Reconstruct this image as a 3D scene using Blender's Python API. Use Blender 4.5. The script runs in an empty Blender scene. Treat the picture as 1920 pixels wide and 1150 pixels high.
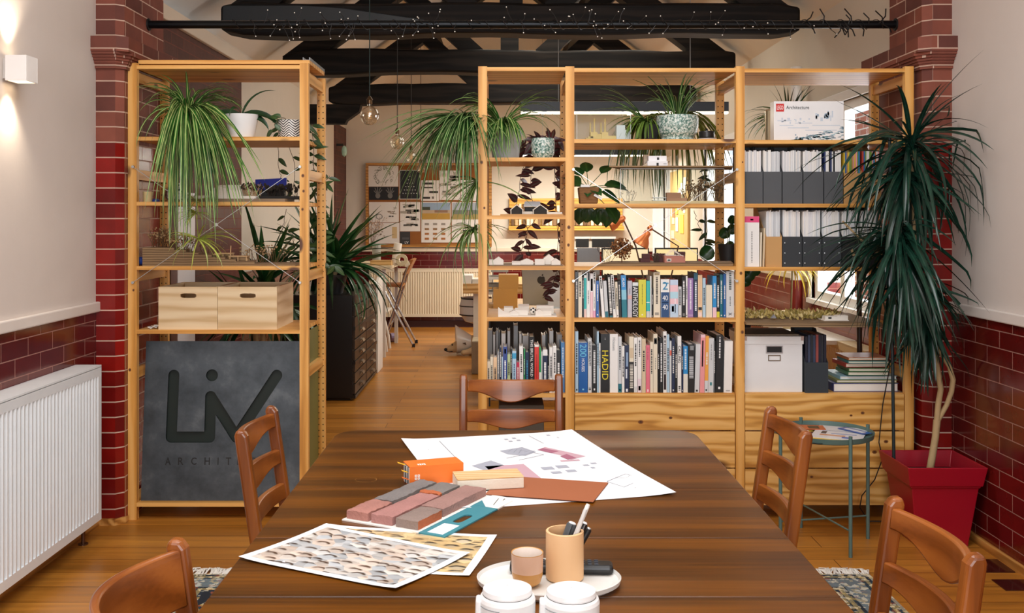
import bpy, bmesh, math, random
from mathutils import Vector, Matrix, noise
S = bpy.context.scene
COL = S.collection
PI = math.pi
R = random.Random(11)

# ------------------------------------------------------------------ camera
H, F, CX, CY = 1.5, 1900.0, 945.0, 410.0      # eye height, focal length (px), vanishing point (px)
cam_d = bpy.data.cameras.new('camera'); cam = bpy.data.objects.new('camera', cam_d); COL.objects.link(cam)
cam.location = (0, 0, H); cam.rotation_euler = (PI/2, 0, 0)
cam_d.sensor_fit = 'HORIZONTAL'; cam_d.sensor_width = 36.0; cam_d.lens = 36.0*F/1920
cam_d.shift_x = (960-CX)/1920; cam_d.shift_y = -(575-CY)/1920
cam_d.clip_start = 0.05; cam_d.clip_end = 100
S.camera = cam
def X(px, D): return (px-CX)*D/F
def Z(py, D): return H-(py-CY)*D/F
def P(px, py, D): return Vector((X(px, D), D, Z(py, D)))

# ------------------------------------------------------------------ world, exposure, lights
S.view_settings.view_transform = 'Standard'; S.view_settings.look = 'None'
S.view_settings.gamma = 1.0; S.view_settings.use_curve_mapping = False
S.view_settings.exposure = 0.0
W = bpy.data.worlds.new('sky'); S.world = W; W.use_nodes = True
W.node_tree.nodes['Background'].inputs[0].default_value = (0.80, 0.90, 1.0, 1)
W.node_tree.nodes['Background'].inputs[1].default_value = 1.6
S.cycles.max_bounces = 7; S.cycles.diffuse_bounces = 4; S.cycles.glossy_bounces = 3
S.cycles.transmission_bounces = 4; S.cycles.transparent_max_bounces = 12
S.cycles.caustics_reflective = False; S.cycles.caustics_refractive = False
S.cycles.sample_clamp_indirect = 4.0
def area(name, loc, rot, sx, sy, power, col=(1, 1, 1), spread=PI):
    d = bpy.data.lights.new(name, 'AREA'); d.shape = 'RECTANGLE'; d.size = sx; d.size_y = sy
    d.energy = power; d.color = col; d.spread = spread
    o = bpy.data.objects.new(name, d); COL.objects.link(o); o.location = loc; o.rotation_euler = rot
    return o
# daylight through the front windows (behind the camera) and the far room's lit windows; ceiling fills are added
area('daylight_front_window', (-0.1, -2.9, 1.75), (math.radians(-92), 0, PI), 3.4, 2.0, 135, (0.98, 0.98, 1.0))
area('ceiling_fill', (0.0, 2.3, 3.55), (0, 0, 0), 2.2, 2.6, 98, (0.97, 0.98, 1.0))  # added fill lamp under the closed ceiling to brighten the front room
area('daylight_right_window', (2.55, 6.62, 1.62), (0, PI/2, 0), 1.2, 1.1, 42, (0.95, 0.97, 1.0))
area('daylight_rear_window', (2.55, 10.35, 1.62), (0, PI/2, 0), 1.2, 1.6, 40, (0.98, 0.98, 1.0))
area('far_ceiling_fill', (0.6, 10.2, 3.3), (0, 0, 0), 1.6, 4.5, 80, (1.0, 0.93, 0.80))  # added warm fill under the far ceiling, standing in for bounced light

# ------------------------------------------------------------------ helpers
def lin(h):
    if isinstance(h, str):
        h = h.lstrip('#'); c = [int(h[i:i+2], 16)/255 for i in (0, 2, 4)]
    else: c = [v/255 for v in h]
    return tuple((v/12.92 if v <= 0.04045 else ((v+0.055)/1.055)**2.4) for v in c)+(1.0,)
_m = {}
def newmat(name):
    m = bpy.data.materials.new(name); m.use_nodes = True
    return m, m.node_tree, m.node_tree.nodes, m.node_tree.links, m.node_tree.nodes['Principled BSDF']
def mat(c, rough=0.55, metal=0.0, spec=0.5, vary=0.06, emit=None, es=1.0, coat=0.0, bump=0.0, bscale=60):
    k = (c if isinstance(c, str) else tuple(c), rough, metal, spec, vary, emit, es, coat, bump)
    if k in _m: return _m[k]
    m, t, N, L, b = newmat('paint')
    b.inputs['Base Color'].default_value = lin(c); b.inputs['Roughness'].default_value = rough
    b.inputs['Metallic'].default_value = metal; b.inputs['Specular IOR Level'].default_value = spec
    b.inputs['Coat Weight'].default_value = coat
    tc = N.new('ShaderNodeTexCoord')
    nz = N.new('ShaderNodeTexNoise'); nz.inputs['Scale'].default_value = 9; nz.inputs['Detail'].default_value = 4
    L.new(tc.outputs['Object'], nz.inputs['Vector'])
    if vary:
        mx = N.new('ShaderNodeMix'); mx.data_type = 'RGBA'; cc = lin(c)
        mx.inputs[6].default_value = tuple(v*(1-vary) for v in cc[:3])+(1,)
        mx.inputs[7].default_value = tuple(min(1, v*(1+vary)) for v in cc[:3])+(1,)
        L.new(nz.outputs['Fac'], mx.inputs[0]); L.new(mx.outputs[2], b.inputs['Base Color'])
    if bump:
        n2 = N.new('ShaderNodeTexNoise'); n2.inputs['Scale'].default_value = bscale; n2.inputs['Detail'].default_value = 3
        L.new(tc.outputs['Object'], n2.inputs['Vector'])
        bp = N.new('ShaderNodeBump'); bp.inputs['Strength'].default_value = bump; bp.inputs['Distance'].default_value = 0.004
        L.new(n2.outputs['Fac'], bp.inputs['Height']); L.new(bp.outputs[0], b.inputs['Normal'])
    if emit:
        b.inputs['Emission Color'].default_value = lin(emit); b.inputs['Emission Strength'].default_value = es
    _m[k] = m
    return m
def ramp(N, stops):
    r = N.new('ShaderNodeValToRGB'); e = r.color_ramp.elements
    while len(e) < len(stops): e.new(0.5)
    for el, (p, c) in zip(e, stops): el.position = p; el.color = lin(c) if not isinstance(c, tuple) or len(c) != 4 else c
    return r
def wood(name, c1, c2, c3, axis='z', s=1.0, rough=0.45, knots=True, ring=9.0, dist=5.0, coat=0.0, spec=0.5, uv=False, fibre=0.45):
    """long-grained wood: rings and fibres stretched along one axis of the object"""
    m, t, N, L, b = newmat(name)
    tc = N.new('ShaderNodeTexCoord'); mp = N.new('ShaderNodeMapping')
    sc = {'x': (0.13, 1, 1), 'y': (1, 0.13, 1), 'z': (1, 1, 0.13)}[axis]
    oi = N.new('ShaderNodeObjectInfo'); ad = N.new('ShaderNodeVectorMath'); ad.operation = 'ADD'
    ml = N.new('ShaderNodeMath'); ml.operation = 'MULTIPLY'; ml.inputs[1].default_value = 7.0
    L.new(oi.outputs['Random'], ml.inputs[0])
    L.new(tc.outputs['UV' if uv else 'Object'], ad.inputs[0]); L.new(ml.outputs[0], ad.inputs[1])
    mp.inputs['Scale'].default_value = tuple(v*s for v in sc)
    L.new(ad.outputs[0], mp.inputs['Vector'])
    w = N.new('ShaderNodeTexWave'); w.wave_type = 'RINGS'; w.rings_direction = axis.upper()
    w.inputs['Scale'].default_value = ring; w.inputs['Distortion'].default_value = dist
    w.inputs['Detail'].default_value = 2.5; w.inputs['Detail Scale'].default_value = 1.6
    L.new(mp.outputs[0], w.inputs['Vector'])
    mp2 = N.new('ShaderNodeMapping'); mp2.inputs['Scale'].default_value = tuple((3 if v < 1 else 90)*s for v in sc)
    L.new(ad.outputs[0], mp2.inputs['Vector'])
    nz = N.new('ShaderNodeTexNoise'); nz.inputs['Scale'].default_value = 1; nz.inputs['Detail'].default_value = 4
    L.new(mp2.outputs[0], nz.inputs['Vector'])
    mx = N.new('ShaderNodeMix'); mx.data_type = 'FLOAT'; mx.inputs[0].default_value = fibre
    L.new(w.outputs['Fac'], mx.inputs[2]); L.new(nz.outputs['Fac'], mx.inputs[3])
    r = ramp(N, [(0.15, c3), (0.42, c2), (0.75, c1)]); L.new(mx.outputs[0], r.inputs[0])
    col = r.outputs[0]
    if knots:
        mp3 = N.new('ShaderNodeMapping'); mp3.inputs['Scale'].default_value = tuple((3.2 if v < 1 else 7)*s for v in sc)
        L.new(ad.outputs[0], mp3.inputs['Vector'])
        vo = N.new('ShaderNodeTexVoronoi'); vo.inputs['Scale'].default_value = 1.0; L.new(mp3.outputs[0], vo.inputs['Vector'])
        rk = ramp(N, [(0.09, (0, 0, 0, 1)), (0.15, (1, 1, 1, 1))]); L.new(vo.outputs['Distance'], rk.inputs[0])
        mk = N.new('ShaderNodeMix'); mk.data_type = 'RGBA'; mk.inputs[6].default_value = lin('5a3216')
        L.new(rk.outputs[0], mk.inputs[0]); L.new(col, mk.inputs[7]); col = mk.outputs[2]
    L.new(col, b.inputs['Base Color'])
    b.inputs['Roughness'].default_value = rough; b.inputs['Coat Weight'].default_value = coat
    b.inputs['Specular IOR Level'].default_value = spec
    bp = N.new('ShaderNodeBump'); bp.inputs['Strength'].default_value = 0.12; bp.inputs['Distance'].default_value = 0.002
    L.new(mx.outputs[0], bp.inputs['Height']); L.new(bp.outputs[0], b.inputs['Normal'])
    return m
def glassy(name, tint='ffffff', rough=0.02, refl=0.12, grz=0.25):
    """thin clear sheet: mostly lets light through, mirrors a little"""
    m, t, N, L, b = newmat(name); N.remove(b); out = N['Material Output']
    tr = N.new('ShaderNodeBsdfTransparent'); tr.inputs[0].default_value = lin(tint)
    gl = N.new('ShaderNodeBsdfGlossy'); gl.inputs['Roughness'].default_value = rough
    fr = N.new('ShaderNodeLayerWeight'); fr.inputs[0].default_value = 0.25
    ml = N.new('ShaderNodeMath'); ml.operation = 'MULTIPLY_ADD'; ml.inputs[1].default_value = grz; ml.inputs[2].default_value = refl*0.35
    L.new(fr.outputs['Facing'], ml.inputs[0])
    mx = N.new('ShaderNodeMixShader'); L.new(ml.outputs[0], mx.inputs[0]); L.new(tr.outputs[0], mx.inputs[1]); L.new(gl.outputs[0], mx.inputs[2])
    L.new(mx.outputs[0], out.inputs[0])
    return m

class B:
    def __init__(s): s.v = []; s.f = []; s.m = []; s.u = []
    def add(s, vs, fs, m=0, uvs=None):
        k = len(s.v); s.v += [tuple(v) for v in vs]
        for i, f in enumerate(fs):
            s.f.append(tuple(k+j for j in f)); s.m.append(m)
            s.u.append(uvs[i] if uvs else [(0, 0)]*len(f))
        return s
    def poly(s, pts, m=0, uv=None): return s.add(pts, [tuple(range(len(pts)))], m, [uv] if uv else None)
    def hexa(s, p, m=0):          # 0-3 bottom ring, 4-7 top ring
        return s.add(p, [(3, 2, 1, 0), (4, 5, 6, 7), (0, 1, 5, 4), (1, 2, 6, 5), (2, 3, 7, 6), (3, 0, 4, 7)], m)
    def box(s, x0, x1, y0, y1, z0, z1, m=0):
        return s.hexa([(x0, y0, z0), (x1, y0, z0), (x1, y1, z0), (x0, y1, z0), (x0, y0, z1), (x1, y0, z1), (x1, y1, z1), (x0, y1, z1)], m)
    def obox(s, c, size, mtx=None, m=0):
        a, b_, d = (v/2 for v in size); mtx = mtx or Matrix.Identity(3); c = Vector(c)
        return s.hexa([c+mtx@Vector(q) for q in ((-a, -b_, -d), (a, -b_, -d), (a, b_, -d), (-a, b_, -d), (-a, -b_, d), (a, -b_, d), (a, b_, d), (-a, b_, d))], m)
    def bar(s, p, q, w, h, m=0, up=(0, 0, 1)):
        p, q = Vector(p), Vector(q); d = (q-p); L = d.length; d.normalize(); u = Vector(up)
        x = d.cross(u); x.normalize(); u = x.cross(d)
        return s.obox((p+q)/2, (w, L, h), Matrix((x, d, u)).transposed(), m)
    def prism(s, pts, d, m=0):    # planar polygon pushed along d
        n = len(pts); d = Vector(d); a = [Vector(p) for p in pts]; nn = Vector((0, 0, 0))
        for i in range(n): nn += (a[i]-a[0]).cross(a[(i+1) % n]-a[0])
        if nn.dot(d) < 0: a = a[::-1]
        return s.add(a+[p+d for p in a], [tuple(range(n-1, -1, -1)), tuple(range(n, 2*n))]+[(i, (i+1) % n, n+(i+1) % n, n+i) for i in range(n)], m)
    def tube(s, pts, r, n=8, m=0, cap=True):
        pts = [Vector(p) for p in pts]; k = len(pts); rs = r if isinstance(r, (list, tuple)) else [r]*k
        vs = []; x = None
        for i, p in enumerate(pts):
            d = pts[min(i+1, k-1)]-pts[max(i-1, 0)]
            d.normalize()
            if x is None:
                x = d.cross(Vector((0, 0, 1)))
                if x.length < 0.05: x = d.cross(Vector((0, 1, 0)))
            x = x-d*x.dot(d); x.normalize(); y = d.cross(x)
            vs += [p+(x*math.cos(2*PI*j/n)+y*math.sin(2*PI*j/n))*rs[i] for j in range(n)]
        fs = [(i*n+j, i*n+(j+1) % n, (i+1)*n+(j+1) % n, (i+1)*n+j) for i in range(k-1) for j in range(n)]
        if cap: fs += [tuple(range(n-1, -1, -1)), tuple(range((k-1)*n, k*n))]
        return s.add(vs, fs, m)
    def lathe(s, c, prof, n=24, m=0, sx=1.0, sy=1.0, ms=None):
        c = Vector(c); vs = []
        for r, z in prof: vs += [c+Vector((r*sx*math.cos(2*PI*j/n), r*sy*math.sin(2*PI*j/n), z)) for j in range(n)]
        for i in range(len(prof)-1):
            fs = [(j, (j+1) % n, n+(j+1) % n, n+j) for j in range(n)]
            us = [[(j/n, i), ((j+1)/n, i), ((j+1)/n, i+1), (j/n, i+1)] for j in range(n)]
            s.add(vs[i*n:(i+2)*n], fs, ms[i] if ms else m, us)
        return s
    def ball(s, c, r, n=12, m=0, sx=1, sy=1, sz=1):
        k = max(4, n//2)
        return s.lathe(c, [(max(r*math.sin(PI*i/k), 1e-5), -r*sz*math.cos(PI*i/k)) for i in range(k+1)], n, m, sx, sy)
    def disc(s, c, r, nrm=(0, -1, 0), n=10, m=0):
        nrm = Vector(nrm).normalized(); u = nrm.orthogonal().normalized(); w = nrm.cross(u); c = Vector(c)
        return s.poly([c+(u*math.cos(2*PI*j/n)+w*math.sin(2*PI*j/n))*r for j in range(n)], m)
    def ringplate(s, x0, x1, z0, z1, hx, hz, ha, hb, y0, y1, m=0, k=4.0, T=None):
        """upright plate with one rounded slot through it; T maps (x, y, z) to the place it stands"""
        T = T or (lambda x, y, z: (x, y, z))
        an = sorted([2*PI*i/40 for i in range(40)]+[math.atan2(zz-hz, xx-hx) % (2*PI) for xx in (x0, x1) for zz in (z0, z1)])
        o = []; q = []
        for a in an:
            c, d = math.cos(a), math.sin(a); t = 1e9
            if c > 1e-9: t = min(t, (x1-hx)/c)
            if c < -1e-9: t = min(t, (x0-hx)/c)
            if d > 1e-9: t = min(t, (z1-hz)/d)
            if d < -1e-9: t = min(t, (z0-hz)/d)
            o.append((hx+c*t, hz+d*t)); ri = (abs(c/ha)**k+abs(d/hb)**k)**(-1/k); q.append((hx+c*ri, hz+d*ri))
        n = len(an)
        vs = [T(x, y0, z) for x, z in o]+[T(x, y0, z) for x, z in q]+[T(x, y1, z) for x, z in o]+[T(x, y1, z) for x, z in q]
        fs = []
        for i in range(n):
            j = (i+1) % n
            fs += [(i, j, n+j, n+i), (2*n+j, 2*n+i, 3*n+i, 3*n+j), (j, i, 2*n+i, 2*n+j), (n+i, n+j, 3*n+j, 3*n+i)]
        return s.add(vs, fs, m)
    def build(s, name, mats, parent=None, org=None, smooth=False, bevel=0.0, seg=2):
        if not isinstance(mats, (list, tuple)): mats = [mats]
        if parent is not None:
            p = parent
            while p.parent: p = p.parent
            o_ = Vector(p.location)
        elif org is not None: o_ = Vector(org)
        else:
            xs, ys, zs = zip(*s.v); o_ = Vector(((min(xs)+max(xs))/2, (min(ys)+max(ys))/2, min(zs)))
        me = bpy.data.meshes.new(name); me.from_pydata([tuple(Vector(v)-o_) for v in s.v], [], s.f)
        for q in mats: me.materials.append(q)
        me.polygons.foreach_set('material_index', s.m)
        uvl = me.uv_layers.new(name='UVMap'); flat = [c for f in s.u for uv in f for c in uv]
        uvl.data.foreach_set('uv', flat)
        if smooth:
            me.polygons.foreach_set('use_smooth', [True]*len(me.polygons)); me.set_sharp_from_angle(angle=math.radians(42))
        me.update()
        o = bpy.data.objects.new(name, me); COL.objects.link(o)
        if parent is not None: o.parent = parent
        else: o.location = o_
        if bevel:
            md = o.modifiers.new('edge', 'BEVEL'); md.width = bevel; md.segments = seg; md.limit_method = 'ANGLE'; md.angle_limit = math.radians(40)
        return o
def tag(o, label, cat, group=None, kind=None):
    o['label'] = label; o['category'] = cat
    if group: o['group'] = group
    if kind: o['kind'] = kind
    return o
def thing(name, label, cat, loc=(0, 0, 0), group=None):
    o = bpy.data.objects.new(name, None); o.empty_display_size = 0.05; COL.objects.link(o); o.location = loc
    return tag(o, label, cat, group)
def struct(o): o['kind'] = 'structure'; return o
def dup(o, parent=None):
    c = o.copy(); COL.objects.link(c); c.parent = parent
    for ch in list(o.children): dup(ch, c)
    return c
def sub(name, m, parent, fn, **k):
    b = B(); fn(b); return b.build(name, m, parent, **k)
def text(body, mtx, width, height, m, parent, name='lettering', depth=0.0006, fat=0.0):
    """flat lettering fitted to width x height; mtx places its centre (local x = reading direction, y = up), in the parent's space"""
    cu = bpy.data.curves.new('t', 'FONT'); cu.body = body; cu.size = 1; cu.resolution_u = 3; cu.extrude = depth; cu.offset = fat
    ob = bpy.data.objects.new('t', cu); me = bpy.data.meshes.new_from_object(ob); bpy.data.objects.remove(ob); bpy.data.curves.remove(cu)
    xs = [v.co.x for v in me.vertices]; ys = [v.co.y for v in me.vertices]
    w, h = max(xs)-min(xs), max(ys)-min(ys); cx, cy = (max(xs)+min(xs))/2, (max(ys)+min(ys))/2
    me.transform(mtx @ Matrix.Diagonal((width/w, height/h, 1, 1)) @ Matrix.Translation((-cx, -cy, 0)))
    me.materials.clear(); me.materials.append(m); me.name = name
    o = bpy.data.objects.new(name, me); COL.objects.link(o); o.parent = parent
    return o
def frame(o, x, y):               # 4x4 from origin and two axes
    x = Vector(x).normalized(); y = Vector(y).normalized(); z = x.cross(y)
    return Matrix(((x.x, y.x, z.x, o[0]), (x.y, y.y, z.y, o[1]), (x.z, y.z, z.z, o[2]), (0, 0, 0, 1)))

# foliage ---------------------------------------------------------
def blade(b, p, az, el, L, bend, w, n=7, m=0, fold=0.25, pw=1.25, xmax=None, zmin=None, roll=None, clamp=None):
    """strap leaf: starts at p heading az/el, curls down by bend, tapers to a tip"""
    p = Vector(p); st = L/n; rows = []
    if roll is None: roll = R.uniform(-0.7, 0.7)
    for i in range(n+1):
        t = i/n
        wd = w*min(1, 0.55+2.2*t)*(1-t**2.2)**0.9 if i < n else w*0.03
        e = el-bend*t**pw
        d = Vector((math.cos(az)*math.cos(e), math.sin(az)*math.cos(e), math.sin(e)))
        sd = Vector((-math.sin(az), math.cos(az), 0)); up = sd.cross(d)*-1
        sd, up = sd*math.cos(roll)+up*math.sin(roll), up*math.cos(roll)-sd*math.sin(roll)
        q = Vector(p)
        if xmax is not None and q.x > xmax: q.x = xmax
        if zmin is not None and q.z < zmin: q.z = zmin
        if clamp: clamp(q)
        rows.append((q-sd*wd/2+up*wd*fold*0.5, q, q+sd*wd/2+up*wd*fold*0.5))
        p = p+d*st
    vs = [v for r in rows for v in r]; fs = []; us = []
    for i in range(n):
        a = 3*i; v0, v1 = i/n, (i+1)/n
        fs += [(a, a+1, a+4, a+3), (a+1, a+2, a+5, a+4)]
        us += [[(0, v0), (.5, v0), (.5, v1), (0, v1)], [(.5, v0), (1, v0), (1, v1), (.5, v1)]]
    return b.add(vs, fs, m, us)
def oval(b, p, d, up, L, w, m=0, n=6, curl=0.25, tip=0.75):
    """broad leaf from p along d"""
    p = Vector(p); d = Vector(d).normalized(); up = Vector(up); sd = d.cross(up)
    if sd.length < 1e-3: sd = d.orthogonal()
    sd.normalize(); up = sd.cross(d); rows = []
    for i in range(n+1):
        t = i/n; wd = w*(math.sin(PI*min(1, t**tip)))**0.8 if 0 < i < n else w*0.04
        c = p+d*L*t-up*(curl*L*t*t)
        rows.append((c-sd*wd/2+up*wd*0.12, c, c+sd*wd/2+up*wd*0.12))
    vs = [v for r in rows for v in r]; fs = []; us = []
    for i in range(n):
        a = 3*i; fs += [(a, a+1, a+4, a+3), (a+1, a+2, a+5, a+4)]
        us += [[(0, i/n), (.5, i/n), (.5, (i+1)/n), (0, (i+1)/n)], [(.5, i/n), (1, i/n), (1, (i+1)/n), (.5, (i+1)/n)]]
    return b.add(vs, fs, m, us)
def leafmat(name, edge, mid, width=0.3, rough=0.35, soft=0.12, vary=0.35):
    m, t, N, L, b = newmat(name)
    tc = N.new('ShaderNodeTexCoord'); sp = N.new('ShaderNodeSeparateXYZ'); L.new(tc.outputs['UV'], sp.inputs[0])
    a = N.new('ShaderNodeMath'); a.operation = 'SUBTRACT'; a.inputs[1].default_value = 0.5; L.new(sp.outputs[0], a.inputs[0])
    c = N.new('ShaderNodeMath'); c.operation = 'ABSOLUTE'; L.new(a.outputs[0], c.inputs[0])
    r = ramp(N, [(max(0, width/2-soft/2), mid), (width/2+soft/2, edge)]); L.new(c.outputs[0], r.inputs[0])
    nz = N.new('ShaderNodeTexNoise'); nz.inputs['Scale'].default_value = 14; L.new(tc.outputs['Object'], nz.inputs['Vector'])
    hs = N.new('ShaderNodeHueSaturation'); mr = N.new('ShaderNodeMapRange')
    mr.inputs['From Min'].default_value = 0.3; mr.inputs['From Max'].default_value = 0.7
    mr.inputs['To Min'].default_value = 1-vary; mr.inputs['To Max'].default_value = 1+vary
    L.new(nz.outputs['Fac'], mr.inputs[0]); L.new(mr.outputs[0], hs.inputs['Value']); L.new(r.outputs[0], hs.inputs['Color'])
    L.new(hs.outputs[0], b.inputs['Base Color']); b.inputs['Roughness'].default_value = rough
    return m

# ------------------------------------------------------------------ materials
PINE = [wood('pine_'+a, 'ecb566', 'dfa14d', 'c28539', a, 1.0, 0.42, True, 7.0, 4.0) for a in 'xyz']
PX_, PY_, PZ_ = PINE
PDRAW = wood('pine_drawer', 'efbe72', 'e0a855', 'b67c34', 'x', 0.55, 0.4, True, 13.0, 11.0)
CRATE = wood('pale_crate_wood', 'e6cfa8', 'dcc096', 'c9a878', 'x', 0.8, 0.6, False, 8.0, 5.0)
CRATEY = wood('pale_crate_wood_side', 'e6cfa8', 'd8bb90', 'c3a070', 'y', 0.8, 0.6, False, 8.0, 5.0)
CHAIRW = wood('chair_teak', '9a5722', '864719', '6e3710', 'z', 1.4, 0.3, False, 3.0, 3.0, 0.2)
CHAIRX = wood('chair_teak_rail', '9e5a24', '8a4a1b', '723a12', 'x', 1.4, 0.3, False, 3.0, 3.0, 0.2)
TABLEW = wood('table_oak', '744208', '522d06', '301a05', 'x', 0.9, 0.3, False, 3.0, 6.0, 0.0, spec=0.35, fibre=0.72)
BLACK = mat('0d0c0c', 0.5); STEEL = mat('c9ccce', 0.28, 1.0); CHROME = mat('d8d8d8', 0.15, 1.0)
WHITE = mat('eeeeec', 0.5); WHITEG = mat('f2f4f4', 0.25); SOIL = mat('2a1c14', 0.95)
def plaster(name, c):
    return mat(c, 0.85, 0, 0.3, 0.025, None, 1, 0, 0.12, 35)
CREAM = plaster('cream', 'dcd4c6'); PINKW = plaster('plaster', 'd9cec6'); CEILM = plaster('ceiling', 'e0d8cb')
def brickmat(name, c1, c2, mortar, w=0.225, h=0.075, mort=0.006, rough=0.3, up=None, zsplit=1.87, rough_up=0.7, du=0.0):
    m, t, N, L, b = newmat(name)
    tc = N.new('ShaderNodeTexCoord'); ge = N.new('ShaderNodeNewGeometry')
    sp = N.new('ShaderNodeSeparateXYZ'); L.new(tc.outputs['Object'], sp.inputs[0])
    sn = N.new('ShaderNodeSeparateXYZ'); L.new(ge.outputs['True Normal'], sn.inputs[0])
    def mth(op, a, c=None):
        q = N.new('ShaderNodeMath'); q.operation = op
        for i, v in enumerate((a, c)):
            if v is None: continue
            if isinstance(v, (int, float)): q.inputs[i].default_value = v
            else: L.new(v, q.inputs[i])
        return q.outputs[0]
    u = mth('ADD', mth('MULTIPLY', sp.outputs[0], mth('ABSOLUTE', sn.outputs[1])), mth('MULTIPLY', sp.outputs[1], mth('ABSOLUTE', sn.outputs[0])))
    u = mth('ADD', u, du); cb = N.new('ShaderNodeCombineXYZ'); L.new(u, cb.inputs[0]); L.new(sp.outputs[2], cb.inputs[1])
    br = N.new('ShaderNodeTexBrick'); br.inputs['Scale'].default_value = 1; br.inputs['Brick Width'].default_value = w
    br.inputs['Row Height'].default_value = h; br.inputs['Mortar Size'].default_value = mort; br.inputs['Mortar Smooth'].default_value = 0.15
    br.inputs['Bias'].default_value = 0.0
    L.new(cb.outputs[0], br.inputs['Vector'])
    def two(a, c_):
        nz = N.new('ShaderNodeTexNoise'); nz.inputs['Scale'].default_value = 7; nz.inputs['Detail'].default_value = 6; L.new(tc.outputs['Object'], nz.inputs['Vector'])
        mx = N.new('ShaderNodeMix'); mx.data_type = 'RGBA'; mx.inputs[6].default_value = lin(a); mx.inputs[7].default_value = lin(c_)
        L.new(nz.outputs['Fac'], mx.inputs[0]); return mx.outputs[2]
    lo1, lo2 = lin(c1), lin(c2)
    if up:
        sel = mth('GREATER_THAN', sp.outputs[2], zsplit)
        def pick(a, c_):
            mx = N.new('ShaderNodeMix'); mx.data_type = 'RGBA'; mx.inputs[6].default_value = lin(a); mx.inputs[7].default_value = lin(c_)
            L.new(sel, mx.inputs[0]); return mx.outputs[2]
        L.new(pick(c1, up[0]), br.inputs['Color1']); L.new(pick(c2, up[1]), br.inputs['Color2'])
    else:
        br.inputs['Color1'].default_value = lo1; br.inputs['Color2'].default_value = lo2
    br.inputs['Mortar'].default_value = lin(mortar)
    nz = N.new('ShaderNodeTexNoise'); nz.inputs['Scale'].default_value = 11; nz.inputs['Detail'].default_value = 7; L.new(tc.outputs['Object'], nz.inputs['Vector'])
    hs = N.new('ShaderNodeHueSaturation'); mr = N.new('ShaderNodeMapRange'); mr.inputs['To Min'].default_value = 0.72; mr.inputs['To Max'].default_value = 1.3
    L.new(nz.outputs['Fac'], mr.inputs[0]); L.new(mr.outputs[0], hs.inputs['Value']); L.new(br.outputs['Color'], hs.inputs['Color'])
    L.new(hs.outputs[0], b.inputs['Base Color'])
    rg = N.new('ShaderNodeMix'); rg.data_type = 'FLOAT'; rg.inputs[3].default_value = 0.9
    if up:
        rr = N.new('ShaderNodeMix'); rr.data_type = 'FLOAT'; rr.inputs[2].default_value = rough; rr.inputs[3].default_value = rough_up
        L.new(sel, rr.inputs[0]); L.new(rr.outputs[0], rg.inputs[2])
    else: rg.inputs[2].default_value = rough
    L.new(br.outputs['Fac'], rg.inputs[0]); L.new(rg.outputs[0], b.inputs['Roughness'])
    hm = mth('ADD', mth('MULTIPLY', br.outputs['Fac'], -1.0), mth('MULTIPLY', nz.outputs['Fac'], 0.35))
    bp = N.new('ShaderNodeBump'); bp.inputs['Strength'].default_value = 0.5; bp.inputs['Distance'].default_value = 0.004
    L.new(hm, bp.inputs['Height']); L.new(bp.outputs[0], b.inputs['Normal'])
    return m
GLAZED = brickmat('glazed_dado_brick', '64140f', '551010', '9a7468', 0.23, 0.077, 0.0022, 0.16)
PIERML, PIERMR = [brickmat('pier_brick', '8c1812', '641211', 'c8aa98', 0.23, 0.075, 0.0032, 0.22, ('8a4a38', '5e2f26'), du=q) for q in (-0.067, -0.0285)]
FARBR = brickmat('far_brick', '5e2018', '4a1812', '7a4a3e', 0.23, 0.075, 0.003, 0.4, ('5e3a30', '4c2f28'), 1.62)  # brick colours darkened for grime and for shade behind the shelving
OUTBR = brickmat('street_brick', 'b5624a', 'a0503c', 'd8cfc4', 0.23, 0.075, 0.008, 0.8)
SPIDER = leafmat('spider_leaf', '2f6a24', 'c2cc86', 0.26)
SPIDERD = leafmat('spider_leaf_deep', '265a22', 'a8bc80', 0.26)
SPIDERY = leafmat('spider_leaf_pale', '8a9a34', 'c8c870', 0.34)
STRAP = leafmat('strap_leaf', '1c3a20', '28502a', 0.1)
DRACO = leafmat('dracaena_leaf', '16352a', '22493a', 0.15, 0.22)
YUCCA = leafmat('yucca_leaf', '1d4722', '2c5c2c', 0.2, 0.3)
PURPLE = leafmat('purple_vine_leaf', '55262e', '5a5c54', 0.25, 0.3)
GREENL = leafmat('broad_leaf', '1f4a22', '3a6a30', 0.08, 0.28)
HOYA = leafmat('hoya_leaf', '34502c', '56703c', 0.1, 0.35)

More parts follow.
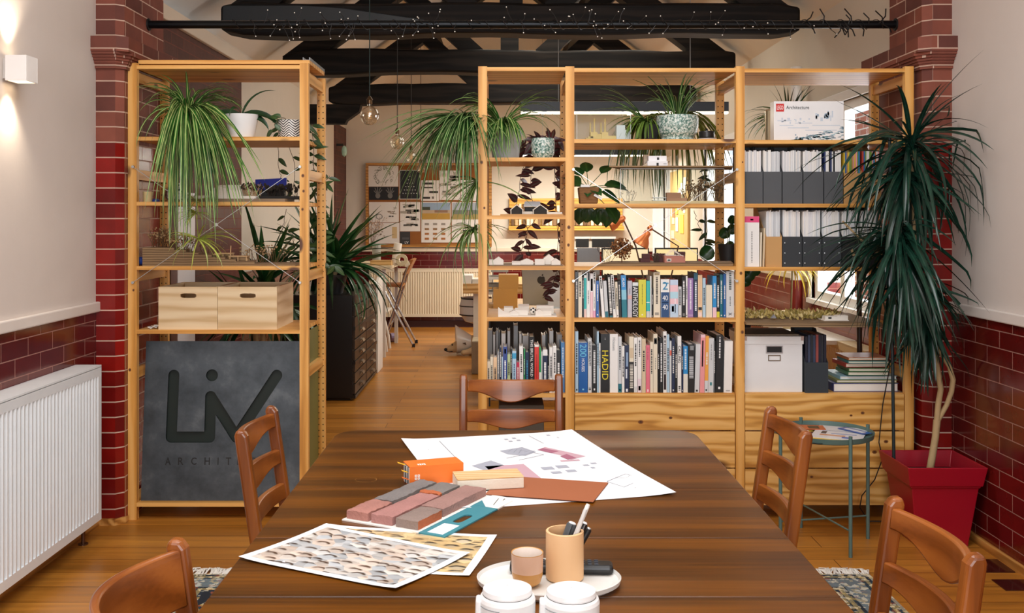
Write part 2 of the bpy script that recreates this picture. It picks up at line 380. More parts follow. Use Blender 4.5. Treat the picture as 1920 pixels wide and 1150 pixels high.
# ------------------------------------------------------------------ floor material
def floormat():
    m, t, N, L, b = newmat('floor_boards')
    tc = N.new('ShaderNodeTexCoord')
    br = N.new('ShaderNodeTexBrick'); br.inputs['Scale'].default_value = 1; br.inputs['Brick Width'].default_value = 2.3
    br.inputs['Row Height'].default_value = 0.165; br.inputs['Mortar Size'].default_value = 0.0022; br.offset = 0.37
    br.inputs['Color1'].default_value = lin('bd8c40'); br.inputs['Color2'].default_value = lin('9a6c2a'); br.inputs['Mortar'].default_value = lin('5e3a14')
    L.new(tc.outputs['Object'], br.inputs['Vector'])
    mp = N.new('ShaderNodeMapping'); mp.inputs['Scale'].default_value = (0.9, 14, 1); L.new(tc.outputs['Object'], mp.inputs['Vector'])
    nz = N.new('ShaderNodeTexNoise'); nz.inputs['Scale'].default_value = 1.6; nz.inputs['Detail'].default_value = 6; nz.inputs['Distortion'].default_value = 0.6
    L.new(mp.outputs[0], nz.inputs['Vector'])
    r = ramp(N, [(0.25, '8a5a28'), (0.5, 'd0a060'), (0.8, 'ffe0a8')]); L.new(nz.outputs['Fac'], r.inputs[0])
    mx = N.new('ShaderNodeMix'); mx.data_type = 'RGBA'; mx.blend_type = 'OVERLAY'; mx.inputs[0].default_value = 0.42
    L.new(br.outputs['Color'], mx.inputs[6]); L.new(r.outputs[0], mx.inputs[7])
    L.new(mx.outputs[2], b.inputs['Base Color'])
    rr = N.new('ShaderNodeMapRange'); rr.inputs['To Min'].default_value = 0.22; rr.inputs['To Max'].default_value = 0.42
    L.new(nz.outputs['Fac'], rr.inputs[0]); L.new(rr.outputs[0], b.inputs['Roughness'])
    bp = N.new('ShaderNodeBump'); bp.inputs['Strength'].default_value = 0.25; bp.inputs['Distance'].default_value = 0.003
    ml = N.new('ShaderNodeMath'); ml.operation = 'MULTIPLY_ADD'; ml.inputs[1].default_value = -1.0
    L.new(br.outputs['Fac'], ml.inputs[0]); L.new(nz.outputs['Fac'], ml.inputs[2]); L.new(ml.outputs[0], bp.inputs['Height']); L.new(bp.outputs[0], b.inputs['Normal'])
    return m
FLOOR = floormat()
O0 = (0, 0, 0)
XL, XR, YP = -2.0, 2.195, 4.965       # wall planes of the front room, depth of the piers' front
YB, XLF = 14.0, -2.2                  # back wall, left wall of the far room
ZW, ZR = 2.75, 4.45                   # wall plate and ridge
def st(name, mats, fn, **k):
    b = B(); fn(b); return struct(b.build(name, mats, org=O0, **k))
st('floor', [FLOOR], lambda b: b.box(-2.6, 2.6, -3.3, YB+0.2, -0.1, 0))
def f_ceiling(b):
    xr = 0.05; e = 0.12
    for s, xw in ((-1, -2.45), (1, 2.45)):
        zz = ZW-0.02
        b.prism([(xw, -3.3, zz), (xr, -3.3, ZR), (xr, -3.3, ZR+e), (xw, -3.3, zz+e)], (0, YB+3.5, 0))
st('ceiling', [CEILM], f_ceiling)
# left wall: plaster over glazed brick in front, brick then cream beyond the pier
st('wall_left', [PINKW, GLAZED, FARBR, CREAM], lambda b: (
    b.box(XL-0.25, XL, -3.3, YP+0.02, 1.045, 3.4, 0), b.box(XL-0.25, XL+0.002, -3.3, YP+0.02, 0, 1.045, 1),
    b.box(XL-0.25, XL, YP+0.5, 7.72, 0, ZW, 2),
    b.box(XLF-0.2, XLF, 7.72, 13.1, 1.045, 3.2, 3), b.box(XLF-0.2, XLF, 7.72, 13.1, 0, 1.045, 1),
    b.box(XLF-0.2, XLF+0.02, 13.1, YB, 0, 2.74, 2), b.box(XLF-0.2, XLF, 13.1, YB, 2.74, 3.2, 3)))
st('trim_1', [plaster('trim_cream', 'ddd0bc')], lambda b: b.box(XL, XL+0.035, 5.56, 7.74, ZW-0.09, ZW+0.0), bevel=0.008)
# right wall with three windows beyond the pier
wins = [(6.05, 7.22, 0.93, 2.26), (9.55, 11.1, 0.98, 2.26), (13.36, 13.94, 0.98, 2.26)]
def f_wr(b):
    b.box(XR, XR+0.25, -3.3, YP+0.02, 1.045, 3.4, 0); b.box(XR-0.002, XR+0.25, -3.3, YP+0.02, 0, 1.045, 1)
    y = YP+0.02
    for (a, c, z0, z1) in wins:
        b.box(XR, XR+0.25, y, a, 1.045, 3.2, 2); b.box(XR-0.002, XR+0.25, y, a, 0, 1.045, 3)
        b.box(XR-0.002, XR+0.25, a, c, 0, z0, 3); b.box(XR, XR+0.25, a, c, z1, 3.2, 2); y = c
    b.box(XR, XR+0.25, y, YB, 0, 1.045, 3); b.box(XR, XR+0.25, y, YB, 1.045, 3.2, 2)
st('wall_right', [PINKW, GLAZED, CREAM, brickmat('far_dado', '7a2a20', '6a221c', '9a6a58', 0.23, 0.077, 0.004, 0.3)], f_wr)
st('wall_back', [CREAM, GLAZED], lambda b: (b.box(-2.5, 2.5, YB, YB+0.2, 1.045, 4.6, 0), b.box(-2.5, 2.5, YB-0.002, YB+0.2, 0, 1.045, 1)))
def f_front(b):   # wall behind the camera, with the broad window opening the daylight comes through
    b.box(-2.5, -1.85, -3.3, -3.1, 0, 4.6, 0); b.box(1.75, 2.5, -3.3, -3.1, 0, 4.6, 0)
    b.box(-1.85, 1.75, -3.3, -3.1, 0, 0.7, 0); b.box(-1.85, 1.75, -3.3, -3.1, 2.8, 4.6, 0)
st('wall_front', [PINKW], f_front)
TRIM = mat('e2d9d2', 0.5); TRIMF = mat('dcd2be', 0.5)
st('trim_2', TRIM, lambda b: b.box(XL, XL+0.022, -3.1, YP+0.005, 1.043, 1.093), bevel=0.006)
st('trim_3', TRIM, lambda b: b.box(XR-0.022, XR, -3.1, YP+0.005, 1.043, 1.093), bevel=0.006)
st('trim_4', TRIMF, lambda b: b.box(XLF, XR, YB-0.03, YB, 1.043, 1.10), bevel=0.006)
st('trim_5', TRIMF, lambda b: b.box(XR-0.022, XR, 7.26, 9.5, 1.043, 1.09), bevel=0.006)
SK = wood('skirting_pine', 'd8a25a', 'b97f3c', '8f5a22', 'y', 1, 0.4, False)
def quad_bead(b, p, q, r):
    b.tube([p, q], r, 8)
st('baseboard_left', SK, lambda b: (b.box(XL, XL+0.022, -3.1, YP-0.0, 0, 0.035),))
st('baseboard_right', SK, lambda b: (b.box(XR-0.022, XR, -3.1, YP, 0, 0.035),))
st('baseboard_back', mat('3a1512', 0.5), lambda b: b.box(XLF, XR, YB-0.03, YB, 0, 0.09))
st('baseboard_pier', SK, lambda b: (b.box(XL, -1.9, YP-0.02, YP, 0, 0.03), b.prism([(-1.9, YP-0.02, 0), (-1.86, YP+0.025, 0), (-1.86, YP+0.05, 0), (-1.9, YP, 0)], (0, 0, 0.03))))

# brick piers of the old cross wall, chamfered towards the opening, with a moulded cap
def pier(name, sgn, xw, xc, xi, yr, yr_up):
    b = B(); c = abs(xi-xc)
    def shaft(y0, x_i, x_c, yback, z0, z1, ch=None):
        ch = c if ch is None else ch
        pts = [(xw+sgn*-0.1, y0, z0), (x_c, y0, z0), (x_i, y0+ch, z0), (x_i, yback, z0), (xw+sgn*-0.1, yback, z0)]
        if sgn < 0: pts = pts[::-1]
        b.prism(pts, (0, 0, z1-z0), 0)
    shaft(YP, xi, xc, yr, 0, 2.235); shaft(YP, xi, xc, yr_up, 2.385, 4.0)
    shaft(YP-0.065, xi+sgn*0.045, xc+sgn*0.03, yr+0.03, 2.312, 2.385)
    n = 6                                  # cove under the cap
    for i in range(n):
        a0, a1 = i/n, (i+1)/n
        d = 0.012+0.046*(1-math.cos(a1*PI/2))
        z0, z1 = 2.235+0.077*a0, 2.235+0.077*a1
        pts = [(xw+sgn*-0.1, YP-d, z0), (xc+sgn*d*0.5, YP-d, z0), (xi+sgn*d*0.8, YP+c-d*0.3, z0), (xi+sgn*d*0.8, yr+d*0.4, z0), (xw+sgn*-0.1, yr+d*0.4, z0)]
        if sgn < 0: pts = pts[::-1]
        b.prism(pts, (0, 0, z1-z0), 0)
    return struct(b.build(name, [PIERML if sgn > 0 else PIERMR], org=O0))
pier('wall_pier_left', 1, XL-0.1, -1.905, -1.872, 5.57, 5.57)
pier('wall_pier_right', -1, XR+0.1, 2.10, 2.062, 5.69, 5.42)

# windows on the right wall: white frames, glass, the brick across the lane
WF = mat('f4f4f2', 0.35); GLS = glassy('window_glass', 'ffffff', 0.01, 0.15)
for i, (a, c, z0, z1) in enumerate(wins):
    x0, x1 = XR+0.02, XR+0.09
    b = B(); t = 0.06
    b.box(x0, x1, a, a+t, z0, z1); b.box(x0, x1, c-t, c, z0, z1); b.box(x0, x1, a+t, c-t, z0, z0+t); b.box(x0, x1, a+t, c-t, z1-t, z1)
    n = 2 if c-a > 0.9 else 1
    for k in range(1, n): b.box(x0, x1, a+(c-a)*k/n-0.04, a+(c-a)*k/n+0.04, z0+t, z1-t)
    b.box(x0+0.01, x1-0.01, a+t, c-t, z1-0.42, z1-0.36)
    b.box(XR-0.03, XR+0.02, a-0.05, c+0.05, z0-0.03, z0+0.005)
    for yy in (a-0.06, c): b.box(XR-0.012, XR+0.02, yy, yy+0.06, z0, z1+0.06)
    b.box(XR-0.012, XR+0.02, a, c, z1, z1+0.06)
    if i == 2: b.box(2.05, XR, YB-0.035, YB-0.001, z0, z1+0.06)
    w = struct(b.build('window_%d' % (i+1), WF, org=O0, bevel=0.004))
    sub('pane', GLS, w, lambda q: q.box(XR+0.05, XR+0.056, a+t, c-t, z0+t, z1-t))
st('wall_street', [OUTBR], lambda b: b.box(4.2, 4.3, 3.5, 16, 0, 2.75))

# black roof trusses
BW = wood('black_beam', '201a16', '120e0c', '080606', 'x', 0.9, 0.6, False, 8, 6, spec=0.2)
def wavy_beam(b, y, x0, x1, z0, z1, th, seed, bend):
    n = 26; vs = []
    for i in range(n+1):
        t = i/n; x = x0+(x1-x0)*t
        e = (noise.noise((t*4.2, seed, 0))*0.035+noise.noise((t*11, seed, 3))*0.014)
        f = noise.noise((t*4.8, seed, 9))*0.03+noise.noise((t*12, seed, 5))*0.01
        sg = bend*(math.sin(PI*t))
        k = min(1, min(t, 1-t)*n/1.0+0.72)
        zc = (z0+z1)/2; hh = (z1-z0)/2*k
        vs += [(x, y, zc-hh+f+sg), (x, y+th, zc-hh+f+sg), (x, y+th, zc+hh+e+sg), (x, y, zc+hh+e+sg)]
    fs = [(0, 1, 2, 3), (4*n+3, 4*n+2, 4*n+1, 4*n)]
    for i in range(n):
        for j in range(4): fs.append((4*i+j, 4*i+4+j, 4*i+4+(j+1) % 4, 4*i+(j+1) % 4))
    b.add(vs, fs)
pitch = (ZR-ZW)/2.2
for i, (y, zt) in enumerate(((7.0, 2.93), (8.95, 2.93), (11.3, 2.94))):
    r = bpy.data.objects.new('beam_truss', None); COL.objects.link(r); r['kind'] = 'structure'
    b = B(); wavy_beam(b, y, -1.96, 2.05 if i < 2 else 2.15, zt-0.165, zt+0.055, 0.22, 1.7+i*3.1, 0.02); b.build('tie_beam', BW, r, bevel=0.02)
    if i == 0: sub('scarf_timber', mat('1a2126', 0.45), r, lambda b: b.prism([P(417, 44, y-.02), P(417, 10, y-.02), P(560, 9, y-.02), P(640, 14, y-.02), P(795, 36, y-.02), P(797, 44, y-.02)], (0, 0.03, 0)), bevel=.006)
    for s in (-1, 1):
        xe = -2.05 if s < 0 else 2.12
        b = B(); b.bar((xe*0.93, y+0.11, 2.86), (0.03, y+0.11, 2.86+abs(xe*0.93)*pitch*0.96), 0.17, 0.19); b.build('rafter', BW, r)
        b = B(); b.bar((s*0.28+0.05, y+0.11, 2.95), (s*1.0+0.05, y+0.11, 3.6), 0.13, 0.14); b.build('strut', BW, r)
    b = B(); b.bar((0.05, y+0.11, 2.9), (0.05, y+0.11, 4.3), 0.16, 0.16, up=(0, 1, 0)); b.build('king_post', BW, r)
    if i == 2:
        b = B(); b.prism([(-2.19, y+0.03, 2.78), (-1.60, y+0.03, 2.78), (-1.62, y+0.03, 2.70), (-1.76, y+0.03, 2.60), (-1.78, y+0.03, 2.56), (-2.19, y+0.03, 2.56)], (0, 0.14, 0)); b.build('wall_brace', BW, r)
b = B()
for s, xw in ((-1, -2.2), (1, 2.19)):
    b.bar((s*0.85, 5.7, ZR-0.85*pitch-0.1), (s*0.85, 13.9, ZR-0.85*pitch-0.1), 0.12, 0.16)
struct(b.build('beam_purlins', BW, org=O0))

# steel tube across the opening, with a string of tiny lights wound round it
yp = 5.33; zp = Z(46, yp)
tube = thing('steel_pole', 'black steel tube spanning the opening between the two brick piers', 'pole', (0.1, yp, zp))
sub('tube', mat('101418', 0.3, 0.6), tube, lambda b: b.tube([(-1.875, yp, zp), (2.065, yp, zp)], 0.021, 14), smooth=True)
for xx in (-1.868, 2.058): sub('flange', BLACK, tube, lambda b: b.tube([(xx-0.004, yp, zp), (xx+0.004, yp, zp)], 0.032, 14), smooth=True)
fl = thing('string_lights', 'black fairy light wire with tiny clear bulbs wound around the steel tube', 'string lights', (0.1, yp-0.03, zp))
b = B(); pts = []; n = 420
for i in range(n):
    t = i/n; x = -1.45+3.45*t; a = i*0.55
    pts.append((x, yp+0.026*math.cos(a), zp+0.026*math.sin(a)))
b.tube(pts, 0.0022, 4)
bulbs = []
clusters = [(-0.42, 16), (-0.9, 8), (-1.1, 6), (0.42, 12), (-1.2, 3), (0.9, 5), (1.25, 4)]
cand = [-1.35+3.1*R.random() for _ in range(34)]
for cx, k in clusters: cand += [cx+R.gauss(0, 0.09) for _ in range(k)]
for x in cand[:88]:
    d = Vector((R.uniform(-0.05, 0.05), -0.02, R.uniform(-0.095, 0.085))); p0 = Vector((x, yp-0.024, zp))
    b.tube([p0, p0+d*0.6+Vector((R.uniform(-.01, .01), 0, 0)), p0+d], 0.0018, 4); bulbs.append(p0+d)
for x in [1.55+0.45*R.random() for _ in range(16)]:       # stiff loops near the right pier
    d = Vector((R.uniform(-0.06, 0.06), -0.015, R.choice((-1, 1))*R.uniform(0.04, 0.08))); p0 = Vector((x, yp-0.022, zp))
    b.tube([p0, p0+d*0.5+Vector((0.015, 0, 0)), p0+d], 0.0035, 5)
b.build('wire', BLACK, fl)
BULB = mat('f4f2ea', 0.2, emit='fff6e0', es=0.05)
b = B(); b.ball(bulbs[0], 0.0034, 6); ob = b.build('bulb', BULB, fl, org=O0)
for q in bulbs[1:]:
    c = ob.copy(); COL.objects.link(c); c.parent = fl; c.location = q-bulbs[0]

# radiators
def radiator(name, label, axis, face, s, lo, hi, z0, z1, m, depth=0.10):
    """ribbed panel; axis 'y' runs along a side wall (face x, s = room side), 'x' along the back wall (face y)"""
    def T(u, v, z): return (face-s*v, u, z) if axis == 'y' else (u, face-s*v, z)
    mid = (lo+hi)/2
    r = thing(name, label, 'radiator', T(mid, depth/2, z0))
    b = B(); n = int((hi-lo)/0.0165)//2*2; edge = 0.035; prof = []
    a0, a1 = lo+edge, hi-edge
    k = max(10, int((a1-a0)/0.033)); w = (a1-a0)/k
    prof = [(lo, 0)]
    for i in range(k):
        u = a0+i*w
        prof += [(u, 0), (u+w*0.30, 0), (u+w*0.42, 0.010), (u+w*0.88, 0.010)]
    prof += [(a1, 0), (hi, 0)]
    zt = z1-0.045
    vs = []; fs = []
    for u, d in prof: vs += [T(u, d, z0+0.04), T(u, d, zt)]
    for i in range(len(prof)-1): fs.append((2*i, 2*i+2, 2*i+3, 2*i+1))
    b.add(vs, fs)
    for za, zb in ((z0, z0+0.04), (zt, z1-0.004)): b.hexa([T(lo, 0, za), T(hi, 0, za), T(hi, 0.02, za), T(lo, 0.02, za), T(lo, 0, zb), T(hi, 0, zb), T(hi, 0.02, zb), T(lo, 0.02, zb)])
    b.build('front_panel', m, r)
    b = B(); 
    for u0, u1 in ((lo-0.002, lo+0.004), (hi-0.004, hi+0.002)): b.hexa([T(u0, 0.004, z0+0.01), T(u1, 0.004, z0+0.01), T(u1, depth, z0+0.01), T(u0, depth, z0+0.01), T(u0, 0.004, z1), T(u1, 0.004, z1), T(u1, depth, z1), T(u0, depth, z1)])
    b.build('side_cover', m, r)
    b = B(); b.hexa([T(lo, 0, z1-0.006), T(hi, 0, z1-0.006), T(hi, depth, z1-0.006), T(lo, depth, z1-0.006), T(lo, 0, z1+0.004), T(hi, 0, z1+0.004), T(hi, depth, z1+0.004), T(lo, depth, z1+0.004)])
    b.build('top_grille', m, r)
    b = B(); b.hexa([T(lo+0.01, depth-0.03, z0+0.01), T(hi-0.01, depth-0.03, z0+0.01), T(hi-0.01, depth-0.01, z0+0.01), T(lo+0.01, depth-0.01, z0+0.01), T(lo+0.01, depth-0.03, z1-0.01), T(hi-0.01, depth-0.03, z1-0.01), T(hi-0.01, depth-0.01, z1-0.01), T(lo+0.01, depth-0.01, z1-0.01)])
    b.build('rear_panel', m, r)
    for u in (lo+0.06, hi-0.06):
        b = B(); b.tube([T(u, depth/2, z0+0.02), T(u, depth/2, 0.0)], 0.009, 10); b.tube([T(u, depth/2, 0.0), T(u, depth/2, 0.006)], 0.022, 12); b.build('pipe', mat('6a4a38', 0.3, 0.7), r, smooth=True)
    return r
RADW = mat('ecf2f6', 0.3); RADC = mat('e4d9c0', 0.4); RADY = mat('dcc9a0', 0.4)
radiator('radiator', 'white ribbed panel radiator below the dado on the front left wall', 'y', -1.875, 1, 2.6, 4.72, 0.10, 0.815, RADW, 0.12)
radiator('radiator', 'cream ribbed radiator below the pinboard on the back wall', 'x', YB-0.11, -1, -1.85, -0.15, 0.15, 0.81, RADC, 0.09)
radiator('radiator', 'beige ribbed radiator on the right wall seen through the shelves below the moss model', 'y', 2.07, -1, 5.8, 7.28, 0.10, 0.735, RADY, 0.11)
# red and white heating pipe in front of the right wall
pp = thing('heating_pipe', 'vertical heating pipe, white above and red below, beside the far right window', 'pipe', (2.13, 7.35, 0))
sub('pipe', mat('7a241c', 0.35), pp, lambda b: b.tube([(2.12, 7.35, 0.0), (2.12, 7.35, 1.055)], 0.045, 16), smooth=True)
sub('upper_pipe', mat('f0ede6', 0.4), pp, lambda b: b.tube([(2.12, 7.35, 1.055), (2.12, 7.35, 2.6)], 0.04, 16), smooth=True)

# wall sconce: white cube throwing light up and down
sc = thing('wall_sconce', 'white cube wall light glowing up and down the left plaster wall', 'wall light', (-1.95, 4.08, 2.05))
sub('housing', mat('f2eeea', 0.45), sc, lambda b: (b.box(-1.985, -1.9, 4.03, 4.036, 2.05, 2.152), b.box(-1.985, -1.9, 4.124, 4.13, 2.05, 2.152), b.box(-1.906, -1.9, 4.036, 4.124, 2.05, 2.152), b.box(-1.985, -1.98, 4.036, 4.124, 2.05, 2.152)), bevel=0.001)
sub('backplate', mat('d8d4d0', 0.5), sc, lambda b: b.box(-2.0, -1.985, 4.045, 4.115, 2.06, 2.14))
sub('lamp', mat('fff4e0', 0.5, emit='ffe6c0', es=6), sc, lambda b: (b.box(-1.98, -1.906, 4.036, 4.124, 2.07, 2.13)))
for zz, rx in ((2.165, PI), (2.038, 0)):
    d = bpy.data.lights.new('sconce_beam', 'SPOT'); d.energy = 11; d.spot_size = math.radians(95); d.spot_blend = 1.0; d.shadow_soft_size = 0.02; d.color = (1, 0.86, 0.66)
    o = bpy.data.objects.new('sconce_beam', d); COL.objects.link(o); o.location = (-1.945, 4.08, zz); o.rotation_euler = (rx, 0, 0)

# ------------------------------------------------------------------ shelving
DF, DB = 5.04, 5.54                 # front and rear planes of the shelving
HOLE = mat('2a1608', 0.9)
KNOT = mat('8a5424', .5); KNOTD = mat('4e2c12', .5); kn = random.Random(6)
def zf(py): return Z(py, DF)
def post(parent, xc, y0, zt, holes):
    b = B(); b.box(xc-0.022, xc+0.022, y0, y0+0.032, 0, zt)
    if holes:
        k = int((zt-0.10)/0.032)
        for i in range(k):
            for dx in (-0.0115, 0.0115):
                b.disc((xc+dx, y0-0.0008, 0.06+i*0.032), 0.0034, (0, -1, 0), 8, 1)
    else:
        for i in range(3):
            kz, kx, kr = kn.uniform(.25, 2.15), kn.uniform(-.012, .012), kn.uniform(.004, .0085)
            b.poly([(xc+kx+kr*math.cos(2*PI*q/12), y0-.0006, kz+kr*1.2*math.sin(2*PI*q/12)) for q in range(12)][::-1], 2); b.poly([(xc+kx+kr*.55*math.cos(2*PI*q/10), y0-.0009, kz+kr*.6*math.sin(2*PI*q/10)) for q in range(10)][::-1], 3)
    return b.build('post', [PZ_, HOLE, KNOT, KNOTD], parent)
def shelf(parent, x0, x1, z, y0=DF, y1=DB, t=0.019):
    b = B(); b.box(x0, x1, y0, y1, z-t, z)
    return b.build('shelf', PX_, parent)
def rail(parent, xc, z, h=0.05): return sub('side_rail', PY_, parent, lambda b: b.box(xc-0.011, xc+0.011, DF+0.032, DB-0.032, z-h, z))
def brace(parent, x0, x1, z0, z1):
    y = DF-0.006
    for a, c, yy in (((x0, z1), (x1, z0), y), ((x0, z0), (x1, z1), y-0.003)):
        b = B(); b.bar((a[0], yy, a[1]), (c[0], yy, c[1]), 0.002, 0.0055, up=(0, -1, 0)); 
        for q in (a, c): b.tube([(q[0], DF-0.012, q[1]), (q[0], DF, q[1])], 0.007, 8)
        b.build('cross_brace', mat('c4c8c8', 0.3, 0.9), parent)
    sub('brace_joint', mat('d9dcdc', 0.25, 0.9), parent, lambda b: b.tube([((x0+x1)/2, y-0.01, (z0+z1)/2), ((x0+x1)/2, y, (z0+z1)/2)], 0.009, 10))
LP = [X(248, DF), X(570, DF)]; RP = [X(905, DF), X(1068.5, DF), X(1388, DF), X(1705, DF)]
zl = {'top': zf(122), 's2': zf(256.5), 's3': zf(378.5), 's4': zf(499.5), 's5': zf(619), 's6': zf(943.5)}
left = thing('shelving_unit', 'pine shelving unit in front of the left brick pier holding plants and a steel sign', 'shelving', ((LP[0]+LP[1])/2, 5.29, 0))
for xc in LP:
    post(left, xc, DF, 2.275, False); post(left, xc, DB-0.032, 2.262, True)
    for z in (2.235, 1.745, 1.235, 0.75, 0.12): rail(left, xc, z)
for k, z in zl.items(): shelf(left, LP[0]+0.022, LP[1]-0.022, z)
brace(left, X(250, DF), X(563, DF), zf(530), zf(313))
sub('side_panel', mat('6b6a2c', 0.5), left, lambda b: b.box(LP[1]-0.016, LP[1]-0.012, DF+0.04, DB-0.04, 0.10, 0.92))
tag(sub('plank', PX_, None, lambda b: b.box(X(262, 5.1), LP[1]+0.02, 5.08, 5.5, 2.276, 2.295)), 'long pine plank lying flat on top of the left shelving unit', 'plank')
tag(sub('metal_track', mat('8b9094', 0.35, 0.8), None, lambda b: (b.box(LP[1]-0.018, LP[1]+0.018, 5.1, 5.52, 2.2955, 2.30), b.box(LP[1]-0.018, LP[1]-0.014, 5.1, 5.52, 2.30, 2.312), b.box(LP[1]+0.014, LP[1]+0.018, 5.1, 5.52, 2.30, 2.312))), 'slim aluminium track lying along the top right end of the left shelving', 'metal track')

right = thing('shelving_unit', 'wide three-bay pine shelving unit full of books, files, models and plants', 'shelving', ((RP[0]+RP[3])/2, 5.29, 0))
for i, xc in enumerate(RP):
    post(right, xc, DF, 2.258, False); post(right, xc, DB-0.032, 2.25, True)
    for z in (2.22, 1.735, 1.225, 0.75): rail(right, xc, z)
bays = [(RP[0]+0.022, RP[1]-0.022), (RP[1]+0.022, RP[2]-0.022), (RP[2]+0.022, RP[3]-0.022)]
za = [zf(126), zf(295.5), zf(404), zf(499.5), zf(595.5), zf(738.5)]
zb = [zf(127.5), zf(261), zf(382), zf(499.5), zf(596.5)]
zc = [zf(128.5), zf(262.5), zf(382), zf(501)]
for z in za: shelf(right, *bays[0], z)
for z in zb: shelf(right, *bays[1], z)
for z in zc: shelf(right, *bays[2], z)
shelf(right, bays[2][0], bays[2][1], zf(612), 5.33, DB)      # half-depth shelf under the moss model
brace(right, X(1075, DF), X(1381, DF), zf(527), zf(318))
ZD = zf(738.5)
for (x0, x1), lab in ((bays[1], 'below the long lower book row'), (bays[2], 'behind the green tray table')):
    ch = thing('drawer_chest', 'pine chest of three wide drawers with wavy grain ' + lab, 'chest of drawers', ((x0+x1)/2, 5.29, 0.06))
    sub('body', PX_, ch, lambda b: (b.box(x0+0.002, x1-0.002, DF+0.022, DB-0.03, ZD-0.02, ZD), b.box(x0+0.002, x0+0.02, DF+0.022, DB-0.03, 0.07, ZD-0.02),
        b.box(x1-0.02, x1-0.002, DF+0.022, DB-0.03, 0.07, ZD-0.02), b.box(x0+0.02, x1-0.02, DF+0.04, DB-0.03, 0.07, 0.085)))
    h = (ZD-0.07)/3
    for k in range(3):
        def knots(b):
            for q in range(2):
                kx, kz, kr = kn.uniform(x0+.08, x1-.08), 0.07+k*h+kn.uniform(.03, h-.04), kn.uniform(.005, .01)
                b.poly([(kx+kr*1.4*math.cos(2*PI*a/12), DF+.0014, kz+kr*math.sin(2*PI*a/12)) for a in range(12)][::-1], 1); b.poly([(kx+kr*.8*math.cos(2*PI*a/10), DF+.0011, kz+kr*.5*math.sin(2*PI*a/10)) for a in range(10)][::-1], 2)
        d = sub('drawer', [PDRAW, KNOT, KNOTD], ch, lambda b: (b.box(x0+0.003, x1-0.003, DF+0.002, DF+0.021, 0.07+k*h+0.003, 0.07+(k+1)*h-0.003), knots(b)), bevel=0.002)
        sub('drawer_tray', PY_, d, lambda b: b.box(x0+0.03, x1-0.03, DF+0.022, DF+0.42, 0.07+k*h+0.03, 0.07+(k+1)*h-0.04))

# ------------------------------------------------------------------ pots and spider plants
def zpot(b, c, rt, rb, h, n=28, m=0, rim=0.0):
    b.lathe(c, [(0.0005, 0), (rb, 0), (rb+(rt-rb)*0.5, h*0.5), (rt, h-0.0), (rt+rim, h), (rt-0.006, h), (rt-0.012, h-0.02), (0.001, h-0.02)], n, m)
def spider(root, c, n, Lr, w, m, az=(0, 2*PI), el=(0.35, 1.2), bend=(1.4, 2.6), name='foliage', seed=1, zmin=None, blend=None, xmax=None, r0=0.02, pw=1.25, clamp=None):
    r = random.Random(seed); b = B(); c = Vector(c)
    for i in range(n):
        a = r.uniform(*az); 
        if blend is not None: a = blend[0]+r.gauss(0, blend[1]) if r.random() < 0.6 else a
        blade(b, c+Vector((math.cos(a)*r0*r.random(), math.sin(a)*r0*r.random(), 0)), a, r.uniform(*el), r.uniform(*Lr), r.uniform(*bend), w*r.uniform(0.7, 1.15), 8, 0, pw=pw, zmin=zmin, xmax=xmax, clamp=clamp)
    return b.build(name, m, root, smooth=True)
def pot_thing(name, label, c, rt, rb, h, m, cat='potted plant', rim=0.0, group=None, sq=False):
    t = thing(name, label, cat, c, group)
    sub('pot', m, t, lambda b: zpot(b, c, rt, rb, h, rim=rim), smooth=True)
    sub('soil', SOIL, t, lambda b: b.lathe(c, [(0.001, h-0.022), (rt-0.008, h-0.021)], 18))
    return t
z2 = zl['s2']
c = (X(352, 5.2), 5.2, z2)
t = pot_thing('spider_plant', 'big variegated spider plant in a lime green pot trailing over the top left shelf', c, 0.115, 0.085, 0.115, mat('9cb82c', 0.35))
top = Vector(c)+Vector((0, 0, 0.12))
def cl_left(q):
    if q.z < z2+.004 and q.y > 5.03: q.y = 5.03
    if q.x < -1.855 and q.y > 4.93: q.x = -1.855
spider(t, top, 40, (0.22, 0.36), 0.014, SPIDER, (PI*0.95, PI*2.05), (0.7, 1.4), (1.6, 2.8), seed=3, clamp=cl_left)
spider(t, top+Vector((0.02, -0.10, 0.0)), 140, (0.40, 0.80), 0.017, SPIDER, (PI*1.50, PI*1.80), (-0.5, 0.5), (1.15, 1.6), seed=4, pw=0.28, r0=0.11, clamp=cl_left)
spider(t, top+Vector((0.02, -0.08, 0.0)), 30, (0.20, 0.34), 0.016, SPIDER, (PI*1.12, PI*1.88), (0.3, 1.0), (1.9, 2.5), seed=6, pw=0.4, r0=0.09, clamp=cl_left)
spider(t, top, 34, (0.24, 0.36), 0.012, SPIDERD, (-0.4, 0.9), (0.5, 1.2), (1.2, 2.4), seed=5, zmin=z2+.004)
b = B(); sp = [(X(372, 5.0), 5.0, zf(262)), (X(374, 4.98), 4.98, zf(330)), (X(368, 4.98), 4.98, zf(400)), (X(372, 4.97), 4.97, zf(448))]
b.tube(sp, 0.002, 5)
r = random.Random(8)
for q, n_, L_, w_ in ((sp[2], 26, (0.07, 0.16), 0.008), (Vector(sp[2])+Vector((0.0, 0, 0.06)), 16, (0.07, 0.14), 0.007), (sp[3], 24, (0.12, 0.26), 0.011)):
    for i in range(n_): blade(b, q, r.uniform(0.85*PI, 2.15*PI), r.uniform(-0.6, 0.7), r.uniform(*L_), r.uniform(0.6, 1.5), w_, 6)
b.build('plantlet', SPIDERY, t, smooth=True)

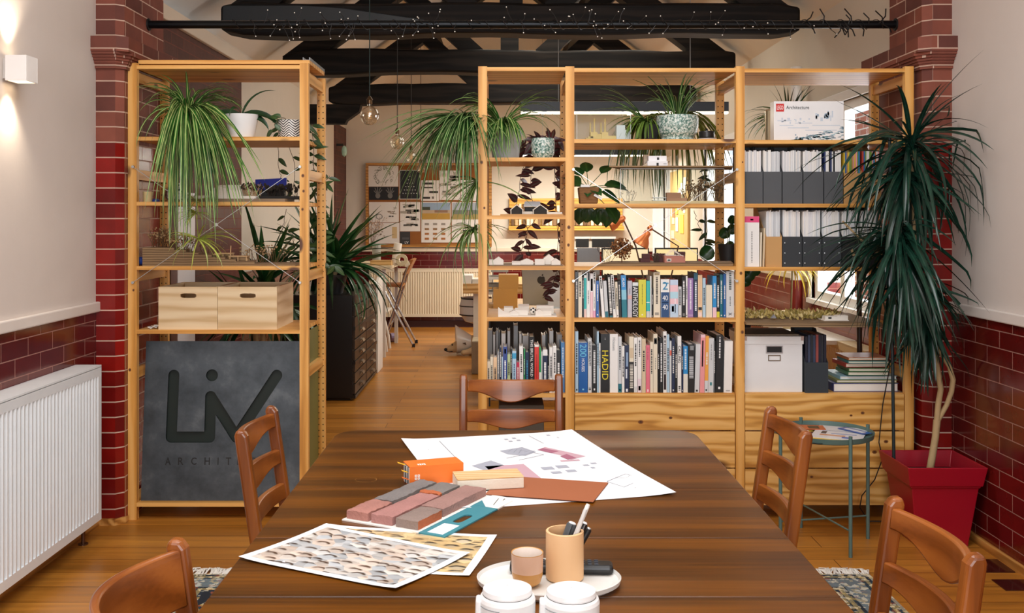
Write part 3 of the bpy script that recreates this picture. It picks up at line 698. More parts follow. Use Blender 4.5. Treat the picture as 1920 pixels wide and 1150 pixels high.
# white pot with strap leaves
c = (X(453, 5.13), 5.13, z2)
t = pot_thing('strap_leaf_plant', 'tapered white pot with a few dark strap leaves on the top left shelf', c, 0.086, 0.062, 0.118, mat('f0f2f2', 0.35))
b = B(); q = Vector(c)+Vector((0, 0, 0.112))
for az, el, L, bd, w in ((PI, 0.35, 0.2, 1.0, 0.026), (PI*1.05, 0.1, 0.17, 1.2, 0.03), (0.05, 0.30, 0.22, 1.6, 0.03), (0.0, 0.1, 0.17, 1.5, 0.028), (-PI/2-0.3, 0.9, 0.15, 2.6, 0.014), (0.35, 1.25, 0.24, 1.5, 0.010)):
    blade(b, q, az, el, L, bd, w*1.5, 9, roll=.9*(1 if math.cos(az) > 0 else -1))
b.build('foliage', STRAP, t, smooth=True)

# patterned pot with trailing wax plant
def zebra():
    m, tr, N, L, bs = newmat('zebra_glaze')
    tc = N.new('ShaderNodeTexCoord'); sx = N.new('ShaderNodeSeparateXYZ'); L.new(tc.outputs['Object'], sx.inputs[0])
    a = N.new('ShaderNodeMath'); a.operation = 'PINGPONG'; a.inputs[1].default_value = 0.03; L.new(sx.outputs[0], a.inputs[0])
    s_ = N.new('ShaderNodeMath'); s_.operation = 'MULTIPLY_ADD'; s_.inputs[1].default_value = 0.8; L.new(a.outputs[0], s_.inputs[0]); L.new(sx.outputs[2], s_.inputs[2])
    nz = N.new('ShaderNodeTexNoise'); nz.inputs['Scale'].default_value = 25; L.new(tc.outputs['Object'], nz.inputs['Vector'])
    s2 = N.new('ShaderNodeMath'); s2.operation = 'MULTIPLY_ADD'; s2.inputs[1].default_value = 0.012; L.new(nz.outputs['Fac'], s2.inputs[0]); L.new(s_.outputs[0], s2.inputs[2])
    f = N.new('ShaderNodeMath'); f.operation = 'MULTIPLY'; f.inputs[1].default_value = 2*PI/0.0125; L.new(s2.outputs[0], f.inputs[0])
    sn = N.new('ShaderNodeMath'); sn.operation = 'SINE'; L.new(f.outputs[0], sn.inputs[0])
    rr = ramp(N, [(0.35, '2a2c30'), (0.55, 'eceae6')]); mr = N.new('ShaderNodeMapRange'); mr.inputs['From Min'].default_value = -1; L.new(sn.outputs[0], mr.inputs[0]); L.new(mr.outputs[0], rr.inputs[0])
    L.new(rr.outputs[0], bs.inputs['Base Color']); bs.inputs['Roughness'].default_value = 0.35
    return m
c = (X(547, 5.16), 5.16, z2)
t = pot_thing('wax_plant', 'trailing wax plant in a black and white striped pot beside the tapered white pot', c, 0.068, 0.062, 0.092, zebra())
def vine(b, pts, step, Lf, wf, r, tubem=0, leafm=1, rad=0.0016, pairs=False, jit=0.9, upv=(0, -.9, .45)):
    pts = [Vector(p) for p in pts]; P2 = []
    for i in range(len(pts)-1):
        for k in range(5):
            a = k/5; P2.append(pts[i].lerp(pts[i+1], a)+Vector((r.uniform(-1, 1), r.uniform(-1, 1), 0))*0.006)
    P2.append(pts[-1]); b.tube(P2, rad, 5, tubem); acc = 0
    for i in range(1, len(P2)):
        acc += (P2[i]-P2[i-1]).length
        if acc > step:
            acc = 0
            for sd in ((-1, 1) if pairs else (r.choice((-1, 1)),)):
                az = (0 if sd > 0 else PI)+r.uniform(-jit, jit)
                d = Vector((math.cos(az), math.sin(az)*.4, r.uniform(-0.9, 0.5)))
                oval(b, P2[i], d, upv, Lf*r.uniform(0.7, 1.2), wf*r.uniform(0.7, 1.2), leafm)
r = random.Random(21); b = B(); q = Vector(c)+Vector((0, 0, 0.09)); y = 5.05
vine(b, [q, q+Vector((-0.06, -0.03, 0.02)), q+Vector((-0.085, -0.05, -0.05))], 0.025, 0.06, 0.026, r)
vine(b, [q, (X(524, 5.3), 5.3, z2+0.1), (X(522, 5.58), 5.58, z2+0.03), (X(523, 5.58), 5.58, Z(320, 5.58)), (X(530, 5.58), 5.58, Z(342, 5.58))], 0.05, 0.06, 0.024, r)
vine(b, [q, (X(540, 5.4), 5.4, z2+0.1), (X(541, 5.58), 5.58, z2), (X(552, 5.58), 5.58, Z(310, 5.58)), (X(549, 5.58), 5.58, Z(360, 5.58))], 0.055, 0.06, 0.022, r)
vine(b, [q, (X(586, 5.3), 5.3, z2+0.08), (X(588, 5.56), 5.56, z2-0.1), (X(592, 5.58), 5.58, Z(400, 5.58)), (X(606, 5.58), 5.58, Z(440, 5.58)), (X(600, 5.58), 5.58, Z(490, 5.58))], 0.03, 0.075, 0.028, r, pairs=True)
vine(b, [(X(586, 5.57), 5.57, Z(300, 5.57)), (X(600, 5.57), 5.57, Z(350, 5.57)), (X(618, 5.56), 5.56, Z(330, 5.56))], 0.03, 0.07, 0.026, r, pairs=True)
vine(b, [(X(596, 5.57), 5.57, Z(470, 5.57)), (X(604, 5.57), 5.57, Z(500, 5.57)), (X(628, 5.5), 5.5, Z(500, 5.5))], 0.03, 0.07, 0.028, r, pairs=True)
vine(b, [(X(538, 5.57), 5.57, Z(392, 5.57)), (X(530, 5.57), 5.57, Z(425, 5.57)), (X(548, 5.57), 5.57, Z(440, 5.57)), (X(552, 5.57), 5.57, Z(470, 5.57))], 0.04, 0.06, 0.024, r)
b.build('trailing_stems', [mat('4a3a20', 0.6), HOYA], t, smooth=True)

# shelf 3 of the left unit
z3 = zl['s3']
tag(sub('cup', mat('d9c690', 0.6), None, lambda b: b.lathe((X(277, 5.12), 5.12, z3), [(0.001, 0), (0.022, 0), (0.024, 0.052), (0.021, 0.052), (0.019, 0.006), (0.001, 0.006)], 20), smooth=True), 'small straw coloured cup at the left end of the shelf below the spider plant', 'cup')
tag(sub('jar_lid', mat('27408f', 0.3), None, lambda b: b.lathe((X(292, 5.14), 5.14, z3), [(0.001, 0), (0.02, 0), (0.02, 0.010), (0.012, 0.016), (0.001, 0.017)], 18), smooth=True), 'blue domed lid next to the straw coloured cup', 'lid')
def spots():
    m, tr, N, L, bs = newmat('spotted_glaze')
    tc = N.new('ShaderNodeTexCoord'); vo = N.new('ShaderNodeTexVoronoi'); vo.inputs['Scale'].default_value = 85; L.new(tc.outputs['Object'], vo.inputs['Vector'])
    rr = ramp(N, [(0.36, '151515'), (0.42, 'f2f0ea')]); L.new(vo.outputs['Distance'], rr.inputs[0]); L.new(rr.outputs[0], bs.inputs['Base Color']); bs.inputs['Roughness'].default_value = 0.3
    return m
tag(sub('spotted_vase', spots(), None, lambda b: b.lathe((X(333, 5.22), 5.22, z3), [(0.001, 0), (0.045, 0), (0.052, 0.03), (0.047, 0.08), (0.036, 0.10), (0.032, 0.10), (0.03, 0.02), (0.001, 0.02)], 24), smooth=True), 'white vase with black spots behind the hanging spider leaves', 'vase')
CARD = mat('e6ddd0', 0.7); KRAFT = mat('c79a62', 0.75, vary=0.08); GREYB = mat('8a7660', 0.8, vary=0.15)
def gable(b, x0, x1, y0, y1, z, h, rise, axis='x', m=0):
    if axis == 'x':   # ridge runs along x
        b.prism([(x0, y0, z), (x0, y1, z), (x0, y1, z+h), (x0, (y0+y1)/2, z+h+rise), (x0, y0, z+h)][::-1], (x1-x0, 0, 0), m)
    else:
        b.prism([(x0, y0, z), (x1, y0, z), (x1, y0, z+h), ((x0+x1)/2, y0, z+h+rise), (x0, y0, z+h)], (0, y1-y0, 0), m)
ms = thing('house_model', 'white card model of a house with a hipped roof on a long brown base', 'architectural model', (X(420, 5.12), 5.12, z3))
sub('base', GREYB, ms, lambda b: b.box(X(322, 5.08), X(535, 5.08), 5.07, 5.3, z3+0.0, z3+0.016))
sub('terrace', CARD, ms, lambda b: b.box(X(338, 5.1), X(392, 5.1), 5.09, 5.14, z3+0.016, z3+0.032)); sub('terrace', CARD, ms, lambda b: b.box(X(453, 5.1), X(480, 5.1), 5.09, 5.2, z3+0.016, z3+0.03))
def hipmodel(b):
    x0, x1, x2 = X(393, 5.1), X(432, 5.1), X(453, 5.1); y0, y1 = 5.09, 5.22; z = z3+0.016
    b.prism([(x0, y0, z), (x1, y0, z), (x1, y0, z+0.045), (X(409, 5.1), y0, z+0.068), (x0, y0, z+0.032)], (0, y1-y0, 0))
    b.add([(x1, y0, z), (x2, y0, z), (x2, y0, z+0.042), (x1, y0, z+0.045), (X(409, 5.1), y0+0.03, z+0.07), (X(452, 5.1), y0+0.05, z+0.072), (x2, y1, z+0.042), (x2, y1, z)], [(0, 1, 2, 3), (3, 2, 5, 4), (2, 6, 5), (1, 7, 6, 2)])
sub('house', CARD, ms, hipmodel)
r = random.Random(5)
def twigs(b, cx, cy, z, n, rx, ry, h, blob, r, m0=0, m1=1, sub_=3, blobn=2):
    for i in range(n):
        p = Vector((cx+r.uniform(-rx, rx), cy+r.uniform(-ry, ry), z)); q = p+Vector((r.uniform(-.4, .4)*h, r.uniform(-.4, .4)*h, h*r.uniform(0.55, 1.0)))
        mid = p.lerp(q, 0.55)+Vector((r.uniform(-.1, .1)*h, 0, 0)); b.tube([p, mid, q], 0.0012, 4, m0)
        for k in range(blobn):
            a = mid.lerp(q, r.uniform(0.1, 1.0)); e = a+Vector((r.uniform(-1, 1), r.uniform(-1, 1), r.uniform(0, 1)))*h*0.16
            b.tube([a, e], 0.0008, 3, m0)
            s_ = blob*r.uniform(0.6, 1.3); b.ball(e, s_, 5, m1)
DRY = mat('6a4c30', 0.9, vary=0.25); DRYL = mat('a98a62', 0.9, vary=0.25); DARKT = mat('2b2118', 0.9); OLIVE = mat('4d4a22', 0.9, vary=0.3)
t = thing('twig_bundle', 'bundle of dried seed head stems used as model trees beside the white house model', 'dried stems', (X(470, 5.16), 5.16, z3+0.03))
b = B(); twigs(b, X(470, 5.14), 5.14, z3+0.03, 46, 0.045, 0.03, 0.072, 0.005, r); b.build('stems', [DRYL, DARKT], t)
bk = thing('book', 'dark blue book leaning flat behind the dried stems on the left unit', 'book', (X(505, 5.4), 5.4, z3))
b = B(); cpos = Vector((X(506, 5.3), 5.33, z3+0.095)); b.obox(cpos, (0.165, 0.018, 0.06), Matrix.Rotation(-0.05, 3, 'Y')@Matrix.Rotation(-0.35, 3, 'X')); b.build('cover', mat('2a3690', 0.3), bk)
b = B(); b.obox(cpos+Vector((0, 0, -0.055)), (0.15, 0.05, 0.05)); b.build('support', BLACK, bk)
t = thing('landscape_model', 'dark landscape model with black tree clumps at the right end of the third left shelf', 'architectural model', (X(525, 5.2), 5.2, z3))
b = B(); b.box(X(487, 5.14), X(562, 5.14), 5.12, 5.3, z3+0.016, z3+0.03); b.build('base', mat('1a1510', 0.8), t)
b = B(); twigs(b, X(528, 5.18), 5.18, z3+0.03, 60, 0.08, 0.04, 0.06, 0.008, r); b.build('trees', [DARKT, mat('241c12', 0.9, vary=0.4)], t)

# shelf 4: contour model with dried bushes and timber pavilions
z4 = zl['s4']
GREYC = wood('layered_card', '9a7f5e', '876d4e', '5f4a34', 'x', 1.2, 0.9, False, 30, 2)
t = thing('hillside_model', 'stepped brown card hillside model with dried bushes and small timber pavilions', 'architectural model', (X(415, 5.15), 5.15, z4))
b = B()
for k in range(8):
    xa = X(271, 5.1); xb = [556, 480, 445, 425, 400, 375, 352, 330][k]
    xb = X(xb, 5.1); b.prism([(xa, 5.07, z4+k*0.0115), (xb, 5.07, z4+k*0.0115), (xb-0.01-0.03*(k > 0), 5.28, z4+k*0.0115), (xa, 5.30, z4+k*0.0115)], (0, 0, 0.0112))
b.build('contour_layers', GREYC, t)
b = B()
twigs(b, X(303, 5.15), 5.15, z4+0.09, 46, 0.045, 0.05, 0.10, 0.0045, r); twigs(b, X(338, 5.13), 5.13, z4+0.07, 50, 0.05, 0.05, 0.085, 0.005, r); twigs(b, X(385, 5.2), 5.2, z4+0.02, 20, 0.06, 0.03, 0.10, 0.003, r)
twigs(b, X(490, 5.2), 5.2, z4+0.012, 34, 0.11, 0.05, 0.09, 0.004, r)
b.build('bushes', [DRY, DRYL], t)
PALEW = mat('c9a477', 0.7, vary=0.12)
for (xa, xb, yf, h, dz) in ((385, 410, 5.13, 0.022, 0.03), (404, 432, 5.16, 0.045, 0.012), (430, 462, 5.12, 0.032, 0.012)):
    b = B(); x0, x1 = X(xa, yf), X(xb, yf); zz = z4+dz
    for xx in (x0, (x0+x1)/2, x1): b.box(xx-0.0025, xx+0.0025, yf, yf+0.005, zz, zz+h); b.box(xx-0.0025, xx+0.0025, yf+0.05, yf+0.055, zz, zz+h)
    b.box(x0-0.004, x1+0.004, yf-0.004, yf+0.062, zz+h, zz+h+0.005); b.box(x0-0.002, x1+0.002, yf-0.002, yf+0.06, zz-0.003, zz); b.box(x0+0.01, x1, yf+0.04, yf+0.045, zz, zz+h)
    b.build('pavilion', PALEW, t)
sub('mast', PALEW, t, lambda b: b.bar((X(431, 5.12), 5.12, z4+0.012), (X(433, 5.12), 5.12, z4+0.10), 0.004, 0.004))
tag(sub('ball', mat('2b4fae', 0.3), None, lambda b: b.ball((X(264, 5.14), 5.14, z4+0.022), 0.022, 16), smooth=True), 'small blue ball left of the card hillside model', 'ball')

# shelf 5: two crates
z5 = zl['s5']
for (xa, xb, lab) in ((297, 407.6, 'left of the two pale wooden crates, beneath the hanging plantlet'), (408.4, 519, 'right of the two pale wooden crates, nearer the shelf post')):
    x0, x1, y0, y1, z, h = X(xa, 5.06), X(xb, 5.06), 5.06, 5.455, z5, 0.213
    cr = thing('wooden_crate', lab, 'crate', ((x0+x1)/2, 5.26, z), 'pale wooden crates on the left unit')
    cx = (x0+x1)/2
    sub('front_board', CRATE, cr, lambda b: b.ringplate(x0, x1, z, z+h, cx+0.002, z+h-0.044, 0.040, 0.0115, y0, y0+0.012))
    sub('rear_board', CRATE, cr, lambda b: b.box(x0, x1, y1-0.012, y1, z, z+h))
    for xx in (x0, x1-0.012): sub('side_board', CRATEY, cr, lambda b: b.box(xx, xx+0.012, y0+0.012, y1-0.012, z, z+h))
    sub('bottom_board', CRATE, cr, lambda b: b.box(x0+0.012, x1-0.012, y0+0.012, y1-0.012, z+0.004, z+0.014))
tag(sub('crumpled_paper', mat('dddcd8', 0.7), None, lambda b: [b.obox((X(282+k*3.3, 5.1), 5.1+0.012*(k % 2), z5+0.006+0.002*k), (0.02, 0.03, 0.004), Matrix.Rotation(0.3*k, 3, 'Z')@Matrix.Rotation(0.4*(-1)**k, 3, 'Y')) for k in range(5)]), 'small crumpled strip of white paper left of the crates', 'paper')

# shelf 6: cut steel sign leaning back
z6 = zl['s6']
sg = thing('steel_sign', 'dark steel sign plate with large cut-out letters leaning in the bottom of the left unit', 'sign', (X(416, 5.08), 5.08, z6))
def sgp(px, py):          # sign plane: bottom edge at depth 5.08, leaning back
    k = math.tan(math.radians(5.5)); s_ = (H-(py-CY)*5.08/F-z6)/(1+(py-CY)*k/F); y = 5.08+s_*k
    return Vector((X(px, y), y, z6+s_))
k = math.radians(5.5); UP = Vector((0, math.sin(k), math.cos(k))); RT = Vector((1, 0, 0)); NRM = UP.cross(RT)
W0 = Vector((X(264, 5.08), 5.08, z6)); SW, SH = 0.815, 0.795
nrm = RT.cross(UP)          # towards the camera
b = B(); back = -nrm*0.008
b.prism([W0, W0+RT*SW, W0+RT*SW+UP*SH, W0+UP*SH], back)
def steelmat():
    m, tr, N, L, bs = newmat('blued_steel')
    tc = N.new('ShaderNodeTexCoord'); nz = N.new('ShaderNodeTexNoise'); nz.inputs['Scale'].default_value = 5; nz.inputs['Detail'].default_value = 8; nz.inputs['Roughness'].default_value = 0.65
    L.new(tc.outputs['Object'], nz.inputs['Vector']); rr = ramp(N, [(0.3, '3b4044'), (0.55, '565c61'), (0.75, '787e82')]); L.new(nz.outputs['Fac'], rr.inputs[0]); L.new(rr.outputs[0], bs.inputs['Base Color'])
    bs.inputs['Metallic'].default_value = 0.75; r2 = N.new('ShaderNodeMapRange'); r2.inputs['To Min'].default_value = 0.35; r2.inputs['To Max'].default_value = 0.6; L.new(nz.outputs['Fac'], r2.inputs[0]); L.new(r2.outputs[0], bs.inputs['Roughness'])
    return m
plate = b.build('plate', steelmat(), sg)
# letters cut through the plate: union of rounded strokes, subtracted
org = Vector(sg.location)
def stroke(p, q, rad):
    d = (q-p).normalized(); s_ = nrm.cross(d); out = []
    for i in range(17): a = -PI/2+PI*i/16; out.append(q+d*rad*math.cos(a)+s_*rad*math.sin(a))
    for i in range(17): a = PI/2+PI*i/16; out.append(p+d*rad*math.cos(a)+s_*rad*math.sin(a))
    return out
K = [sgp(*q) for q in ((326, 704), (321, 820), (393, 820), (395, 744), (443, 820), (519, 704))]
K += [sgp(397.5, 704)]
rad = 0.0278
cutters = []
for i in range(5):
    c_ = B(); lay = nrm*(0.02+0.0007*i); c_.prism([v+lay for v in stroke(K[i], K[i+1], rad)], -nrm*(0.05+0.0014*i)); cutters.append(c_.build('cut', BLACK, None, org=org))
c_ = B(); c_.prism([v+nrm*0.02 for v in [K[6]+(RT*math.cos(2*PI*i/32)+UP*math.sin(2*PI*i/32))*0.030 for i in range(32)]], -nrm*0.05); cutters.append(c_.build('cut', BLACK, None, org=org))
for c_ in cutters:
    c_.location = (0, 0, 0)
    md = plate.modifiers.new('cut', 'BOOLEAN'); md.operation = 'DIFFERENCE'; md.object = c_; md.solver = 'EXACT'
plate.parent = None; plate.location = (0, 0, 0)
dg = bpy.context.evaluated_depsgraph_get(); dg.update()
nm = bpy.data.meshes.new_from_object(plate.evaluated_get(dg)); plate.modifiers.clear(); plate.data = nm; plate.parent = sg
for c_ in cutters: bpy.data.objects.remove(c_)
b = B(); b.prism([W0+RT*0.03+UP*0.02-nrm*0.022, W0+RT*(SW-0.03)+UP*0.02-nrm*0.022, W0+RT*(SW-0.03)+UP*(SH-0.03)-nrm*0.022, W0+RT*0.03+UP*(SH-0.03)-nrm*0.022], -nrm*0.005)
b.build('backing', mat('03160e', 0.6), sg)
b = B()
for i in range(2): b.prism([W0+RT*(0.0 if i == 0 else SW-0.02)-nrm*0.008, W0+RT*(0.02 if i == 0 else SW)-nrm*0.008, W0+RT*(0.02 if i == 0 else SW)+UP*SH-nrm*0.008, W0+RT*(0.0 if i == 0 else SW-0.02)+UP*SH-nrm*0.008], -nrm*0.014)
b.build('edge_return', BLACK, sg)
word = 'ARCHITECTS'; xs = [315, 339, 363.5, 388.5, 409, 428.5, 450, 474, 500, 526]
for ch, px in zip(word, xs):
    p_ = sgp(px, 865)+nrm*0.0008-org; text(ch, frame(p_, RT, UP), 0.0045 if ch == 'I' else 0.027, 0.036, BLACK, sg, 'lettering', fat=0.012)

# ------------------------------------------------------------------ books of the right unit
PAL = {'black': '17181a', 'white': 'f0efec', 'cream': 'e9dfc8', 'pale grey': 'd3d6d8', 'grey': '8f9294', 'navy': '1d2a4a', 'blue': '1f5fa8', 'bright blue': '2a8fd0', 'pale blue': 'b4d2e6',
       'turquoise': '2fb7b4', 'teal': '1f6f80', 'yellow': 'd8d23a', 'purple': '9a78b0', 'pink': 'e8788c', 'pale pink': 'f0c8d0', 'orange': 'f0a848', 'red': 'd83a32', 'crimson': 'c03050',
       'green': '2f9a5a', 'pale green': 'b8cc9a', 'peach': 'f0cca4', 'beige': 'd8c4a4', 'lilac': 'c4c2cc', 'dark grey': '4a4d50'}
PAGE = mat('e8e0cc', 0.85, vary=0.1); PAGEW = mat('f2efe8', 0.85)
ORD = ['first', 'second', 'third', 'fourth', 'fifth', 'sixth', 'seventh', 'eighth', 'ninth', 'tenth', 'eleventh', 'twelfth', 'thirteenth', 'fourteenth', 'fifteenth', 'sixteenth', 'seventeenth', 'eighteenth', 'nineteenth', 'twentieth']
def ordn(i):
    if i < 20: return ORD[i]
    t, o = divmod(i+1, 10); tens = {2: 'twenty', 3: 'thirty', 4: 'forty'}[t]
    return tens[:-1]+'ieth' if o == 0 else tens+'-'+ORD[o-1]
br_ = random.Random(3)
def book(x0, x1, y, z0, h, depth, col, lean=0.0, deco=None, row=''):
    """upright book, spine towards the room: case, pages and what the spine carries"""
    w = x1-x0; t = min(0.0025, w*0.18); cm = mat(PAL[col], br_.choice((0.25, 0.4, 0.55)), vary=0.03)
    cx = (x0+x1)/2
    b = B()
    b.box(x0, x1, y, y+t, z0, z0+h); b.box(x0, x0+t, y+t, y+depth, z0, z0+h); b.box(x1-t, x1, y+t, y+depth, z0, z0+h)
    o = b.build('book', cm, None, org=(cx, y, z0))
    b = B(); b.box(x0+t, x1-t, y+t, y+depth-0.004, z0+0.003, z0+h-0.004); b.build('page_block', PAGE if br_.random() < .5 else PAGEW, o)
    yy = -0.0006
    def patch(xa, xb, za, zb, c, nm='spine_panel'):
        b = B(); b.box(cx-w/2+xa*w, cx-w/2+xb*w, y-0.0007, y-0.0001, z0+za*h, z0+zb*h); return b.build(nm, mat(c, 0.4, vary=0.03), o)
    for d in (deco or []):
        if d[0] == 'p': patch(*d[1:])
        elif d[0] == 't':     # lettering reading down: text, colour, centre height, length, letter height (fractions)
            _, s_, c, zc_, ln, lw = d
            text(s_, frame((0, -0.0014, zc_*h), (0, 0, -1), (1, 0, 0)), ln*h, lw*w, mat(c, 0.5, vary=0), o, 'spine_lettering')
        elif d[0] == 'h':     # lettering reading across
            _, s_, c, zc_, ln, lh = d
            text(s_, frame((0, -0.0014, zc_*h), (1, 0, 0), (0, 0, 1)), ln*w, lh*h, mat(c, 0.5, vary=0), o, 'spine_lettering')
        elif d[0] == 'm':     # unreadable small print: a broken line of marks
            _, c, za, zb, lw = d; b = B(); q = za
            while q < zb:
                l = br_.uniform(0.012, 0.04); b.box(cx-w*lw/2, cx+w*lw/2, y-0.0010, y-0.0002, z0+q*h, z0+min(zb, q+l)*h); q += l+br_.uniform(0.006, 0.016)
            b.build('spine_print', mat(c, 0.5, vary=0), o)
    if lean: o.rotation_euler.y = lean
    return o
def light(col): return col in ('white', 'cream', 'pale grey', 'yellow', 'pale blue', 'pale pink', 'peach', 'beige', 'pale green', 'lilac')
def row_of(items, zsh, rowname, rowphrase, group, y=5.065, dscale=1.0, plain=False):
    objs = []
    for i, it in enumerate(items):
        xa, xb, yt, col = it[:4]; lean = it[4] if len(it) > 4 else 0; deco = it[5] if len(it) > 5 else None; extra = it[6] if len(it) > 6 else None
        x0, x1 = X(xa, y)+0.0004, X(xb, y)-0.0004; h = Z(yt, y)-zsh
        dep = min(0.4, max(0.11, h*br_.uniform(0.66, 0.82)))*dscale
        if deco is None and not plain and x1-x0 > 0.006:
            a = br_.uniform(0.3, 0.5); deco = [('m', '2a2a2c' if light(col) else 'e8e6e0', a, br_.uniform(0.7, 0.92), 0.42)]
            if br_.random() < 0.5: deco.append(('p', 0.3, 0.7, 0.03, 0.06, '303030' if light(col) else 'e0e0dc', 'publisher_mark'))
            if br_.random() < 0.3: deco.append(('p', 0.001, 0.999, 0.001, br_.uniform(0.1, 0.25), PAL[br_.choice(['white', 'teal', 'pale pink', 'pale grey', 'navy'])]))
        o = book(x0, x1, y+br_.uniform(0, 0.008), zsh+0.0003, h, dep, col, lean, deco)
        objs.append((o, it, x1-x0, h, extra))
    base = []
    n = len(objs)
    for i, (o, it, w, h, extra) in enumerate(objs):
        th = 'thick' if w > 0.034 else ('thin' if w < 0.017 else 'medium')
        look = extra or ('%s %s book' % (th, it[3]))
        pv = objs[i-1][1][3] if i else None; nx = objs[i+1][1][3] if i < n-1 else None
        if pv and nx: l = '%s between a %s and a %s one, %s' % (look, pv, nx, rowname)
        elif nx: l = '%s at the left end, %s' % (look, rowname)
        else: l = '%s at the right end, %s' % (look, rowname)
        base.append(l)
    for i, (o, it, w, h, extra) in enumerate(objs):
        l = base[i]
        if base.count(l) > 1 or len(l.split()) > 16:
            th = 'thick' if w > 0.034 else ('thin' if w < 0.017 else 'medium'); l = '%s %s book, %s from the left, %s' % (th, it[3], ordn(i), rowphrase)
        tag(o, l, 'book', group)
T_ = lambda s, c, zc_, ln, lw: ('t', s, c, zc_, ln, lw)
upper = [
 (1078.5, 1084, 510, 'black'), (1084.5, 1091.5, 511, 'cream'), (1092, 1095, 520, 'black'), (1095, 1099.8, 516, 'turquoise', 0, [('p', .001, .999, .001, .2, 'e8c8c0'), ('p', .001, .999, .93, .999, 'f0efec')]),
 (1100, 1106.5, 512, 'white', 0, [('p', .3, .9, .82, .999, '1a1a1a'), ('m', '8a8a8a', .3, .6, .3)]), (1106.7, 1112, 513, 'pale pink', 0, [('p', .001, .999, .58, .999, 'f2eff0'), ('p', .2, .9, .6, .88, '222222')]), (1112.2, 1117, 511, 'white', 0, [('m', '222222', .75, .99, .5), ('p', .001, .999, .001, .15, 'e6a8c4'), ('m', '666666', .2, .45, .2)]),
 (1118, 1123.2, 527, 'blue', 0, [('m', 'e8eef4', .45, .9, .4), ('p', .3, .7, .05, .09, 'e8eef4')]),
 (1129, 1134.5, 518, 'white', -0.075, [('m', '222222', .7, .97, .5)], 'slim white leaning book'), (1135, 1141.5, 527, 'pale grey', -0.06, [('p', .05, .95, .001, .16, '1f6f80')], 'pale grey leaning book with a teal foot'),
 (1143, 1149.5, 516, 'black', -0.06, [('m', 'e8e6e0', .1, .95, .6), ('p', .001, .999, .001, .04, '1f6f80')], 'black leaning book with white print'), (1150, 1155.5, 516, 'white', -0.06, [('m', '222222', .2, .97, .55)], 'white leaning book with black print'), (1156, 1160.5, 529, 'cream', -0.04), (1161, 1165.5, 527, 'black', -0.035, [('m', 'e8e6e0', .5, .9, .4)]),
 (1166.5, 1176, 516, 'bright blue', -0.03, [('p', .001, .999, .001, .42, '1a7a8a'), ('p', .001, .999, .42, .65, '8ac8dc'), T_('ALAN', 'f2f4f4', .83, .2, .5)], 'blue and teal leaning book with white capitals'),
 (1177, 1185.5, 527, 'lilac', 0, [('p', .02, .98, .50, .60, 'e0b0a8'), ('m', '777777', .65, .8, .15)]), (1186, 1197, 530, 'black', 0, [T_('ANTHOLOGY', 'eef0f0', .44, .86, .85), ('p', .001, .999, .9, .999, 'dfe6e6')], 'black book filled with tall white spine letters'),
 (1197.5, 1211.3, 525, 'yellow', 0, [('m', '6a6820', .35, .88, .07), ('p', .4, .6, .05, .09, 'e8e6c0')], 'broad acid yellow book'), (1211.8, 1218.8, 527, 'turquoise', 0, [('p', .001, .999, .001, .17, 'c8ccd0'), ('p', .001, .999, .4, .42, 'e8f4f4')]), (1219.2, 1221.6, 518, 'white'), (1222, 1224.8, 541, 'black'),
 (1225.5, 1238, 511, 'cream', 0, [('m', '4a4640', .3, .9, .3), ('p', .15, .85, .94, .98, 'b09a70'), ('p', .2, .8, .05, .11, '9a958a')], 'broad cream book with vertical print'),
 (1239, 1255.5, 524, 'white', 0, [('p', .03, .97, .001, .66, '1f4a7c'), ('h', '40', 'f4f6f8', .51, .62, .13), ('h', '40', 'f4f6f8', .27, .62, .13), ('p', .12, .88, .385, .395, 'f4f6f8'), ('h', '2', '2a88b4', .83, .6, .2), ('p', .3, .9, .88, .91, '2a88b4')], 'white over dark blue book with large white numerals'),
 (1256.5, 1271.5, 525, 'pale pink', 0, [('p', .001, .999, .001, .35, 'bcd4ea'), ('p', .001, .999, .5, .68, 'b4dae8'), ('p', .2, .5, .15, .3, 'f0f0f4'), ('p', .6, .7, .12, .5, 'f0f0f4'), ('p', .001, .999, .86, .999, 'c4d6ec')], 'broad pale pink and pale blue banded book'),
 (1272, 1278.3, 538, 'pale grey'), (1279, 1285.8, 519, 'black', 0, [('m', 'f0f0f0', .3, .9, .45), ('p', .2, .8, .03, .10, '7a7a7a')]), (1286.3, 1289.5, 518, 'white'), (1290, 1300.5, 522, 'purple', 0, [('m', 'f0e8f4', .2, .95, .3), ('p', .1, .9, .05, .06, 'e8e0ec')], 'lilac purple book'),
 (1301, 1308.3, 512, 'navy', 0, [('m', 'e4ecf0', .15, .8, .45), ('p', .001, .999, .85, .999, '1f5a70')]), (1309, 1317.3, 516, 'peach', 0, [('p', .1, .9, .17, .24, '222222'), ('p', .1, .9, .02, .12, 'f0d8d0'), ('p', .48, .52, .3, .95, 'a87858')]), (1318, 1323.6, 522, 'pale blue'), (1324, 1335.5, 535, 'cream', 0, []), (1336.3, 1343.6, 518, 'bright blue'), (1344, 1349.8, 520, 'black', 0, [('p', .001, .999, .001, .14, 'd8d23a'), ('m', 'f0f0f0', .25, .8, .5)]), (1350.2, 1355.8, 515, 'teal'), (1356.2, 1361, 514, 'blue'),
 (1361.6, 1376.5, 509, 'pale grey', 0, [('m', '4a5a5a', .6, .97, .3), ('m', '6a7a7a', .25, .45, .12), T_('X', '151515', .075, .06, .42)], 'broad pale grey book with a black cross mark')]
row_of(upper, zb[4], 'upper row of middle bay', 'upper row of middle bay', 'books in the upper row of the middle bay')
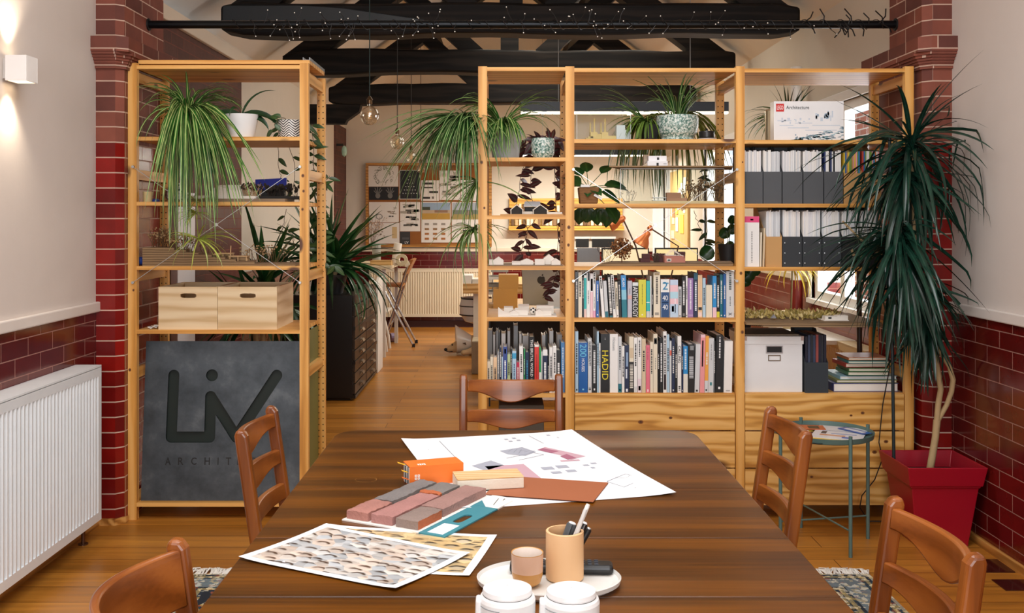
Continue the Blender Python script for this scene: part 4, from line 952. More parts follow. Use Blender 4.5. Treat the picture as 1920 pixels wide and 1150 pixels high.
lower = [
 (1078.5, 1084.5, 622, 'pale blue'), (1085, 1102, 643, 'blue', 0, [T_('200', '6ac4e4', .84, .25, .72), T_('HOUSES', 'f2f6f8', .55, .26, .34), ('p', .4, .6, .05, .08, '8ac8e4')], 'thick blue book with large pale numerals and small capitals'),
 (1102.5, 1109.5, 635, 'pale grey', 0, [T_('GLENN MURCUTT', '222222', .72, .45, .62), ('m', '555555', .05, .1, .6)]), (1110, 1119, 648, 'black', 0, [('m', 'e0e0e0', .2, .9, .4), ('p', .35, .65, .05, .09, 'f0f0f0')]), (1119.5, 1123, 622, 'pale blue'), (1123.3, 1126, 644, 'white'),
 (1126.5, 1143, 627, 'black', 0, [T_('HADID', 'e8d42a', .47, .50, .70), ('m', '8a8a8a', .9, .94, .1)], 'thick black book with big yellow capitals'),
 (1143.5, 1159, 627, 'white', 0, [T_('Houses', 'a0a4a8', .83, .22, .36)], 'thick white book with grey title'), (1159.5, 1166, 632, 'pale grey'), (1166.3, 1171.3, 650, 'white'), (1171.6, 1179.4, 648, 'navy', 0, [('p', .3, .8, .55, .85, '8aa4c4'), ('p', .2, .6, .3, .5, 'd4dce8'), ('p', .25, .75, .02, .08, 'e8ecf4')]),
 (1180, 1188.6, 632, 'cream', 0, [('p', .001, .999, .001, .55, '242220'), ('m', 'd8d4c8', .08, .5, .7), ('p', .1, .9, .62, .8, 'd4c0a0')]), (1189, 1195.3, 634, 'white'), (1195.7, 1203, 633, 'white', 0, [('m', '444444', .65, .95, .35), ('p', .2, .8, .04, .12, '222222'), ('p', .001, .999, .001, .25, 'e4d4dc')]), (1203.4, 1210.8, 636, 'beige'),
 (1211.2, 1218.6, 648, 'pink', 0, [('m', '8a3a48', .7, .95, .15), ('p', .35, .65, .02, .07, 'f4e8ea')], 'salmon pink book'), (1219, 1224.8, 642, 'cream'), (1225.2, 1233, 627, 'cream', 0, [('p', .15, .9, .83, .93, '1c1a18'), ('p', .3, .7, .85, .91, 'e9dfc8'), ('m', '888888', .4, .6, .15)], 'cream book with a black framed label'), (1233.4, 1236.4, 640, 'black'),
 (1236.8, 1243.2, 634, 'black', 0, [('m', 'f0f0f0', .2, .9, .4)]), (1243.6, 1250.2, 622, 'white', 0, [('p', .15, .85, .05, .93, '2c1a20'), ('m', 'f0f0f0', .3, .9, .4)]), (1250.6, 1255.4, 628, 'pale blue'), (1255.8, 1259.4, 640, 'pale grey', 0, [('p', .001, .999, .72, .82, 'e07060')]), (1259.8, 1265.4, 635, 'navy'), (1265.8, 1270.2, 646, 'black'),
 (1270.6, 1277.8, 631, 'white', 0, [T_('CALLING', '1a1a1a', .68, .30, .7), ('m', '222222', .04, .12, .5)]), (1278.2, 1281.2, 645, 'navy'), (1281.6, 1290.2, 650, 'bright blue', 0, [('p', .001, .999, .001, .40, 'e8e4d8'), ('m', 'dceaf4', .5, .95, .4)], 'bright blue book with a cream lower half'),
 (1290.6, 1302, 646, 'black', 0, [('m', 'b8bcc0', .3, .75, .7), ('p', .3, .9, .88, .97, '8a8e90')]), (1302.4, 1311.4, 646, 'pale grey', .03, [('p', .3, .7, .02, .06, '1a1a1a')]), (1312, 1320.6, 628, 'pale pink', .02, [('p', .001, .999, .001, .95, 'ec9a9c'), ('p', .3, .6, .45, .9, 'f4d4d4')], 'salmon book with pale panel'), (1321, 1327.6, 631, 'orange', .02), (1328, 1338.2, 635, 'pale grey', .015, [('m', '888888', .6, .9, .12), ('p', .3, .7, .13, .19, '4a8a90')]), (1338.6, 1341.4, 640, 'dark grey'),
 (1342, 1355.5, 629, 'black', .015, [('m', 'e4e4e4', .6, .97, .2), ('p', .35, .65, .06, .1, 'f0f0f0')], 'thick tall black book with small white print'), (1357, 1372.5, 640, 'white', .02, [('m', 'aaaaaa', .03, .05, .5)], 'thick plain white book')]
row_of(lower, ZD, 'lower row of middle bay', 'lower row of middle bay', 'books in the lower row of the middle bay')
front = [
 (913.5, 919, 678, 'cream'), (919.3, 924.6, 670, 'cream'), (925, 932, 671, 'peach'), (932.4, 936.4, 660, 'grey'), (936.8, 940.2, 652, 'navy'), (940.5, 943, 670, 'pale blue'), (943.4, 951, 651, 'blue', 0, [('p', .001, .999, .001, .999, '2a4690'), ('m', 'f0f2f4', .2, .7, .4), ('p', .3, .7, .85, .95, 'c4d0e8')]), (951.4, 957, 665, 'pale green'), (957.3, 960, 655, 'black'), (960.4, 968, 659, 'pale blue', 0, [('p', .001, .999, .82, .95, '3aa0cc'), ('m', '4a6a8a', .1, .7, .3)]),
 (968.4, 974, 680, 'crimson'), (974.4, 981.6, 650, 'white', -.01), (982, 984.6, 655, 'green'), (985, 991.8, 661, 'navy', 0, [('m', '3aa0cc', .3, .8, .3)]), (992.2, 1001.8, 632, 'black', 0, [T_('THIS BRUTAL WORLD', 'f4f4f2', .62, .66, .5), ('m', 'e0e0e0', .1, .25, .4)], 'thick black book with a white capital title down the spine'),
 (1002.2, 1010.4, 647, 'red', 0, [('m', 'a01818', .3, .8, .2), ('p', .001, .999, .955, .999, 'f0ece4')], 'bright red book'), (1010.8, 1014.6, 652, 'green', 0, [('p', .001, .999, .001, .45, 'e8f0ea')]), (1015, 1017.2, 660, 'white'), (1017.6, 1026.6, 656, 'navy', 0, [('p', .001, .999, .86, .999, 'f0f0f0'), ('m', 'f0f2f4', .15, .7, .45)]), (1027, 1029.6, 668, 'black'), (1030, 1036.6, 652, 'white'), (1037, 1043.4, 650, 'white'), (1043.8, 1051, 657, 'black', 0, [('m', 'f0f0f0', .1, .7, .5)]), (1052, 1059, 643, 'bright blue', 0, [('p', .001, .999, .001, .999, '4a82b8'), ('m', 'dce8f4', .3, .9, .3)])]
row_of(front, za[5], 'front row of narrow bay', 'front row of narrow bay', 'books in the front row of the narrow bay', dscale=0.85)
backr = [(914, 923, 620, 'grey'), (924.5, 928.5, 628, 'pale grey'), (930, 934.5, 620, 'grey'), (935, 938, 624, 'dark grey'), (940, 948, 626, 'white'), (951.5, 956.5, 621, 'pale grey'), (963, 971, 611, 'grey'), (973.5, 978, 627, 'white'), (980, 991, 630, 'pale grey'), (992, 1000, 636, 'dark grey'), (1016, 1023, 629, 'pale grey'), (1024, 1026.5, 626, 'dark grey'), (1030, 1037.5, 621, 'white'), (1045, 1054, 628, 'pale grey')]
row_of(backr, za[5]+0.0, 'back row of narrow bay', 'back row of narrow bay', 'books in the back row of the narrow bay', y=5.33, dscale=0.75, plain=True)

# ------------------------------------------------------------------ magazine files of the right bay
GRF = mat('55585c', 0.8); DKF = mat('34383c', 0.75); BKF = mat('1c1d1f', 0.8)
mg = random.Random(17)
def magfile(name, label, xa, xb, yt, zsh, m, mags, ymag, group, cols, rivets=False, h=None):
    """open topped file, low front towards the room and high rear, with magazines standing in it"""
    y0, y1 = 5.06, 5.32; x0, x1 = X(xa, y0), X(xb, y0); hf = Z(yt, y0)-zsh; hr = hf+0.15
    t = thing(name, label, 'magazine file', ((x0+x1)/2, (y0+y1)/2, zsh), group)
    e = 0.0025
    sub('front_panel', m, t, lambda b: b.box(x0, x1, y0, y0+e, zsh, zsh+hf))
    for xx in (x0, x1-e): sub('side_panel', m, t, lambda b: b.prism([(xx, y0+e, zsh), (xx, y1, zsh), (xx, y1, zsh+hr), (xx, y1-0.06, zsh+hr), (xx, y0+e, zsh+hf)], (e, 0, 0)))
    sub('back_panel', m, t, lambda b: b.box(x0+e, x1-e, y1-e, y1, zsh, zsh+hr)); sub('base', m, t, lambda b: b.box(x0+e, x1-e, y0+e, y1-e, zsh+0.0005, zsh+0.003))
    if rivets:
        for xx in (x0+0.011, x1-0.011):
            for k in range(3): sub('rivet', STEEL, t, lambda b: b.ball((xx, y0-0.0005, zsh+0.018+k*(hf-0.04)/2.2), 0.0035, 8))
    x = x0+e+0.0015; w_ = (x1-x0-2*e-0.003)/mags; ht = Z(ymag, 5.1)-zsh
    for k in range(mags):
        c = mg.choice(cols); hh = ht+mg.uniform(-0.006, 0.004)
        b = B(); b.box(x, x+w_*0.9, y0+0.012+mg.uniform(0, .006), y0+0.225, zsh+0.0035, zsh+hh); o = b.build('magazine', mat(c, 0.35, vary=0.03))
        tag(o, 'magazine in the '+label.split(',')[0], 'magazine', 'magazines of the '+label.split(',')[0]); x += w_
WH = ['f0f0ee', 'eceae6', 'e4e6e8', 'f4f2ee', 'd8dcdf', 'c8ccd0', 'f0ece6', 'e8e8ea']
MULT = ['d8b83a', 'c04a3a', 'e8e4dc', '3a6aa8', '3a8ab8', 'e8a0a8', 'b88a5a', 'f0ece4', '7a9a4a', 'd87a3a']
DKM = ['f0f0ee', '26282c', 'e8e8e6', '1a1c20', '2a3a6a', 'f2f0ec']
zC2, zC3 = zc[2], zc[3]
for i, (a, b_) in enumerate(((1396, 1430), (1431.5, 1465.5), (1467.5, 1504.5), (1506.5, 1543.5), (1545.5, 1580.5))):
    magfile('magazine_file', '%s grey magazine file from the left on the upper file shelf, plain front' % ORD[i], a, b_, 322, zC2, GRF, 11, 283.5, 'plain grey magazine files', WH if i < 4 else DKM)
for i, (a, b_) in enumerate(((1582.5, 1615.5), (1617, 1652))):
    magfile('magazine_file', ['kraft magazine file beside the last grey one, colourful magazines', 'kraft magazine file next to the shelf post, behind dracaena leaves'][i], a, b_, 325, zC2, KRAFT, 12, 284, 'kraft magazine files', MULT)
magfile('magazine_file', 'kraft magazine file with white magazines on the lower file shelf', 1436.5, 1466, 444, zC3, KRAFT, 11, 395.5, 'kraft magazine files', WH)
for i, (a, b_) in enumerate(((1467.5, 1503.5), (1505, 1540.5), (1542, 1577.5))):
    magfile('magazine_file', '%s riveted dark file from the left on the lower file shelf' % ORD[i], a, b_, 444, zC3, DKF, 12, 395.5, 'riveted dark files', WH, True)
for i, (a, b_) in enumerate(((1579, 1613), (1615, 1650))):
    magfile('magazine_file', ['black file right of the riveted files', 'black file beside the right post, lower file shelf'][i], a, b_, 444, zC3, BKF, 11, 395.5, 'plain black files', WH)
bkx = book(X(1396, 5.07), X(1423.5, 5.07), 5.07, zC3+0.0003, Z(406, 5.07)-zC3, 0.2, 'white', 0, [('p', .001, .999, .88, .999, 'e0447c'), ('p', .4, .6, .92, .95, 'b02a5a'), ('m', '555555', .08, .7, .05), ('p', .001, .2, .001, .86, 'd8d8d4')])
tag(bkx, 'thick white catalogue with a pink band along its top, left end of lower file shelf', 'book')
for i, (xa, xb, yt, c, l, lab) in enumerate(((1424.5, 1427.5, 436, 'cream', .02, 'slim cream sleeve leaning against the white catalogue'), (1430, 1433, 428, 'beige', .03, 'slim beige sleeve leaning beside the kraft file on the lower shelf'))):
    o = book(X(xa, 5.08), X(xb, 5.08), 5.08, zC3+0.0003, Z(yt, 5.08)-zC3, 0.18, c, l, []); tag(o, lab, 'booklet')

# bottom of the right bay: storage box, file, stack of books
x0, x1, y0, y1 = X(1395.5, 5.08), X(1506, 5.08), 5.08, 5.42; zt = Z(641, 5.08)
sb = thing('storage_box', 'white cardboard storage box with lid, label holder and metal corners', 'storage box', ((x0+x1)/2, 5.25, ZD))
sub('body', mat('ececec', 0.6), sb, lambda b: b.box(x0+0.003, x1-0.003, y0+0.003, y1-0.003, ZD, zt+0.02), bevel=0.002)
lid = sub('lid', mat('efefee', 0.6), sb, lambda b: (b.box(x0-0.001, x1+0.002, y0-0.001, y1+0.002, zt+0.022, zt+0.026), b.box(x0-0.001, x1+0.002, y0-0.001, y0+0.002, zt-0.012, zt+0.022), b.box(x0-0.001, x0+0.002, y0+0.002, y1, zt-0.012, zt+0.022), b.box(x1-0.001, x1+0.002, y0+0.002, y1, zt-0.012, zt+0.022)))
for xx in (x0-0.002, x1-0.012): sub('corner_cap', mat('b8a8a0', 0.3, 0.8), lid, lambda b: b.box(xx, xx+0.015, y0-0.0025, y0+0.013, zt+0.006, zt+0.0275))
xm = X(1452, 5.08)
sub('finger_hole', BLACK, sb, lambda b: b.box(xm-0.037, xm+0.037, y0+0.001, y0+0.0029, Z(661, 5.08), Z(650, 5.08)))
def fr(b, xa, xb, za_, zb_, w): b.box(xa, xb, y0-0.001, y0+0.003, za_, za_+w); b.box(xa, xb, y0-0.001, y0+0.003, zb_-w, zb_); b.box(xa, xa+w, y0-0.001, y0+0.003, za_+w, zb_-w); b.box(xb-w, xb, y0-0.001, y0+0.003, za_+w, zb_-w)
sub('hole_frame', STEEL, sb, lambda b: fr(b, xm-0.042, xm+0.042, Z(662.5, 5.08), Z(648.5, 5.08), 0.004))
sub('label_holder', mat('7a6650', 0.4, 0.6), sb, lambda b: fr(b, xm-0.031, xm+0.031, Z(677, 5.08), Z(666, 5.08), 0.0035))
tag(sub('cardboard_sheet', GREYB, None, lambda b: b.box(x0+0.004, x1-0.01, 5.12, 5.44, zt+0.0265, zt+0.032)), 'brown cardboard sheet lying on the white storage box', 'cardboard')
magfile('magazine_file', 'dark blue-grey file beside the white storage box', 1510, 1553, 680, ZD, mat('2f363c', 0.7), 8, 628, None, ['14182a', '1a2a4a', '20242c', '1c2a44', '8a3a34', '34405a', 'd4d4dc', '9a4a44'])
stack = [(1562, 1700, 737, 721, 'white', '2a3a7a', 'thick white paged book with a blue spine, bottom of the stack'), (1570, 1692, 721, 715.5, 'cream', '8a8a3a', 'thin yellow green book, second from the bottom of the stack'),
         (1574, 1690, 715.5, 709, 'white', '9ac4d4', 'white and pale blue book, third from the bottom of the stack'), (1590, 1668, 707, 700, 'cream', '2f6a40', 'green hardback in the middle of the stack'), (1592, 1668, 700, 694, 'cream', '5a7a4a', 'olive hardback just above the green one in the stack'),
         (1584, 1665, 693, 685.5, 'cream', 'b8443a', 'red hardback near the top of the stack'), (1592, 1668, 685, 680, 'cream', '2f8a8a', 'teal book just below the topmost one in the stack'), (1590, 1664, 679.5, 674, 'cream', 'c87a4a', 'orange red book on top of the stack')]
for i, (xa, xb, yb, yt, pg, cv, lab) in enumerate(stack):
    yy = 5.10+0.01*(i % 3); xx0, xx1 = X(xa, yy), min(X(xb, yy), 1.985); zz0 = ZD+(737-yb)*yy/F*0.985+0.0006*i; zz1 = ZD+(737-yt)*yy/F*0.985+0.0006*i-0.0004; dp = 0.24 if i < 3 else 0.19
    b = B(); e = 0.0022
    b.box(xx0, xx1, yy, yy+dp, zz0, zz0+e); b.box(xx0, xx1, yy, yy+dp, zz1-e, zz1); b.box(xx0, xx0+e, yy, yy+dp, zz0+e, zz1-e)
    o = b.build('book', mat('#'+cv, 0.4), None, org=((xx0+xx1)/2, yy+dp/2, zz0))
    b = B(); b.box(xx0+e, xx1-0.004, yy+0.004, yy+dp-0.004, zz0+e, zz1-e); b.build('page_block', PAGEW if pg == 'white' else PAGE, o)
    tag(o, lab, 'book', 'stacked books at the right end'); o.rotation_euler.z = [0.02, -0.03, 0.03, 0.0, -0.02, 0.06, -0.05, 0.04][i]*0.6

# ------------------------------------------------------------------ plants and models of the right unit
r = random.Random(31)
SPECK = None
def speckle():
    m, tr, N, L, bs = newmat('speckled_glaze')
    tc = N.new('ShaderNodeTexCoord'); nz = N.new('ShaderNodeTexNoise'); nz.inputs['Scale'].default_value = 95; nz.inputs['Detail'].default_value = 3; nz.inputs['Roughness'].default_value = 0.7
    L.new(tc.outputs['Object'], nz.inputs['Vector']); rr = ramp(N, [(0.38, '3f6a60'), (0.48, '86a89e'), (0.56, 'e2eae4')]); rr.color_ramp.interpolation = 'LINEAR'
    L.new(nz.outputs['Fac'], rr.inputs[0]); L.new(rr.outputs[0], bs.inputs['Base Color']); bs.inputs['Roughness'].default_value = 0.3
    return m
SPECK = speckle()
zA1 = za[1]
# spider plant spilling out of the open left side of the unit
c = (X(948, 5.26), 5.26, zA1)
t = thing('spider_plant', 'very big spider plant in a pale grey pot spilling out left of the narrow bay', 'potted plant', c)
sub('pot', mat('c4cccf', 0.4), t, lambda b: zpot(b, c, 0.088, 0.068, 0.165), smooth=True)
sub('soil', SOIL, t, lambda b: b.lathe(c, [(0.001, 0.145), (0.08, 0.146)], 18))
top = Vector(c)+Vector((-0.02, 0, 0.165))
spider(t, top, 50, (0.26, 0.38), 0.013, SPIDER, (PI*0.75, PI*1.35), (0.5, 1.25), (1.4, 2.3), seed=41)
spider(t, top+Vector((-0.08, 0, 0)), 120, (0.28, 0.46), 0.014, SPIDERD, (PI*0.7, PI*1.35), (0.1, 1.0), (1.8, 2.4), seed=42, pw=0.55, r0=0.1)
spider(t, top+Vector((0.0, -0.06, 0)), 55, (0.2, 0.34), 0.015, SPIDER, (PI*1.25, PI*1.75), (0.4, 1.0), (1.8, 2.4), seed=43, pw=0.5, r0=0.06, zmin=zA1+0.004)
spider(t, top, 24, (0.22, 0.40), 0.012, SPIDER, (-0.5, 0.6), (0.6, 1.3), (1.3, 2.4), seed=44, zmin=zA1+0.004)
spider(t, Vector((X(876, 5.24), 5.24, Z(225, 5.24))), 110, (0.3, 0.66), 0.014, SPIDERD, (PI*0.8, PI*1.7), (-0.5, 0.5), (0.9, 1.4), seed=45, pw=0.45, r0=0.09)
b = B(); sp = [(X(893, 5.2), 5.2, Z(240, 5.2)), (X(896, 5.2), 5.2, Z(340, 5.2)), (X(889, 5.2), 5.2, Z(435, 5.2))]; b.tube(sp, 0.002, 5)
for i in range(44): blade(b, sp[2], r.uniform(0.6*PI, 2.1*PI), r.uniform(-0.5, 1.0), r.uniform(0.16, 0.36), r.uniform(1.2, 2.4), 0.010, 7, pw=0.6)
for i in range(30): blade(b, sp[1], r.uniform(0.7*PI, 1.9*PI), r.uniform(-1.2, 0.3), r.uniform(0.2, 0.4), r.uniform(0.4, 1.2), 0.011, 7)
b.build('plantlet', SPIDER, t, smooth=True)
# small speckled pot with purple trailing vine behind
c = (X(1018, 5.2), 5.2, zA1)
t = thing('inch_plant', 'small speckled teal pot with a dark purple vine hanging down behind the narrow bay', 'potted plant', c)
sub('pot', SPECK, t, lambda b: b.lathe(c, [(0.001, 0), (0.045, 0), (0.058, 0.03), (0.061, 0.08), (0.056, 0.108), (0.052, 0.108), (0.05, 0.09), (0.001, 0.09)], 28), smooth=True)
sub('soil', SOIL, t, lambda b: b.lathe(c, [(0.001, 0.091), (0.05, 0.092)], 18))
b = B(); q = Vector(c)+Vector((0, 0, 0.10)); yv = 5.6
for x_off, pts, st_, sz in ((0, [(985, 300), (975, 345), (965, 400)], 0.022, 0.085), (0, [(1003, 300), (992, 350), (1002, 385), (998, 400)], 0.03, 0.075), (0, [(1035, 300), (1045, 340), (1040, 400)], 0.024, 0.08), (0, [(1050, 300), (1052, 380), (1045, 470), (1048, 540)], 0.026, 0.075), (0, [(1040, 290), (1043, 380), (1050, 480), (1036, 545)], 0.032, 0.07),
                           (0, [(985, 400), (990, 440), (975, 470), (985, 490)], 0.03, 0.07), (0, [(1005, 410), (982, 440), (995, 480)], 0.035, 0.065), (0, [(1052, 500), (1030, 545), (1018, 560)], 0.025, 0.06)):
    pp_ = [q, Vector((X(pts[0][0], 5.5), 5.5, zA1+0.12))] if pts[0][1] < 320 else []
    pp_ += [Vector((X(a, yv), yv+r.uniform(-.03, .03), Z(d, yv))) for a, d in pts]
    vine(b, pp_, st_*.8, sz, sz*0.46, r, jit=1.2)
for i in range(12): oval(b, q+Vector((r.uniform(-.04, .05), r.uniform(-.03, .05), 0.0)), (r.uniform(-1, 1), r.uniform(-.5, 1), r.uniform(0, .7)), (0, 0, 1), 0.07, 0.028, 1)
b.build('trailing_stems', [mat('3a1a20', 0.6), PURPLE], t, smooth=True)

# small models of the narrow bay
zA2, zA3, zA4 = za[2], za[3], za[4]
DKC = mat('2c2a28', 0.8); GYR = mat('c4c8cc', 0.6)
ms = thing('gabled_model', 'model of dark gabled barns with pale roofs on a thin board, narrow bay', 'architectural model', (X(998, 5.1), 5.1, zA2))
sub('base', KRAFT, ms, lambda b: b.box(X(938, 5.08), X(1056, 5.08), 5.07, 5.28, zA2+0.0002, zA2+0.006))
for xa, xb in ((958, 980), (1000, 1026)):
    x0, x1 = X(xa, 5.12), X(xb, 5.12)
    sub('barn', DKC, ms, lambda b: gable(b, x0, x1, 5.11, 5.2, zA2+0.006, 0.022, 0.022, 'y'))
    sub('gable_frame', CARD, ms, lambda b: [b.bar(p_, q_, 0.004, 0.004, up=(0, 1, 0)) for p_, q_ in (((x0-.004, 5.106, zA2+.026), ((x0+x1)/2, 5.106, zA2+.054)), (((x0+x1)/2, 5.106, zA2+.054), (x1+.004, 5.106, zA2+.026)), ((x0, 5.106, zA2+.006), (x0, 5.106, zA2+.028)), ((x1, 5.106, zA2+.006), (x1, 5.106, zA2+.028)))])
sub('long_roof', GYR, ms, lambda b: b.prism([(X(982, 5.2), 5.2, zA2+.045), (X(1013, 5.2), 5.2, zA2+.045), (X(1013, 5.25), 5.25, zA2+.068), (X(984, 5.25), 5.25, zA2+.068)], (0, 0, 0.005)))
sub('hall', DKC, ms, lambda b: b.box(X(984, 5.2), X(1012, 5.2), 5.205, 5.25, zA2+0.006, zA2+0.044))
sub('extension', CARD, ms, lambda b: (b.box(X(981, 5.14), X(999, 5.14), 5.14, 5.19, zA2+0.006, zA2+0.02), b.box(X(1027, 5.1), X(1054, 5.1), 5.09, 5.2, zA2+0.006, zA2+0.016)))
WCARD = mat('e9e2d8', 0.75)
ms = thing('village_model', 'row of little white card houses on the thin brown base, narrow bay', 'architectural model', (X(985, 5.1), 5.1, zA3))
sub('base', GREYB, ms, lambda b: b.box(X(918, 5.06), X(1055, 5.06), 5.055, 5.26, zA3+0.0002, zA3+0.005))
for (xa, xb, yy, h, rs, ax) in ((917, 925, 5.08, .026, .0, 'x'), (925, 944, 5.09, .022, .018, 'y'), (960, 976, 5.08, .012, .006, 'x'), (976, 1000, 5.1, .018, .012, 'y'), (1003, 1021, 5.08, .028, .0, 'x'), (1019, 1040, 5.12, .030, .022, 'y'), (1034, 1051, 5.08, .018, .014, 'y')):
    sub('house', WCARD, ms, lambda b: gable(b, X(xa, yy), X(xb, yy), yy, yy+0.06, zA3+0.005, h, rs+0.0005, ax))
ms = thing('courtyard_model', 'white card model of a crowded courtyard of houses with a small pierced ball', 'architectural model', (X(990, 5.12), 5.12, zA4))
sub('base', WCARD, ms, lambda b: b.box(X(934, 5.07), X(1044, 5.07), 5.06, 5.24, zA4+0.0002, zA4+0.006))
for (xa, xb, yy, h, rs, ax) in ((955, 972, 5.08, .014, .012, 'y'), (966, 990, 5.1, .024, .010, 'x'), (1004, 1018, 5.07, .020, .012, 'y'), (1014, 1034, 5.08, .022, .010, 'x'), (1006, 1022, 5.16, .04, .004, 'x'), (1022, 1038, 5.16, .04, .004, 'x'), (945, 962, 5.18, .03, .006, 'x'), (972, 992, 5.19, .034, .012, 'x')):
    sub('house', WCARD, ms, lambda b: gable(b, X(xa, yy), X(xb, yy), yy, yy+0.055, zA4+0.006, h, rs, ax))
sub('torn_wall', WCARD, ms, lambda b: b.prism([(X(934, 5.07), 5.065, zA4+.006), (X(958, 5.07), 5.065, zA4+.006), (X(955, 5.07), 5.065, zA4+.02), (X(946, 5.07), 5.065, zA4+.027), (X(940, 5.07), 5.065, zA4+.036), (X(934, 5.07), 5.065, zA4+.05)], (0, 0.004, 0)))
bb = sub('pierced_ball', WCARD, ms, lambda b: b.ball((X(999, 5.12), 5.12, zA4+0.026), 0.018, 14), smooth=True)
sub('hole', BLACK, bb, lambda b: [b.disc((X(999, 5.12)+0.0186*math.sin(a), 5.12-0.0186*math.cos(a)*math.cos(e), zA4+0.026+0.0186*math.sin(e)), 0.005, (math.sin(a), -math.cos(a)*math.cos(e), math.sin(e))) for a, e in ((0.15, -.2), (-.5, .35), (.7, .3), (.1, .8))])

# middle bay, top: power station model in a clear case
ACR = glassy('acrylic', 'fafcfb', 0.02, 0.01, 0.12)
zB1, zB2, zB3 = zb[1], zb[2], zb[3]
YEL = mat('d9c07a', 0.6)
ms = thing('power_station_model', 'pale yellow model of a power station with tall chimneys inside a clear case', 'architectural model', (X(1130, 5.15), 5.15, zB1))
def pst(b):
    f = lambda px: X(px, 5.16)
    b.box(f(1098), f(1160), 5.14, 5.2, zB1+.003, zB1+.014); b.box(f(1103), f(1112), 5.15, 5.19, zB1+.014, zB1+.022)
    b.box(f(1107), f(1120), 5.15, 5.2, zB1+.014, zB1+.045); b.box(f(1128), f(1140), 5.15, 5.2, zB1+.014, zB1+.045); b.box(f(1120), f(1128), 5.16, 5.2, zB1+.014, zB1+.036); b.box(f(1140), f(1155), 5.15, 5.19, zB1+.014, zB1+.026)
sub('building', YEL, ms, pst)
for px, yy, hh in ((1114.5, 5.165, .1), (1134.5, 5.165, .1), (1107, 5.21, .083), (1127, 5.21, .083)):
    sub('chimney', YEL, ms, lambda b: b.lathe((X(px, yy), yy, zB1+.014), [(.006, 0), (.0058, hh*.35), (.0045, hh*.5), (.0038, hh), (.001, hh)], 12), smooth=True)
def case(b, x0, x1, y0, y1, z0, z1, t=0.003):
    b.box(x0, x1, y0, y0+t, z0, z1); b.box(x0, x1, y1-t, y1, z0, z1); b.box(x0, x0+t, y0+t, y1-t, z0, z1); b.box(x1-t, x1, y0+t, y1-t, z0, z1); b.box(x0, x1, y0, y1, z1, z1+t)
def caseedge(b, x0, x1, y0, y1, z0, z1, t=0.0022):
    for xx in (x0, x1-t):
        b.box(xx, xx+t, y0-.0006, y0+t, z0, z1)
    b.box(x0, x1, y0-.0006, y0+t, z1-t, z1)
EDGE = mat('dfe8e6', 0.15)
sub('clear_case', ACR, ms, lambda b: case(b, X(1081, 5.1), X(1183, 5.1), 5.10, 5.3, zB1+.0003, zB1+.14)); sub('case_edges', EDGE, ms, lambda b: caseedge(b, X(1081, 5.1), X(1183, 5.1), 5.10, 5.3, zB1+.0003, zB1+.143))
sub('paper_block', mat('cfd8dc', 0.5), ms, lambda b: (b.box(X(1156, 5.13), X(1172, 5.13), 5.13, 5.2, zB1+.0005, zB1+.078), b.box(X(1172, 5.13), X(1181, 5.13), 5.13, 5.2, zB1+.0005, zB1+.054)))
def cl_mid(q):
    if q.z < zB1+.004 and q.y < 5.56: q.y = 5.56
# big speckled planter with spider plant, black pot beside it
c = (X(1270, 5.22), 5.22, zB1)
t = thing('spider_plant', 'spider plant in a big speckled teal footed planter on the top of middle bay', 'potted plant', c)
sub('pot', SPECK, t, lambda b: b.lathe(c, [(0.001, 0), (0.088, 0), (0.092, 0.008), (0.082, 0.018), (0.098, 0.042), (0.108, 0.08), (0.108, 0.122), (0.104, 0.133), (0.098, 0.133), (0.095, 0.11), (0.001, 0.11)], 36), smooth=True)
sub('soil', SOIL, t, lambda b: b.lathe(c, [(0.001, 0.111), (0.095, 0.112)], 18))
top = Vector(c)+Vector((0, 0, 0.12))
spider(t, top, 42, (0.2, 0.36), 0.013, SPIDERD, (0, 2*PI), (0.9, 1.45), (1.1, 2.3), seed=51, r0=0.05, zmin=zB1+0.004)
spider(t, top+Vector((0.0, 0.08, 0)), 70, (0.5, 0.62), 0.014, leafmat('spider_leaf_olive', '5a6a26', '8a9440', 0.3), (PI*0.15, PI*0.85), (0.3, 0.9), (2.0, 2.5), seed=52, pw=0.42, r0=0.09, clamp=cl_mid)
c2 = (X(1217, 5.2), 5.2, zB1)
t = thing('spider_plant', 'drooping spider plant in a black pot left of the big speckled planter', 'potted plant', c2)
sub('pot', mat('1a1c1e', 0.5), t, lambda b: zpot(b, c2, 0.05, 0.04, 0.085), smooth=True)
sub('soil', SOIL, t, lambda b: b.lathe(c2, [(0.001, 0.066), (0.042, 0.067)], 14))
top = Vector(c2)+Vector((-0.01, 0, 0.09))
spider(t, top, 40, (0.16, 0.26), 0.014, leafmat('spider_leaf_moss', '55742c', '7f9a48', 0.3), (PI*0.8, PI*1.6), (0.2, 0.9), (1.5, 2.2), seed=53, pw=0.6, zmin=zB1+0.004)
spider(t, top, 12, (0.25, 0.36), 0.010, SPIDERD, (PI*0.8, PI*1.2), (0.6, 1.1), (0.9, 1.6), seed=54, zmin=zB1+0.004)
spider(t, top+Vector((0.0, 0.1, 0)), 26, (0.42, 0.56), 0.014, SPIDERD, (PI*0.3, PI*0.8), (0.3, 0.8), (2.0, 2.4), seed=55, pw=0.42, r0=0.05, clamp=cl_mid)
c = (X(1326, 5.14), 5.14, zB1)
t = thing('saucer', 'white saucer right of the big speckled planter', 'saucer', c)
sub('dish', WHITEG, t, lambda b: b.lathe(c, [(0.001, 0), (0.035, 0), (0.046, 0.008), (0.046, 0.010), (0.034, 0.004), (0.001, 0.004)], 26), smooth=True)
c = (X(1325, 5.14), 5.14, zB1+0.0045)
t = thing('lidded_pot', 'small black lidded pot standing on the white saucer', 'pot', c)
